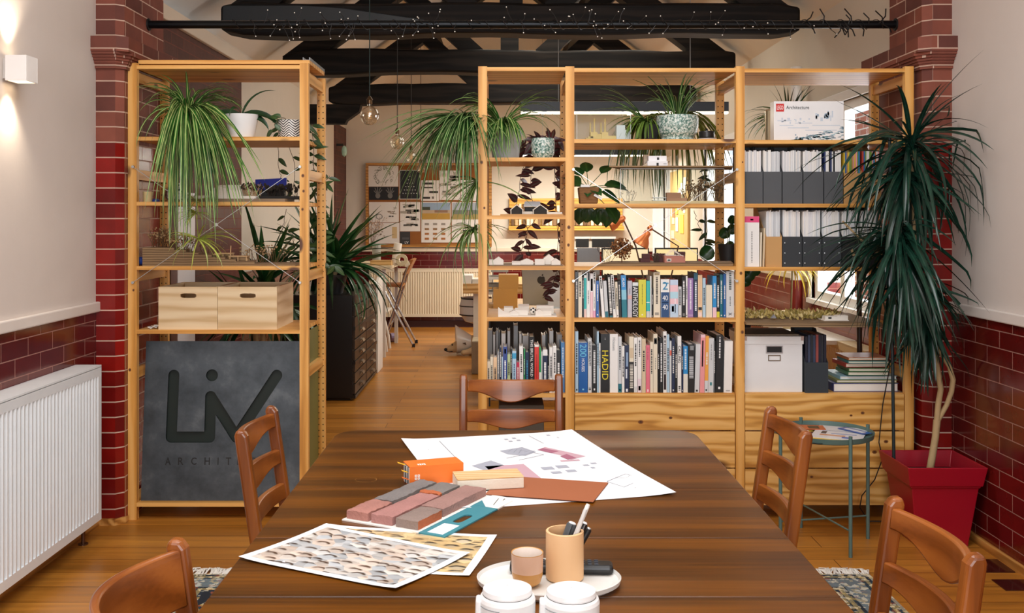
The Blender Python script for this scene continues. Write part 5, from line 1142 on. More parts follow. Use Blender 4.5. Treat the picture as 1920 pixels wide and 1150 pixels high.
sub('bowl', mat('121315', 0.3), t, lambda b: b.lathe(c, [(0.001, 0), (0.033, 0), (0.039, 0.012), (0.039, 0.036), (0.001, 0.036)], 24), smooth=True)
sub('lid', mat('17181a', 0.3), t, lambda b: b.lathe(c, [(0.04, 0.0365), (0.039, 0.042), (0.006, 0.045), (0.005, 0.05), (0.008, 0.054), (0.001, 0.058)], 24), smooth=True)

# middle bay, second: broad leaved plant, glass case with model, board with white house on top
c = (X(1103, 5.14), 5.14, zB2)
t = thing('peperomia', 'broad leaved green plant in a square brown cork pot at the left of middle bay', 'potted plant', c)
def taper(b, c, w0, w1, h):
    x, y, z = c; b.hexa([(x-w0, y-w0, z), (x+w0, y-w0, z), (x+w0, y+w0, z), (x-w0, y+w0, z), (x-w1, y-w1, z+h), (x+w1, y-w1, z+h), (x+w1, y+w1, z+h), (x-w1, y+w1, z+h)])
sub('pot', wood('cork', '8a6238', '7a5430', '6a4626', 'x', 8, 0.8, False), t, lambda b: taper(b, c, 0.044, 0.052, 0.084), bevel=0.006)
r = random.Random(61); b = B(); q = Vector(c)+Vector((0, 0, 0.085))
for az, el, L, w, pl in ((2.9, .5, .1, .075, .04), (2.2, .8, .09, .07, .08), (1.6, .9, .09, .07, .1), (0.6, .7, .09, .06, .11), (-.2, .1, .11, .08, .08), (.1, -.35, .12, .085, .07), (-.9, -.3, .07, .06, .03), (-1.7, -.5, .06, .05, .02), (3.6, .2, .1, .07, .03), (.4, .0, .11, .08, .14), (-.3, -.8, .1, .08, .13), (2.6, .1, .09, .07, .06)):
    d = Vector((math.cos(az)*math.cos(el), math.sin(az)*math.cos(el), math.sin(el))); p_ = q+d*pl; b.tube([q, p_], 0.002, 5, 0); oval(b, p_, d, (0, -0.5, 0.85), L, w, 1)
for k in range(9):      # leaves hanging behind and below the shelf
    a = Vector((X(1085+k*8, 5.58), 5.58, Z(386+r.uniform(0, 8), 5.58))); oval(b, a, (r.uniform(-.4, .4), 0, -1), (0, -1, 0.1), r.uniform(.07, .1), .07, 1)
b.build('leaves', [mat('3a5a2a', 0.5), GREENL], t, smooth=True)
for dx, dz, ang in ((0.045, 0.035, 0.5), (-0.02, 0.09, 0.0)): sub('plant_label', WHITE, t, lambda b: b.obox((c[0]+dx, c[1]-0.056, c[2]+dz), (0.045, 0.001, 0.012), Matrix.Rotation(ang, 3, 'Y')))
xa, xb, ya, yb2 = X(1163, 5.07), X(1358, 5.07), 5.07, 5.33; zt = Z(316, 5.07)
ms = thing('cased_model', 'long clear display case holding a pale timber site model with bare trees', 'architectural model', ((xa+xb)/2, 5.2, zB2))
sub('clear_case', ACR, ms, lambda b: case(b, xa, xb, ya, yb2, zB2+.0003, zt)); sub('case_edges', EDGE, ms, lambda b: caseedge(b, xa, xb, ya, yb2, zB2+.0003, zt))
sub('base', mat('dcc59a', 0.7), ms, lambda b: (b.box(xa+.004, xb-.004, ya+.004, yb2-.004, zB2+.0006, zB2+.006), b.prism([(X(1180, 5.1), 5.09, zB2+.006), (X(1345, 5.1), 5.09, zB2+.006), (X(1350, 5.2), 5.2, zB2+.006), (X(1170, 5.2), 5.2, zB2+.006)], (0, 0, .008))))
TERRA = mat('b98a6c', 0.7)
sub('pavilion', TERRA, ms, lambda b: (b.box(X(1250, 5.14), X(1288, 5.14), 5.14, 5.2, zB2+.014, zB2+.03), b.box(X(1250, 5.16), X(1277, 5.16), 5.16, 5.2, zB2+.03, zB2+.058)))
sub('glass_hall', mat('c4ccd0', 0.3), ms, lambda b: (b.box(X(1225, 5.13), X(1249, 5.13), 5.13, 5.19, zB2+.014, zB2+.018), b.box(X(1225, 5.13), X(1249, 5.13), 5.125, 5.195, zB2+.03, zB2+.033), [b.box(X(p_, 5.13), X(p_, 5.13)+.002, 5.13, 5.132, zB2+.018, zB2+.03) for p_ in (1226, 1233, 1241, 1248)]))
b = B(); twigs(b, X(1312, 5.2), 5.2, zB2+.014, 30, .035, .04, .11, .004, r, blobn=4); twigs(b, X(1345, 5.22), 5.22, zB2+.014, 18, .012, .04, .1, .004, r, blobn=4); twigs(b, X(1290, 5.2), 5.2, zB2+.014, 10, .02, .03, .07, .003, r); b.build('dried_trees', [DRY, DRYL], ms)
b = B(); twigs(b, X(1178, 5.2), 5.2, zB2+.012, 10, .02, .03, .06, .003, r); b.build('wire_trees', [mat('d8d0c4', .6), mat('e4dccc', .7)], ms)
bd = thing('house_model', 'white flat-roofed two-storey house model on a wide board laid over the clear case', 'architectural model', (X(1255, 5.15), 5.15, zt+.0035))
zz = zt+.0036
sub('board', GREYC, bd, lambda b: b.prism([(X(1142, 5.0), 5.0, zz), (X(1374, 5.0), 5.0, zz), (X(1372, 5.3), 5.3, zz), (X(1165, 5.3), 5.3, zz)], (0, 0, .007)))
hw = mat('f0f0f2', 0.6); zz += .0072
sub('lower_storey', hw, bd, lambda b: b.box(X(1214, 5.08), X(1252, 5.08), 5.08, 5.18, zz, zz+.027)); sub('upper_storey', hw, bd, lambda b: b.box(X(1216, 5.1), X(1250, 5.1), 5.1, 5.18, zz+.027, zz+.054))
sub('tower', mat('c9b8a0', .7), bd, lambda b: b.box(X(1207, 5.16), X(1215, 5.16), 5.16, 5.2, zz, zz+.064)); sub('ramp', mat('c9b8a0', .7), bd, lambda b: b.prism([(X(1203, 5.1), 5.1, zz), (X(1214, 5.1), 5.1, zz), (X(1214, 5.1), 5.1, zz+.022)], (0, .05, 0)))
for (a, d, e, f) in ((1231, 1235, .0, .018), (1233, 1237, .034, .046), (1244, 1250, .012, .014)): sub('opening', BLACK, bd, lambda b: b.box(X(a, 5.08), X(d, 5.08), 5.0795 if e < .03 else 5.0985, 5.081 if e < .03 else 5.101, zz+e, zz+f))

# middle bay, third: contour board with dried flower ball and red buildings
t = thing('contour_model', 'grey contour board model with a dark red house, a pink gabled house and flower-ball tree', 'architectural model', (X(1255, 5.12), 5.12, zB3))
sub('contour_board', GREYC, t, lambda b: [b.prism([(X(1118+k*5, 5.06), 5.052, zB3+.0003+k*.005), (X(1374, 5.06), 5.052, zB3+.0003+k*.005), (X(1372, 5.3), 5.32, zB3+.0003+k*.005), (X(1130+k*8, 5.3), 5.3, zB3+.0003+k*.005)], (0, 0, .0048)) for k in range(3)])
zz = zB3+.0155; DR = mat('4a1c1c', .6); PK = mat('b87868', .7)
for q in ((1201, 1219, 5.14, 5.2, 0, .02), (1205, 1219, 5.16, 5.2, .02, .042), (1229, 1245, 5.15, 5.2, 0, .022), (1227, 1248, 5.2, 5.23, 0, .042), (1265, 1285, 5.24, 5.26, 0, .05)):
    sub('red_block', DR, t, lambda b: b.box(X(q[0], q[2]), X(q[1], q[2]), q[2], q[3], zz+q[4], zz+q[5]))
ph = sub('pink_house', PK, t, lambda b: b.box(X(1246, 5.1), X(1285, 5.1), 5.1, 5.16, zz, zz+.034))
sub('window_frame', WCARD, ph, lambda b: b.box(X(1250, 5.1), X(1258.5, 5.1), 5.0985, 5.1, zz+.006, zz+.02)); sub('window_opening', BLACK, ph, lambda b: b.box(X(1251.5, 5.1), X(1257, 5.1), 5.0975, 5.0984, zz+.009, zz+.016))
def truss(b):
    x0, x1, xm = X(1248, 5.12), X(1280, 5.12), X(1262, 5.12)
    for yy in (5.1, 5.13, 5.16):
        b.bar((x0, yy, zz+.036), (xm, yy, zz+.066), .0016, .0016, up=(0, 1, 0)); b.bar((xm, yy, zz+.066), (x1, yy, zz+.030), .0016, .0016, up=(0, 1, 0)); b.bar((x0, yy, zz+.036), (x1, yy, zz+.036), .0014, .0014, up=(0, 1, 0))
        for k in range(4): b.bar((x0+(x1-x0)*(k+.5)/4, yy, zz+.036), (xm+(k-1.5)*.004, yy, zz+.06), .001, .001, up=(0, 1, 0))
sub('roof_truss', WCARD, t, truss)
b = B(); r = random.Random(71); cc = Vector((X(1166, 5.16), 5.16, Z(466, 5.16)))
b.tube([(cc.x, cc.y, zz), cc], .003, 6)
for i in range(230):
    d = Vector((r.gauss(0, 1), r.gauss(0, 1), r.gauss(0, 1))).normalized(); e = cc+Vector((d.x*.062, d.y*.05, d.z*.058))*r.uniform(.45, 1.0); b.tube([cc+d*.01, e], .0008, 3); b.ball(e, r.uniform(.003, .007), 5, r.choice((0, 1, 1)))
b.build('flower_ball', [mat('6a3e1e', .9), mat('8a5a30', .9, vary=.3)], t)
b = B(); twigs(b, X(1230, 5.14), 5.14, zz, 16, .015, .02, .05, .0028, r); twigs(b, X(1140, 5.16), 5.16, zz, 8, .03, .03, .1, .002, r); twigs(b, X(1275, 5.12), 5.11, zz, 5, .02, .004, .05, .002, r); b.build('wire_trees', [mat('4a3a30', .7), mat('5a4a3a', .8)], t)
c = (X(1366, 5.42), 5.42, zB3)
t = thing('money_plant', 'round-leaved plant in a dark pot at the right of middle bay beside the post', 'potted plant', c)
sub('pot', mat('1c1e20', .5), t, lambda b: zpot(b, c, .055, .045, .10), smooth=True)
sub('soil', SOIL, t, lambda b: b.lathe(c, [(0.001, 0.081), (0.043, 0.082)], 14))
b = B(); q = Vector(c)+Vector((0, 0, .09))
for px, py, sz in ((1325, 474, .085), (1358, 437, .065), (1372, 430, .06), (1362, 478, .06), (1368, 462, .06), (1374, 490, .05), (1372, 412, .05), (1400, 514, .09), (1412, 505, .08), (1396, 526, .07)):
    p_ = P(px, py, 5.5); b.tube([q, q.lerp(p_, .5)+Vector((0, 0, .04)), p_], .002, 5, 0)
    n_ = 12; vs = [p_+Vector((math.cos(2*PI*i/n_)*sz/2, -.01+.012*math.sin(2*PI*i/n_*2), math.sin(2*PI*i/n_)*sz/2)) for i in range(n_)]; b.add([p_+Vector((0, .008, 0))]+vs, [(0, 1+i, 1+(i+1) % n_) for i in range(n_)], 1, [[(.5, 0), (.9, 1), (.9, 1)]]*n_)
b.build('leaves', [mat('4a6a34', .5), GREENL], t, smooth=True)
b = B()
for pts in ([(1300, 395), (1310, 420), (1322, 450)], [(1322, 392), (1326, 430), (1320, 462)], [(1304, 300), (1318, 330), (1310, 360)], [(1335, 290), (1328, 330), (1334, 370)]): vine(b, [Vector((X(a, 5.58), 5.58, Z(d, 5.58))) for a, d in pts], .05, .07, .02, r)
tr = b.build('trailing_stems', [mat('3a3a24', .6), STRAP], t, smooth=True)

# right bay, top: toy brick set box, tin, spider plant
zC1 = zc[1]
x0, x1 = X(1451, 5.11), X(1582, 5.11); h = Z(190, 5.11)-zC1
bx = thing('building_set_box', 'white construction set box with a red square logo and pale skyline picture', 'box', ((x0+x1)/2, 5.14, zC1))
sub('carton', mat('eef0f2', .3), bx, lambda b: b.box(x0, x1, 5.11, 5.18, zC1, zC1+h), bevel=.001)
def lp(u, v): return (x0+(x1-x0)*u, zC1+h*(1-v))     # fractions of the front panel, v downwards
sub('logo_square', mat('d02a28', .35), bx, lambda b: b.box(lp(.03, 0)[0], lp(.145, 0)[0], 5.1092, 5.1099, lp(0, .26)[1], lp(0, .06)[1]))
text('LEGO', frame(Vector((lp(.0875, 0)[0], 5.1085, lp(0, .16)[1]))-Vector(bx.location), (1, 0, 0), (0, 0, 1)), (x1-x0)*.088, h*.105, mat('ffffff', .4, vary=0), bx)
text('Architecture', frame(Vector((lp(.34, 0)[0], 5.1094, lp(0, .155)[1]))-Vector(bx.location), (1, 0, 0), (0, 0, 1)), (x1-x0)*.33, h*.085, mat('303438', .4, vary=0), bx)
SKY1, SKY2, SKY3 = mat('c9d6e4', .35), mat('8fa8bc', .35), mat('4f7890', .35)
r = random.Random(9)
def sky(b, n, u0, u1, v0, v1, hmin, hmax, yy):
    for i in range(n):
        u = r.uniform(u0, u1); v = r.uniform(v0, v1); w = r.uniform(.01, .035); hh = r.uniform(hmin, hmax)
        b.box(lp(u, 0)[0], lp(min(.985, u+w), 0)[0], yy, 5.1099, lp(0, v)[1], lp(0, v-hh)[1])
sub('picture', SKY1, bx, lambda b: (sky(b, 14, .1, .55, .46, .60, .02, .06, 5.1096), sky(b, 10, .58, .9, .40, .5, .08, .18, 5.1095), [b.box(lp(u, 0)[0], lp(u+w, 0)[0], 5.1096, 5.1099, lp(0, v+.018)[1], lp(0, v)[1]) for u, w, v in ((.05, .2, .48), (.3, .25, .54), (.55, .4, .60), (.2, .3, .66), (.45, .45, .72), (.08, .2, .60))]))
sub('picture', SKY2, bx, lambda b: (sky(b, 10, .3, .6, .86, .97, .03, .06, 5.1094), sky(b, 5, .6, .8, .38, .46, .05, .1, 5.1093)))
def shard(b):
    for i in range(90):
        u = .22+.75*r.random()**.7; v0 = .99-(u-.22)*.46*r.random(); s_ = r.uniform(.03, .10); a = r.uniform(-.4, .4)
        (xa, za_) = lp(u, v0); pts = [(xa, 5.1094, za_), (min(x1-.001, xa+s_*(x1-x0)), 5.1094, za_+a*s_*.05), (min(x1-.001, xa+s_*.8*(x1-x0)), 5.1094, min(za_+s_*.22*h+.002, zC1+h*.42)), (xa+s_*.2*(x1-x0)*.5, 5.1094, min(za_+s_*.18*h, zC1+h*.42))]
        b.poly(pts, r.choice((0, 1, 2)))
sub('picture', [SKY3, mat('9cc4d0', .35), mat('6a94a8', .35)], bx, shard)
tag(sub('tin_canister', mat('c9bda0', .25, .7), None, lambda b: b.lathe((X(1447, 5.24), 5.24, zC1), [(.001, 0), (.032, 0), (.034, .01), (.034, .165), (.03, .172), (.001, .172)], 28), smooth=True), 'upright pale metal canister just left of the white construction set box', 'canister')
c = (X(1478, 5.4), 5.4, zC1)
t = thing('spider_plant', 'spider plant in a dark pot behind the construction set box, leaves rising above it', 'potted plant', c)
sub('pot', mat('2a2c2c', .5), t, lambda b: zpot(b, c, .075, .06, .12), smooth=True)
sub('soil', SOIL, t, lambda b: b.lathe(c, [(0.001, 0.101), (0.062, 0.102)], 14))
top = Vector(c)+Vector((0, -.0, .12))
spider(t, top, 34, (.18, .3), .012, SPIDERD, (PI*.75, PI*1.3), (.3, 1.0), (1.4, 2.2), seed=81, zmin=zC1+.004, pw=.8)
spider(t, top, 24, (.14, .24), .012, STRAP, (0, 2*PI), (.9, 1.5), (.2, .9), seed=82)

# right bay: moss landscape model resting on the half-depth shelf
zM = zf(612)
t = thing('moss_model', 'wide board model covered in dry moss with a small white building, right bay', 'architectural model', (X(1515, 5.15), 5.15, zM+.001))
sub('board', GREYC, t, lambda b: [b.prism([(X(1400+(1-k)*32, 4.98), 4.985+.002*k, zM+.001+k*.0115), (X(1655, 4.98), 4.985, zM+.001+k*.0115), (X(1655, 5.0), 5.5, zM+.001+k*.0115), (X(1392, 5.08), 5.5, zM+.001+k*.0115), (X(1392, 5.08), 5.15-.03*(k == 1), zM+.001+k*.0115)], (0, 0, .0112)) for k in range(2)])
b = B(); r = random.Random(91); zz = zM+.024
for i in range(900):
    px = r.uniform(1398, 1568); yy = r.uniform(5.07, 5.32); t_ = (px-1398)/170
    if yy < 5.08+.06*abs(math.sin(t_*5)): continue
    p_ = Vector((X(px, yy), yy, zz)); d = Vector((r.gauss(0, .6), r.gauss(0, .6), 1)).normalized(); oval(b, p_+d*r.uniform(0, .03), d, (r.uniform(-1, 1), -1, .2), r.uniform(.014, .030), r.uniform(.008, .016), r.choice((0, 0, 1, 2)), 3)
b.build('moss', [mat('b09a5a', .9, vary=.2), mat('8a7a3a', .9, vary=.2), mat('d0bc84', .9, vary=.2)], t)
sub('building', WCARD, t, lambda b: (b.box(X(1545, 5.06), X(1592, 5.06), 5.06, 5.16, zz, zz+.004), b.box(X(1547, 5.07), X(1570, 5.07), 5.07, 5.12, zz+.004, zz+.022), b.box(X(1570, 5.07), X(1590, 5.07), 5.07, 5.12, zz+.004, zz+.026)))
sub('opening', BLACK, t, lambda b: b.box(X(1553, 5.07), X(1559, 5.07), 5.0685, 5.071, zz+.010, zz+.018))
sub('rock', mat('8a8a90', .8), t, lambda b: b.prism([(X(1444, 5.12), 5.1, zz+.01), (X(1454, 5.12), 5.1, zz+.01), (X(1450, 5.12), 5.1, zz+.028)], (0, .02, 0)))
# things low in the narrow bay
tag(sub('archive_box', mat('5a5248', .8), None, lambda b: b.box(X(935, 5.1), X(1020, 5.1), 5.1, 5.45, .30, .56), bevel=.004), 'brown-grey archive box in the dark bottom of the narrow bay behind the end chair', 'box')
shelf(right, bays[0][0], bays[0][1], .30)

# ------------------------------------------------------------------ dining table
ZT = 0.75
TX0, TX1, TF, TN = -0.585, 0.668, 3.59, 1.12
tb = thing('dining_table', 'large dark oak dining table with cross boards, strewn with papers and samples', 'table', (0.04, 2.35, 0))
cuts = [TN, 1.62, 2.007, 2.379, 2.816, TF]
for i in range(5):
    y0, y1 = cuts[i]+0.0012, cuts[i+1]-0.0012
    b = B()
    if i == 4:
        pts = [(TX0, y0), (TX1, y0)]
        for k in range(7): a = k/6*PI/2; pts.append((TX1-.07+.07*math.cos(a), y1-.10+.10*math.sin(a)))
        for k in range(7): a = PI/2+k/6*PI/2; pts.append((TX0+.07+.07*math.cos(a), y1-.10+.10*math.sin(a)))
        b.prism([(x, y, ZT-.03) for x, y in pts], (0, 0, .03))
    else: b.box(TX0, TX1, y0, y1, ZT-.03, ZT)
    b.build('top_board', TABLEW, tb, bevel=.003)
sub('apron', TABLEW, tb, lambda b: (b.box(TX0+.09, TX1-.09, 2.90, 2.925, ZT-.13, ZT-.031), b.box(TX0+.09, TX1-.09, TN+.1, TN+.125, ZT-.13, ZT-.031), b.box(TX0+.09, TX0+.115, TN+.125, 2.90, ZT-.13, ZT-.031), b.box(TX1-.115, TX1-.09, TN+.125, 2.90, ZT-.13, ZT-.031)))
for xx in (TX0+.12, TX1-.12):
    for yy in (1.50, 2.83): sub('leg', TABLEW, tb, lambda b: b.hexa([(xx-.028, yy-.028, .0105), (xx+.028, yy-.028, .0105), (xx+.028, yy+.028, .0105), (xx-.028, yy+.028, .0105), (xx-.04, yy-.04, ZT-.031), (xx+.04, yy-.04, ZT-.031), (xx+.04, yy+.04, ZT-.031), (xx-.04, yy+.04, ZT-.031)]), bevel=.004)
def tp(px, py, z=ZT): D = (H-z)*F/(py-CY); return Vector((X(px, D), D, z))

# ------------------------------------------------------------------ chairs
def make_chair(label, broad=False):
    t = thing('dining_chair', label, 'chair', (0, 0, 0), 'teak ladder-back chairs around the table')
    lean = lambda z: -0.055*max(0, (z-.44)/.38)-0.02*max(0, (.3-z)/.3)
    for s in (-1, 1):
        b = B(); prof = []
        zs = [0, .12, .3, .44, .55, .66, .76, .805]
        fr = [(lean(z)-.02, z) for z in zs]; bk = [(lean(z)+(.022 if z > .3 else .018), z) for z in zs]
        ptop = [(lean(.82)-.012, .824), (lean(.82)+.012, .822)]
        pts = fr+ptop+bk[::-1]
        b.prism([(s*.207-.017, y, z) for y, z in pts], (.034, 0, 0)); b.build('rear_post', CHAIRW, t, bevel=.009, seg=3)
    def railm(zt, de, dm, bulge, rise, th=.02):
        b = B(); n = 20; vs = []
        for i in range(n+1):
            u = -1+2*i/n; x = u*.19; y = lean(zt-.03)-bulge*(1-u*u); k = (0.5+0.5*math.cos(PI*u))**1.1
            zb = zt-de-(dm-de)*k; za_ = zt-rise*(1-u*u); l2 = lean(zb)-lean(zt)
            vs += [(x, y-th/2+l2, zb), (x, y+th/2+l2, zb), (x, y+th/2, za_), (x, y-th/2, za_)]
        fs = [(0, 1, 2, 3), (4*n+3, 4*n+2, 4*n+1, 4*n)]
        for i in range(n):
            for j in range(4): fs.append((4*i+j, 4*i+4+j, 4*i+4+(j+1) % 4, 4*i+(j+1) % 4))
        b.add(vs, fs); return b
    (railm(.805, .118, .150, .075, .004, .018) if broad else railm(.800, .05, .105, .052, .008)).build('top_rail', CHAIRX, t, smooth=True, bevel=.005)
    railm(.672, .05, .088, .045, .004).build('back_rail', CHAIRX, t, smooth=True, bevel=.004)
    railm(.553, .055, .060, .03, .0).build('back_rail', CHAIRX, t, smooth=True, bevel=.004)
    sub('seat', CHAIRX, t, lambda b: b.prism([(-.20, .025, .425), (.20, .025, .425), (.225, .40, .435), (.215, .425, .435), (-.215, .425, .435), (-.225, .40, .435)], (0, 0, .025)), bevel=.008)
    sub('seat_frame', CHAIRX, t, lambda b: (b.box(-.188, .188, .372, .392, .37, .425), b.box(-.188, .188, -.0, .02, .37, .424), b.box(-.195, -.175, .02, .372, .37, .424), b.box(.175, .195, .02, .372, .37, .424)))
    for s in (-1, 1): sub('front_leg', CHAIRW, t, lambda b: b.hexa([(s*.195-.014, .362, 0), (s*.195+.014, .362, 0), (s*.195+.014, .39, 0), (s*.195-.014, .39, 0), (s*.195-.02, .36, .43), (s*.195+.02, .36, .43), (s*.195+.02, .40, .43), (s*.195-.02, .40, .43)]), bevel=.004)
    for s in (-1, 1): sub('stretcher', CHAIRX, t, lambda b: b.bar((s*.2, .0, .2), (s*.195, .375, .2), .014, .03))
    return t
c0 = make_chair('teak dining chair at the far end of the table, its back against the bookshelves')
spots = [((.031, 4.352), 180, None), ((.895, 3.39), 90, 'teak dining chair at the table edge in front of the green tray table'), ((.885, 2.225), 90, 'teak dining chair nearest the camera in the lower right corner, by the rug'),
         ((-.775, 3.40), -90, 'teak dining chair in front of the steel sign'), ((-.628, 1.905), -90, 'teak dining chair cut off by the lower left picture edge near the radiator')]
for i, ((x, y), rz, lab) in enumerate(spots):
    o = c0 if i == 0 else (dup(c0) if i < 4 else make_chair(lab, True))
    o.location = (x, y, 0 if i == 0 else .0102); o.rotation_euler = (0, 0, math.radians(rz))
    if lab: o['label'] = lab

# ------------------------------------------------------------------ things on the table
PAPER = mat('f1f3f6', .6, vary=.015)
def sheet(name, label, cat, pts, z, m, th=.0006, grid=None, curl=0.0):
    """flat sheet from four corners (far left, far right, near right, near left), uv over it, edges curling a touch"""
    a, c, d, e = [Vector((p[0], p[1], z)) for p in pts]; n = 14; vs = []; fs = []; us = []
    for layer in (0, 1):
        for i in range(n+1):
            for j in range(n+1):
                u, v = j/n, i/n; p_ = a.lerp(c, u).lerp(e.lerp(d, u), v); k = curl*(abs(u-.5)*2)**6*(abs(v-.5)*2)**2
                vs.append(p_+Vector((0, 0, k+(th if layer == 0 else 0))))
    N1 = (n+1)**2
    for i in range(n):
        for j in range(n):
            q = i*(n+1)+j; u0, u1, v0, v1 = j/n, (j+1)/n, 1-i/n, 1-(i+1)/n
            fs.append((q, q+n+1, q+n+2, q+1)); us.append([(u0, v0), (u0, v1), (u1, v1), (u1, v0)])
            fs.append((N1+q, N1+q+1, N1+q+n+2, N1+q+n+1)); us.append([(u0, v0)]*4)
    b = B(); b.add(vs, fs, 0, us); o = b.build(name, m, smooth=True); tag(o, label, cat)
    def at(u, v, dz=.0004): p_ = a.lerp(c, u).lerp(e.lerp(d, u), v); return Vector((p_.x, p_.y, z+th+dz))
    return o, at
pl = [tp(752, 826), tp(1072, 809), tp(1268, 928)]; pl.append(pl[0]+pl[2]-pl[1])
plan, at = sheet('drawing_sheet', 'large white sheet of pink and grey architectural drawings at the far end of the table', 'drawing', pl, ZT+.0005, PAPER, curl=.006)
def ink(name, col, polys, dz=.0006, alpha=None):
    b = B()
    for q in polys: b.poly([at(u, v, dz) for u, v in q])
    return b.build(name, mat(col, .7, vary=.0), plan)
def rect(u0, v0, u1, v1): return [(u0, v0), (u0, v1), (u1, v1), (u1, v0)]
def line(u0, v0, u1, v1, w=.0016):
    d = Vector((u1-u0, v1-v0)); d.normalize(); n_ = Vector((-d.y, d.x))*w
    return [(u0+n_.x, v0+n_.y), (u0-n_.x, v0-n_.y), (u1-n_.x, v1-n_.y), (u1+n_.x, v1+n_.y)]
ink('drawing', 'c9a4b0', [rect(.30, .50, .50, .58), rect(.33, .58, .50, .72), rect(.26, .74, .40, .82), [(.66, .30), (.72, .26), (.80, .36), (.74, .40)], [(.74, .40), (.80, .36), (.86, .44), (.76, .48)], rect(.70, .48, .80, .50)])
ink('drawing', 'a86a80', [[(.66, .30), (.70, .275), (.76, .34), (.71, .365)], [(.73, .42), (.78, .39), (.80, .46), (.745, .475)]], .0008)
ink('drawing', 'a9adba', [[(.46, .28), (.60, .24), (.64, .33), (.56, .38), (.48, .34)], [(.24, .48), (.36, .42), (.40, .50), (.28, .56)], rect(.56, .56, .62, .60), rect(.64, .55, .70, .59), rect(.58, .63, .63, .66), rect(.66, .62, .71, .65), rect(.56, .08, .58, .10), rect(.61, .07, .63, .09), rect(.57, .12, .59, .14), rect(.62, .11, .64, .13), rect(.82, .05, .84, .07), rect(.86, .10, .88, .12), rect(.78, .56, .81, .58), rect(.83, .54, .86, .56), rect(.80, .60, .82, .62)])
lines = [line(.2, .06, .2, .40), line(.06, .1, .1, .2), line(.72, .05, .74, .2), line(.78, .8, .92, .72), line(.92, .72, .96, .80), line(.78, .8, .82, .88), line(.82, .88, .96, .80), line(.86, .9, .93, .86), line(.45, .40, .62, .34), line(.62, .34, .66, .38), line(.50, .44, .66, .38)]
for k in range(6): lines.append(line(.50+.02*k, .30+.02*(k % 3), .54+.02*k, .26+.01*k))
for k in range(9): a0, a1 = k*.3, (k+1)*.3; lines.append(line(.88+.05*math.cos(a0), .72+.05*math.sin(a0), .88+.05*math.cos(a1), .72+.05*math.sin(a1), .0008))
ink('drawing', '8a8e9c', lines, .0007)
br4 = [(.007, 2.934), (.295, 2.861), (.234, 2.664), (-.054, 2.737)]
sheet('card', 'flat red-brown card lying on the drawing sheet', 'card', br4, ZT+.003, mat('a4603e', .55, vary=.03), th=.0015)
# cream block
def rotbox(c, L, Wd, h, ang): return Matrix.Rotation(ang, 3, 'Z'), Vector(c)
blk = thing('sample_block', 'long cream sample block with a wood-coloured top beside the orange swatch box', 'sample', (-.045, 2.83, ZT+.005))
a_ = math.atan2(.037, .181); M3 = Matrix.Rotation(a_, 3, 'Z')
sub('body', mat('e4dccc', .7, bump=.3, bscale=120), blk, lambda b: b.obox((-.045, 2.826, ZT+.005+.0145), (.186, .09, .029), M3), bevel=.002)
sub('top_face', wood('birch_face', 'e8c89a', 'dfba86', 'cfa670', 'x', 2, .5, False), blk, lambda b: b.obox((-.045, 2.826, ZT+.005+.031), (.186, .09, .0038), M3), bevel=.001)
# orange colour deck
od = thing('colour_deck', 'orange box of colour swatches with yellow page tabs on the dining table', 'swatch box', (-.188, 2.88, ZT))
p0, p1 = tp(768, 914), tp(869, 905); dr = (p1-p0).normalized(); dn = Vector((-dr.y, dr.x, 0)); Lb = (p1-p0).length; hb = .056; OR = mat('ee7a2c', .45)
def dk(u, v, z): return p0+dr*u+dn*v+Vector((0, 0, z))
MO = Matrix((dr, dn, (0, 0, 1))).transposed()
sub('sleeve', OR, od, lambda b: (b.obox(dk(Lb/2, .001, hb/2), (Lb, .002, hb), MO), b.obox(dk(Lb/2, .075, hb/2), (Lb, .002, hb), MO), b.obox(dk(Lb/2, .038, hb-.001), (Lb, .072, .002), MO), b.obox(dk(Lb/2, .038, .0015), (Lb, .072, .002), MO), b.obox(dk(Lb-.001, .038, hb/2), (.002, .072, hb-.008), MO)))
rr_ = random.Random(4)
for k in range(14): sub('swatch_page', mat(['e8e6e0', 'b8bcc0', '4a4e54', 'd8dcdc', '8a9094', 'f0f0ec', '2c3034'][k % 7], .5), od, lambda b: b.obox(dk(Lb/2-.006-rr_.uniform(0, .004), .006+k*.005, hb/2), (Lb-.012, .0035, hb-.008), MO))
for (v, z, c_, s_) in ((.05, .054, 'f0b820', .03), (.02, .040, 'f0b820', .02), (.012, .022, 'f07828', .022)): sub('tab', mat(c_, .5), od, lambda b: b.obox(dk(-.008, v, z), (s_, .014, .0012), MO@Matrix.Rotation(.35, 3, 'Y')))
def fq(b, u, z, s_, k): b.obox(dk(u, -.0004, z), (s_, .0006, k), MO)
sub('logo', mat('f6f2ec', .5, vary=0), od, lambda b: [fq(b, .018+.0072*i+.001*(i > 0), .030-.0078*j, .0062, .0062) for i in range(2) for j in range(2) ])
sub('logo', mat('f6f2ec', .5, vary=0), od, lambda b: [b.obox(dk(.03+.006*i, .02, hb+.0004), (.004, .016 if i % 2 else .012, .0006), MO) for i in range(4)])
sub('logo_mark', OR, od, lambda b: [fq(b, .0185+.0072*i, .030-.0078*j, .0028, .0022) for i in range(2) for j in range(2)] and None)
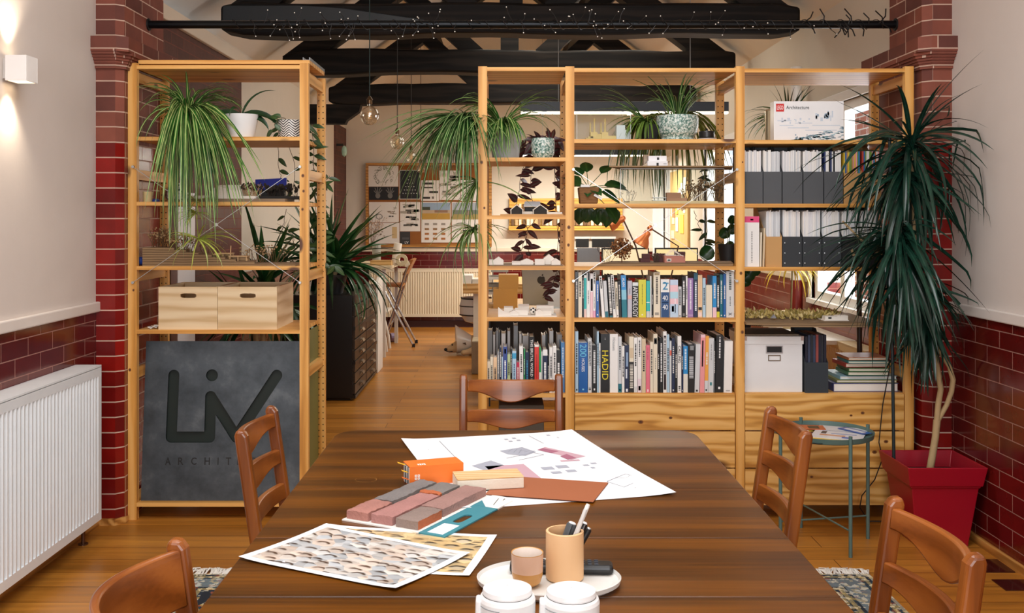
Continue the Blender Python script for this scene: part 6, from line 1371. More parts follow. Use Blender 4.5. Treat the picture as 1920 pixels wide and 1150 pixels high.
# brick slips on a board
U = Vector((.467, .883, 0)); U.normalize(); V = Vector((U.y, -U.x, 0)); B0 = Vector((-.402, 2.513, ZT))
MB_ = Matrix((U, V, (0, 0, 1))).transposed()
bdz = .004
cs = thing('sample_board', 'white and teal brick sample board with a hand slot, lying across the table', 'sample board', tuple(B0+U*.18+V*.15))
def bp_(u, v, z=0): return B0+U*u+V*v+Vector((0, 0, z))
sub('panel', mat('eeeae4', .6), cs, lambda b: b.prism([bp_(0, 0, .0005), bp_(.36, 0, .0005), bp_(.36, .225, .0005), bp_(0, .225, .0005)], (0, 0, bdz-.0005)))
TEAL = mat('3f8a98', .45)
sub('teal_strip', TEAL, cs, lambda b: b.ringplate(0, .262, .225, .298, .145, .262, .036, .0125, .0005, bdz, T=lambda x, y, z: bp_(x, z, y)))
sub('white_end', mat('eeeae4', .6), cs, lambda b: b.prism([bp_(.262, .225, .0005), bp_(.37, .225, .0005), bp_(.366, .285, .0005), bp_(.345, .298, .0005), bp_(.262, .298, .0005)], (0, 0, bdz-.0005)))
sub('label', mat('f4f6f8', .5), cs, lambda b: b.prism([bp_(.012, .242, bdz), bp_(.09, .242, bdz), bp_(.09, .285, bdz), bp_(.012, .285, bdz)], (0, 0, .0005)))
sub('teal_corner', TEAL, cs, lambda b: b.prism([bp_(.262, .225, bdz), bp_(.31, .225, bdz), bp_(.262, .262, bdz)], (0, 0, .0004)))
sub('print', mat('4a4a4a', .6), cs, lambda b: (b.prism([bp_(.285, .272, bdz), bp_(.345, .255, bdz), bp_(.345, .257, bdz), bp_(.285, .274, bdz)], (0, 0, .0004)), b.prism([bp_(.33, .276, bdz), bp_(.35, .270, bdz), bp_(.35, .274, bdz)], (0, 0, .0004))))
def brickslip(label, u0, u1, v0, v1, c1, seed, end=None):
    n, mm = 16, 7; h = .025; vs = []; fs = []
    for i in range(n+1):
        for j in range(mm+1):
            u = u0+(u1-u0)*i/n; v = v0+(v1-v0)*j/mm; ed = min(i, n-i, j, mm-j) == 0
            ns = noise.noise((u*60, v*60, seed)); z = h+.0022*ns+.0015*noise.noise((u*170, v*170, seed))-(.0035+.003*abs(noise.noise((u*90, v*90, seed+5))) if ed else 0)
            vs.append(bp_(u+(.0018*noise.noise((v*120, i, seed)) if i in (0, n) else 0), v+(.0015*noise.noise((u*120, j, seed)) if j in (0, mm) else 0), bdz+z))
    N1 = len(vs); per = [(i, 0) for i in range(n+1)]+[(n, j) for j in range(1, mm+1)]+[(i, mm) for i in range(n-1, -1, -1)]+[(0, j) for j in range(mm-1, 0, -1)]
    for i in range(n):
        for j in range(mm): q = i*(mm+1)+j; fs.append((q, q+1, q+mm+2, q+mm+1))
    ids = [i*(mm+1)+j for i, j in per]; lo = [Vector((vs[k].x, vs[k].y, ZT+bdz+.0003)) for k in ids]; vs += lo
    for k in range(len(ids)): k2 = (k+1) % len(ids); fs.append((ids[k], ids[k2], N1+k2, N1+k))
    b = B(); b.add(vs, fs); m = mat(c1, .9, vary=.28, bump=.8, bscale=160); o = b.build('brick_slip', [m, mat('b0603a', .9, vary=.25, bump=.8, bscale=160)], smooth=True)
    if end: 
        for p_ in o.data.polygons:
            q = o.matrix_world.translation+p_.center if False else p_.center+o.location; uu = (q-B0).dot(U)
            if (end == 'lo' and uu < u0+.012) or (end == 'side' and (q-B0).dot(V) > v1-.004): p_.material_index = 1
    return tag(o, label, 'brick', 'brick slips on the sample board')
brickslip('red brick slip at the near left corner of the sample board', .012, .118, .006, .070, 'a8756a', 1)
brickslip('dark grey brick slip at the far left of the sample board, longest grey one', .128, .345, .006, .062, '7a7472', 2)
brickslip('long dusky red brick slip in the middle of the sample board', .012, .232, .080, .142, 'a87872', 3)
brickslip('short grey brick slip with an orange broken end on the sample board', .240, .345, .074, .136, '7c7672', 4, 'lo')
brickslip('short grey-brown brick slip nearest the teal strip label', .012, .122, .152, .216, '8a7870', 5, 'side')
brickslip('long purplish brown brick slip next to the teal strip hand slot', .132, .352, .148, .214, '9c7870', 6)
# pebble prints
def pebbles(name, c_mid, c_dark, c_bg, sc, warm):
    m, t, N, L, bs = newmat(name); tc = N.new('ShaderNodeTexCoord'); mp = N.new('ShaderNodeMapping'); mp.inputs['Scale'].default_value = (1.41*sc, sc*1.25, 1); L.new(tc.outputs['UV'], mp.inputs['Vector'])
    nz0 = N.new('ShaderNodeTexNoise'); nz0.inputs['Scale'].default_value = 1.3; nz0.inputs['Detail'].default_value = 3; L.new(mp.outputs[0], nz0.inputs['Vector'])
    mv = N.new('ShaderNodeMix'); mv.data_type = 'VECTOR'; mv.inputs[0].default_value = .18; L.new(mp.outputs[0], mv.inputs[4]); L.new(nz0.outputs['Color'], mv.inputs[5])
    vo = N.new('ShaderNodeTexVoronoi'); vo.inputs['Scale'].default_value = 1; vo.inputs['Randomness'].default_value = .8; L.new(mv.outputs[1], vo.inputs['Vector'])
    df = N.new('ShaderNodeVectorMath'); df.operation = 'SUBTRACT'; L.new(mv.outputs[1], df.inputs[0]); L.new(vo.outputs['Position'], df.inputs[1])
    sd = N.new('ShaderNodeSeparateXYZ'); L.new(df.outputs[0], sd.inputs[0])
    up = N.new('ShaderNodeMapRange'); up.inputs['From Min'].default_value = -.05; up.inputs['From Max'].default_value = .22; L.new(sd.outputs[1], up.inputs[0])
    rn = ramp(N, [(.24, (0, 0, 0, 1)), (.40, (1, 1, 1, 1)), (.50, (1, 1, 1, 1)), (.60, (.15, .15, .15, 1))]); L.new(vo.outputs['Distance'], rn.inputs[0])
    pr = N.new('ShaderNodeMath'); pr.operation = 'MULTIPLY'; L.new(up.outputs[0], pr.inputs[0]); L.new(rn.outputs[0], pr.inputs[1])
    base = ramp(N, [(.0, c_mid), (.3, c_mid), (.5, c_bg)]); L.new(vo.outputs['Distance'], base.inputs[0])
    r1 = N.new('ShaderNodeMix'); r1.data_type = 'RGBA'; L.new(pr.outputs[0], r1.inputs[0]); L.new(base.outputs[0], r1.inputs[6]); r1.inputs[7].default_value = lin(c_dark)
    hs = N.new('ShaderNodeHueSaturation'); mr = N.new('ShaderNodeMapRange'); mr.inputs['To Min'].default_value = .72; mr.inputs['To Max'].default_value = 1.12
    sp = N.new('ShaderNodeSeparateColor'); L.new(vo.outputs['Color'], sp.inputs[0]); L.new(sp.outputs[0], mr.inputs[0]); L.new(mr.outputs[0], hs.inputs['Value']); hs.inputs['Saturation'].default_value = 1.15; L.new(r1.outputs[2], hs.inputs['Color'])
    tint = N.new('ShaderNodeMix'); tint.data_type = 'RGBA'; tint.blend_type = 'MULTIPLY'; tint.inputs[0].default_value = .55; L.new(hs.outputs[0], tint.inputs[6])
    r2 = ramp(N, [(.2, 'f0dcc4' if warm else 'f4d8c4'), (.5, 'ffffff'), (.8, 'a8c0d8' if not warm else 'd8d0c8')]); L.new(sp.outputs[1], r2.inputs[0]); L.new(r2.outputs[0], tint.inputs[7])
    # plain white margin round the picture
    su = N.new('ShaderNodeSeparateXYZ'); L.new(tc.outputs['UV'], su.inputs[0])
    def edge(sock, w):
        a = N.new('ShaderNodeMath'); a.operation = 'PINGPONG'; a.inputs[1].default_value = .5; L.new(sock, a.inputs[0]); c = N.new('ShaderNodeMath'); c.operation = 'GREATER_THAN'; c.inputs[1].default_value = w; L.new(a.outputs[0], c.inputs[0]); return c.outputs[0]
    ml = N.new('ShaderNodeMath'); ml.operation = 'MULTIPLY'; L.new(edge(su.outputs[0], .045), ml.inputs[0]); L.new(edge(su.outputs[1], .06), ml.inputs[1])
    mx = N.new('ShaderNodeMix'); mx.data_type = 'RGBA'; mx.inputs[6].default_value = lin('f2f3f6'); L.new(ml.outputs[0], mx.inputs[0]); L.new(tint.outputs[2], mx.inputs[7]); L.new(mx.outputs[2], bs.inputs['Base Color']); bs.inputs['Roughness'].default_value = .35
    return m
s2_ = [Vector((-.426, 2.475, 0)), tp(932, 1006), tp(880, 1083), Vector((-.482, 2.2, 0))]
sheet('photo_print', 'white bordered photo print of golden pebbles, mostly under the other print', 'photo print', s2_, ZT+.0005, pebbles('pebble_print_warm', 'd0c4ac', '3a3634', 'e8d2a8', 9, True), curl=.003)
s1_ = [tp(612, 987), tp(882, 1042), tp(742, 1110), tp(447, 1050)]
sheet('photo_print', 'white bordered photo print of pale grey pebbles lying on top at the table edge', 'photo print', s1_, ZT+.003, pebbles('pebble_print_cool', 'd8d6d2', '5a4a40', 'e4e0da', 10, False), curl=.004)
# worn ring mark in the table top belongs to the table
b = B(); q = tp(686, 900)
for k in range(26):
    a0, a1 = 2*PI*k/26, 2*PI*(k+1)/26; w = .0012+.001*abs(noise.noise((k*.7, 0, 0)))
    if noise.noise((k*.45, 3, 1)) < -.25: continue
    pts = [q+Vector((.03*rr*math.cos(a), .026*rr*math.sin(a), .0004)) for a, rr in ((a0, 1), (a1, 1), (a1, 1+w/.03), (a0, 1+w/.03))]; b.poly(pts)
b.build('ring_mark', mat('b07a3a', .4), tb)
# tray with mug, pen pot and remote
TRAYC = mat('e4e4e0', .4, vary=.05)
tc_ = Vector((.092, 2.075, ZT)); A_, B_ = .148, .108
tr = thing('tray', 'pale oval stone tray near the front of the table', 'tray', tuple(tc_))
sub('dish', TRAYC, tr, lambda b: b.lathe(tc_, [(.001, .0005), (.9, .0005), (.985, .008), (1.0, .017), (.985, .019), (.96, .012), (.88, .009), (.001, .009)], 48, sx=A_, sy=B_), smooth=True)
for v in tr.children[0].data.vertices: pass
c = Vector((.047, 2.045, ZT+.0095))
t = thing('tumbler', 'small tumbler glazed pale pink above and amber below, on the oval tray', 'cup', tuple(c))
sub('cup', [mat('dcb49a', .3, vary=.12), mat('c8914e', .3, vary=.1), mat('f0e6de', .4)], t, lambda b: b.lathe(c, [(.001, .001), (.018, .001), (.027, .008), (.031, .022), (.0315, .030), (.0325, .066), (.0325, .0675), (.0305, .0665), (.030, .030), (.022, .006), (.001, .005)], 36, ms=[1, 1, 1, 1, 0, 1, 1, 2, 2, 2]), smooth=True)
c = Vector((.125, 2.085, ZT+.0095))
t = thing('pen_pot', 'round peach wooden pen pot on the oval tray', 'pen pot', tuple(c))
sub('cup', mat('e8bc8c', .55, vary=.05), t, lambda b: b.lathe(c, [(.001, .001), (.037, .001), (.039, .004), (.039, .098), (.0375, .099), (.034, .099), (.034, .006), (.001, .006)], 40), smooth=True)
def pen(name, label, foot, tip, rad, m, cap=None, fl=None):
    f = Vector(foot); e = Vector(tip); d = (e-f)
    t = thing(name, label, 'pen', tuple(f)); sub('barrel', m, t, lambda b: b.tube([f, f+d*.02, f+d*.97, e], [rad*.6, rad, rad, rad*.8], 12), smooth=True)
    if cap: sub('cap', cap, t, lambda b: b.tube([e-d*.02, e+d*.012, e+d*.03], [rad*.75, rad*.75, rad*.5], 10), smooth=True)
    if fl: sub('clip', fl, t, lambda b: b.bar(f+d*.68+Vector((0, -rad-.001, 0)), e+Vector((0, -rad-.001, 0)), .003, .0015))
def pt(px, py, D): return P(px, py, D)
pen('pen', 'long white stick pen rising highest out of the pen pot', c+Vector((-.012, -.01, .012)), pt(1103, 946, 2.08), .0048, mat('e8e6e0', .3))
pen('pen', 'second slim white pen beside the longest one in the pen pot', c+Vector((-.006, -.012, .012)), pt(1098, 955, 2.072), .0042, mat('d8d6d2', .3))
pen('pen', 'black pen with a pale end leaning right in the pen pot', c+Vector((.0, .008, .012)), pt(1096, 982, 2.10), .0080, mat('141416', .3), mat('e8e8e8', .3), STEEL)
pen('pen', 'black pen with a steel end behind the white pens', c+Vector((.004, .016, .012)), pt(1104, 992, 2.115), .0075, mat('1c1c1e', .3), STEEL)
pen('marker_pen', 'fat grey marker pen at the left of the pen pot', c+Vector((-.02, .005, .012)), pt(1073, 982, 2.10), .0110, mat('4a4e52', .35), mat('e8e8e8', .3), mat('2a2c2e', .4))
# remote control
p0, p1 = Vector((.012, 2.128, ZT+.020)), Vector((.228, 2.118, ZT+.020)); rd = (p1-p0).normalized(); MR = Matrix((rd, Vector((-rd.y, rd.x, 0)), (0, 0, 1))).transposed()
rm = thing('remote_control', 'black remote control lying at the back of the oval tray behind the pen pot', 'remote control', tuple((p0+p1)/2-Vector((0, 0, .009))))
sub('body', mat('101113', .35), rm, lambda b: b.obox((p0+p1)/2, (.216, .042, .020), MR), bevel=.008, seg=3)
for i in range(10):
    for j in range(3): sub('button', mat('3c4450', .4), rm, lambda b: b.obox(p0+rd*(.055+.014*i)+MR.col[1]*(-.011+.011*j)+Vector((0, 0, .0108)), (.008, .006, .002), MR))
# white lidded jars
for i, (xx, yy, lab) in enumerate(((.006, 1.80, 'white lidded jar with a ribbed side, the one in front of the tumbler'), (.119, 1.79, 'white lidded jar with a ribbed side, the one in front of the pen pot'))):
    c = Vector((xx, yy, ZT+.0005)); WJ = mat('f0f1f1', .35, vary=.02)
    j = thing('lidded_jar', lab, 'jar', tuple(c), 'white jars at the front of the table')
    sub('body', WJ, j, lambda b: b.lathe(c, [(.001, 0), (.044, 0), (.049, .006), (.050, .074), (.048, .080), (.044, .083), (.044, .078), (.001, .078)], 40), smooth=True)
    sub('lid', WJ, j, lambda b: b.lathe(c+Vector((0, 0, .0835)), [(.001, 0), (.0432, 0), (.0445, .003), (.043, .010), (.034, .0135), (.001, .0145)], 40), smooth=True)
    sub('hinge', WJ, j, lambda b: b.hexa([c+Vector(q) for q in ((-.058, -.018, .010), (-.047, -.018, .010), (-.047, .012, .010), (-.058, .012, .010), (-.056, -.018, .078), (-.046, -.018, .078), (-.046, .012, .078), (-.056, .012, .078))]), bevel=.004)
    for k in range(4):
        sub('rib', mat('8a8d90', .5), j, lambda b: b.tube([c+Vector((.0505*math.cos(a), .0505*math.sin(a), .068-.013*k)) for a in [PI*1.13+PI*.28*q/8 for q in range(9)]], .0009, 5))

# ------------------------------------------------------------------ rug
def rugmat():
    m, t, N, L, bs = newmat('rug_pile'); tc = N.new('ShaderNodeTexCoord')
    vo = N.new('ShaderNodeTexVoronoi'); vo.inputs['Scale'].default_value = 62; vo.feature = 'F1'; vo.distance = 'MANHATTAN'; L.new(tc.outputs['Object'], vo.inputs['Vector'])
    sp = N.new('ShaderNodeSeparateColor'); L.new(vo.outputs['Color'], sp.inputs[0])
    r = ramp(N, [(.0, '16202e'), (.22, '2a4452'), (.40, 'd8ccae'), (.58, 'b09858'), (.70, '1c2a3a'), (.82, 'c8c4b4'), (.92, '8a4a34')]); r.color_ramp.interpolation = 'CONSTANT'; L.new(sp.outputs[0], r.inputs[0])
    vd = N.new('ShaderNodeTexVoronoi'); vd.inputs['Scale'].default_value = 2.9; vd.inputs['Randomness'].default_value = .35; L.new(tc.outputs['Object'], vd.inputs['Vector'])
    rm_ = ramp(N, [(.30, (1, 1, 1, 1)), (.31, (0, 0, 0, 1)), (.40, (0, 0, 0, 1)), (.41, (1, 1, 1, 1))]); L.new(vd.outputs['Distance'], rm_.inputs[0])
    mx = N.new('ShaderNodeMix'); mx.data_type = 'RGBA'; mx.inputs[6].default_value = lin('141c28'); L.new(rm_.outputs[0], mx.inputs[0]); L.new(r.outputs[0], mx.inputs[7])
    # bands along the border, measured from the far edge and the right edge of the rug
    sx = N.new('ShaderNodeSeparateXYZ'); L.new(tc.outputs['Object'], sx.inputs[0])
    def mt(op, a, c): 
        q = N.new('ShaderNodeMath'); q.operation = op
        for i, v in enumerate((a, c)):
            if isinstance(v, (int, float)): q.inputs[i].default_value = v
            else: L.new(v, q.inputs[i])
        return q.outputs[0]
    ax = mt('SUBTRACT', 1.465, mt('ABSOLUTE', sx.outputs[0], 0)); ay = mt('SUBTRACT', 1.4, mt('ABSOLUTE', sx.outputs[1], 0)); dmin = mt('MINIMUM', ax, ay)
    rb = ramp(N, [(.0, 'd8ccae'), (.012, '1c2a3a'), (.03, 'cdb878'), (.045, '22303c'), (.06, '9aa8ac'), (.15, '22303c'), (.165, 'cdb878'), (.185, '1c2a3a')]); rb.color_ramp.interpolation = 'CONSTANT'; L.new(dmin, rb.inputs[0])
    mb = N.new('ShaderNodeMix'); mb.data_type = 'RGBA'; L.new(mt('LESS_THAN', dmin, .2), mb.inputs[0]); L.new(mx.outputs[2], mb.inputs[6])
    ov = N.new('ShaderNodeMix'); ov.data_type = 'RGBA'; ov.inputs[0].default_value = .6; L.new(rb.outputs[0], ov.inputs[6]); L.new(r.outputs[0], ov.inputs[7]); L.new(ov.outputs[2], mb.inputs[7])
    L.new(mb.outputs[2], bs.inputs['Base Color']); bs.inputs['Roughness'].default_value = .95
    return m
rg = thing('rug', 'patterned navy and cream fringed rug beneath the dining table', 'rug', (.065, 2.85, 0))
sub('pile', rugmat(), rg, lambda b: b.box(-1.40, 1.53, 1.45, 4.25, .0005, .010))
b = B(); r = random.Random(14)
for i in range(760):
    x = r.uniform(-1.40, 1.53); L_ = r.uniform(.05, .09); a = r.gauss(0, .35)
    b.tube([(x, 4.245, .007), (x+math.sin(a)*L_*.5, 4.25+L_*.5, .011+r.uniform(0, .008)), (x+math.sin(a)*L_+r.gauss(0, .012), 4.25+L_*math.cos(a), .004)], r.uniform(.0025, .004), 4)
f_ = b.build('fringe', mat('e6e2da', .9), rg); f_['kind'] = 'stuff'

# ------------------------------------------------------------------ tray table, magazines
GT = mat('56706a', .45)
tcn = (1.487, 4.70); zr = .515
sd = thing('tray_table', 'green metal tray table with crossed stretchers before the right hand drawers', 'side table', (tcn[0], tcn[1], 0))
sub('tray', GT, sd, lambda b: b.lathe((tcn[0], tcn[1], zr-.022), [(.001, 0), (.208, 0), (.216, .004), (.220, .026), (.218, .027), (.213, .006), (.001, .004)], 56), smooth=True)
ang = [math.radians(a) for a in (-78, 12, 102, 192)]; fe = [(tcn[0]+.222*math.cos(a), tcn[1]+.222*math.sin(a)) for a in ang]
for q in fe: sub('leg', GT, sd, lambda b: b.tube([(q[0], q[1], 0), (q[0], q[1], zr+.02)], .0085, 12), smooth=True)
for i, zz in ((0, .115), (1, .108)): sub('stretcher', GT, sd, lambda b: b.tube([(fe[i][0], fe[i][1], zz), (fe[i+2][0], fe[i+2][1], zz)], .0042, 8), smooth=True)
def leaflet(label, cx, cy, w, d, ang, z, col, blocks):
    M = Matrix.Rotation(ang, 3, 'Z'); o_ = Vector((tcn[0]+cx, tcn[1]+cy, z)); b = B(); w *= 1.12; d *= 1.12; b.obox(o_, (w, d, .002), M); o = b.build('magazine', mat(col, .3)); tag(o, label, 'magazine', 'papers on the tray table')
    for (u, v, s_, k, c_) in blocks: sub('print', mat(c_, .35), o, lambda b: b.obox(o_+M@Vector((u*w, v*d, .00125)), (s_*w, k*d, .0004), M))
zq = zr-.0150
leaflet('black magazine with blue and yellow cover at the left of the green tray', -.07, -.03, .20, .27, .5, zq, '1c1c1e', [(-.2, .2, .4, .3, '2a9ab0'), (.1, -.25, .7, .3, 'e8e8e6'), (.2, .3, .3, .2, 'e8c84a')])
leaflet('bright yellow leaflet at the front of the green tray', .0, -.09, .20, .12, .12, zq+.0024, 'ecc024', [(-.3, .2, .3, .3, 'f4e8b0')])
leaflet('white folded map with orange and blue print on the green tray', .07, .0, .20, .26, -.45, zq+.0048, 'e6e8ec', [(-.1, -.25, .5, .1, 'd8a080'), (.1, -.1, .5, .04, '6a8ac0'), (-.1, .1, .7, .05, 'b8bcc8'), (.2, -.35, .2, .1, '3a6ac0'), (-.3, -.05, .1, .2, '4a4a50')])
leaflet('orange-red leaflet at the back of the green tray', -.05, .12, .15, .09, -.15, zq+.0072, 'c8623c', [(.2, 0, .3, .6, '30302e')])
leaflet('blue edged brochure at the right rim of the green tray', .15, .03, .05, .14, .5, zq+.0096, '2f62b0', [(0, 0, .5, .7, 'dfe6f0')])
# red planter with dracaena
PR = mat('9c0620', .38, vary=.03); px0, px1, py0, py1 = 1.822, 2.182, 4.565, 4.93; hp = .375
dp = thing('dracaena', 'tall dracaena on bare forked stems in a square red planter by the right brick pier', 'potted plant', ((px0+px1)/2, (py0+py1)/2, 0))
def planter(b):
    mx_, my_ = (px0+px1)/2, (py0+py1)/2
    def ring(w, z): return [(mx_-w, my_-w, z), (mx_+w, my_-w, z), (mx_+w, my_+w, z), (mx_-w, my_+w, z)]
    prof = [(.118, 0), (.152, hp-.10), (.158, hp-.098), (.158, hp-.090), (.166, hp-.088), (.181, hp), (.172, hp), (.158, hp-.075), (.155, hp-.076)]
    vs = [v for w, z in prof for v in ring(w, z)]; fs = [(3, 2, 1, 0)]
    for i in range(len(prof)-1):
        for j in range(4): fs.append((4*i+j, 4*i+(j+1) % 4, 4*i+4+(j+1) % 4, 4*i+4+j))
    b.add(vs, fs)
sub('planter', PR, dp, planter, bevel=.006)
sub('soil', SOIL, dp, lambda b: b.box(px0+.03, px1-.03, py0+.03, py1-.03, hp-.09, hp-.077))
TRK = mat('b59a70', .8, vary=.2, bump=.6, bscale=50); Dd = 4.77
def pd(px, py, D=Dd): return P(px, py, D)
sub('trunk', TRK, dp, lambda b: (b.tube([pd(1744, 880), pd(1749, 850), pd(1754, 820), pd(1757, 788)], [.017, .0165, .016, .017], 10), b.tube([pd(1757, 790), pd(1759, 760), pd(1764, 730), pd(1758, 690), pd(1752, 660), pd(1742, 625), pd(1732, 590)], [.014, .0135, .013, .012, .011, .010, .009], 10), b.tube([pd(1759, 788), pd(1775, 760), pd(1784, 735), pd(1787, 712), pd(1780, 688), pd(1762, 658), pd(1745, 630), pd(1722, 560), pd(1714, 430), pd(1710, 290)], [.012, .0115, .012, .0125, .011, .010, .009, .009, .008, .007], 10)), smooth=True)
sub('dry_branch', TRK, dp, lambda b: (b.tube([pd(1580, 415, 4.9), pd(1600, 435, 4.9), pd(1617, 452, 4.9), pd(1634, 470, 4.88), pd(1670, 482, 4.85)], .005, 7), b.tube([pd(1597, 468, 4.9), pd(1600, 478, 4.9), pd(1614, 481, 4.9), pd(1640, 481, 4.88)], .006, 7)), smooth=True)
sub('stake', mat('16262a', .45), dp, lambda b: b.tube([pd(1676, 868, 4.80), pd(1668, 258, 4.80)], .008, 10), smooth=True)
def cl_dr(q):
    if q.y > 4.95: q.y = 4.95
def head(name, c, n, L, w, el, bend, seed, pw=1.0, az=(0, 2*PI), r0=.012, spread=.05):
    rr = random.Random(seed); b = B()
    for i in range(n):
        a = rr.uniform(*az); blade(b, Vector(c)+Vector((rr.uniform(-1, 1)*r0, rr.uniform(-1, 1)*r0, rr.uniform(-spread, spread))), a, rr.uniform(*el), rr.uniform(*L), rr.uniform(*bend), w*rr.uniform(.8, 1.15), 9, pw=pw, xmax=2.175, fold=.35, clamp=cl_dr)
    return b.build(name, DRACO, dp, smooth=True)
c1 = pd(1710, 278)
head('foliage', c1, 20, (.40, .58), .021, (.25, 1.15), (.3, 1.1), 101)
head('foliage', c1, 44, (.44, .64), .025, (-.5, .6), (1.0, 1.9), 102, pw=.8)
head('foliage', c1+Vector((-.01, 0, -.04)), 46, (.36, .56), .026, (-1.2, -.2), (.3, .9), 103, pw=.7, spread=.07)
head('foliage', c1+Vector((-.03, 0, -.16)), 40, (.36, .52), .024, (-1.0, .2), (.5, 1.3), 109, pw=.7, spread=.08)
c2 = pd(1684, 440)
head('foliage', c2, 34, (.36, .52), .020, (-.3, .35), (.6, 1.5), 104, az=(PI*.6, PI*1.6))
head('foliage', c2+Vector((.0, -.02, -.02)), 78, (.42, .62), .028, (-1.3, -.2), (.3, 1.0), 105, pw=.6, spread=.08, r0=.03)
head('foliage', c2+Vector((.02, -.02, -.12)), 50, (.36, .52), .027, (-1.45, -.6), (.1, .5), 107, pw=.6, spread=.08, r0=.03)
c3 = pd(1733, 585)
head('foliage', c3, 70, (.22, .36), .026, (-1.5, -.7), (.0, .5), 106, pw=.6, spread=.10, r0=.025)
head('foliage', c3+Vector((0, 0, .08)), 30, (.26, .4), .022, (-1.2, .1), (.4, 1.2), 108, pw=.7, spread=.08)
b = B(); b.tube([P(1664, 640, 5.02), P(1668, 690, 5.015), P(1655, 760, 5.01), P(1648, 830, 4.99), P(1655, 860, 4.99), P(1640, 900, 4.99), P(1616, 930, 4.99), P(1612, 952, 4.99), Vector((1.80, 5.0, .006)), Vector((1.95, 5.0, .006))], .003, 6)
tag(b.build('trailing_cable', mat('1a1412', .5)), 'thin dark power cord hanging down the drawers behind the red planter', 'cord')
# glazed tiles let into the boards by the right wall
for (xa, xb, ya, yb_, lab) in ((1.985, 2.165, 4.29, 4.45, 'dark glazed floor tile by the right wall, the one nearer the planter'), (2.02, 2.165, 4.08, 4.20, 'dark glazed floor tile by the right wall, the one farther from the planter')):
    tag(sub('floor_tile', mat('3a1410', .12, vary=.2), None, lambda b: b.box(xa, xb, ya, yb_, .0004, .004)), lab, 'floor tile', 'tiles in the floor by the right wall')

# ------------------------------------------------------------------ far room
# bare bulbs on long flexes in a row down the room, and two linear lights
CLEAR = glassy('bulb_glass', 'fbf6ea', .01, .4, .6)
for i, (px, py, D, rad) in enumerate(((693, 217, 6.6, .0625), (745, 267, 8.6, .0605), (771, 295, 10.6, .0605), (789, 316, 12.6, .058))):
    c = P(px, py, D)
    t = thing('pendant_bulb', '%s clear globe bulb on a long flex, counted from the nearest' % ORD[i], 'pendant light', tuple(c), 'row of bare globe bulbs')
    sub('globe', CLEAR, t, lambda b: b.lathe(c, [(.001, -rad)]+[(rad*math.sin(a), -rad*math.cos(a)) for a in [PI*k/14 for k in range(1, 12)]]+[(.016, rad*1.05), (.015, rad*1.25)], 24), smooth=True)
    sub('socket', mat('6a5238', .3, .8), t, lambda b: b.lathe(c, [(.015, rad*1.2), (.018, rad*1.25), (.018, rad*1.62), (.022, rad*1.66), (.012, rad*1.9), (.006, rad*2.05), (.001, rad*2.06)], 16), smooth=True)
    sub('filament', mat('ffcf80', .4, emit='ffb860', es=.7), t, lambda b: (b.tube([c+Vector((.012*math.cos(k*.9), .012*math.sin(k*.9), -.02+.0022*k)) for k in range(24)], .0009, 4)))
    sub('filament_stem', mat('e8e0d0', .2), t, lambda b: b.tube([c+Vector((0, 0, -.01)), c+Vector((0, 0, rad*1.2))], .003, 6))
    sub('flex', mat('16302c' if i == 0 else '1c1814', .6), t, lambda b: b.tube([c+Vector((0, 0, rad*2)), (c.x, c.y, ZR+.01-abs(c.x-.05)*.688)], .0035, 6))
LIT = mat('fffaf0', .5, emit='fff0d4', es=7)
for i, (x0, x1, y, zb_, lab) in enumerate(((X(976, 7.5), X(1365, 7.5), 7.5, 2.278, 'nearer long black linear pendant light with glowing underside'), (.2, 1.75, 12.6, 2.278, 'farther long black linear pendant light low over the back desks'))):
    t = thing('linear_light', lab, 'pendant light', ((x0+x1)/2, y, zb_), 'linear pendant lights')
    sub('housing', mat('20262c', .4), t, lambda b: b.box(x0, x1, y-.03, y+.03, zb_+.012, zb_+.085), bevel=.003)
    sub('diffuser', LIT, t, lambda b: b.box(x0+.003, x1-.003, y-.026, y+.026, zb_-.002, zb_+.012))
    for xx in (x0+.28, x1-.28): sub('suspension_wire', mat('9a9a96', .4), t, lambda b: b.tube([(xx, y, zb_+.085), (xx, y, ZR+.01-abs(xx-.05)*.7167)], .003, 5))
    d = bpy.data.lights.new('linear_light_glow', 'AREA'); d.shape = 'RECTANGLE'; d.size = x1-x0; d.size_y = .05; d.energy = 16 if i == 0 else 85; d.color = (1, .88, .68) if i == 0 else (1, .95, .85)
    o = bpy.data.objects.new('linear_light_glow', d); COL.objects.link(o); o.location = ((x0+x1)/2, y, zb_-.01)
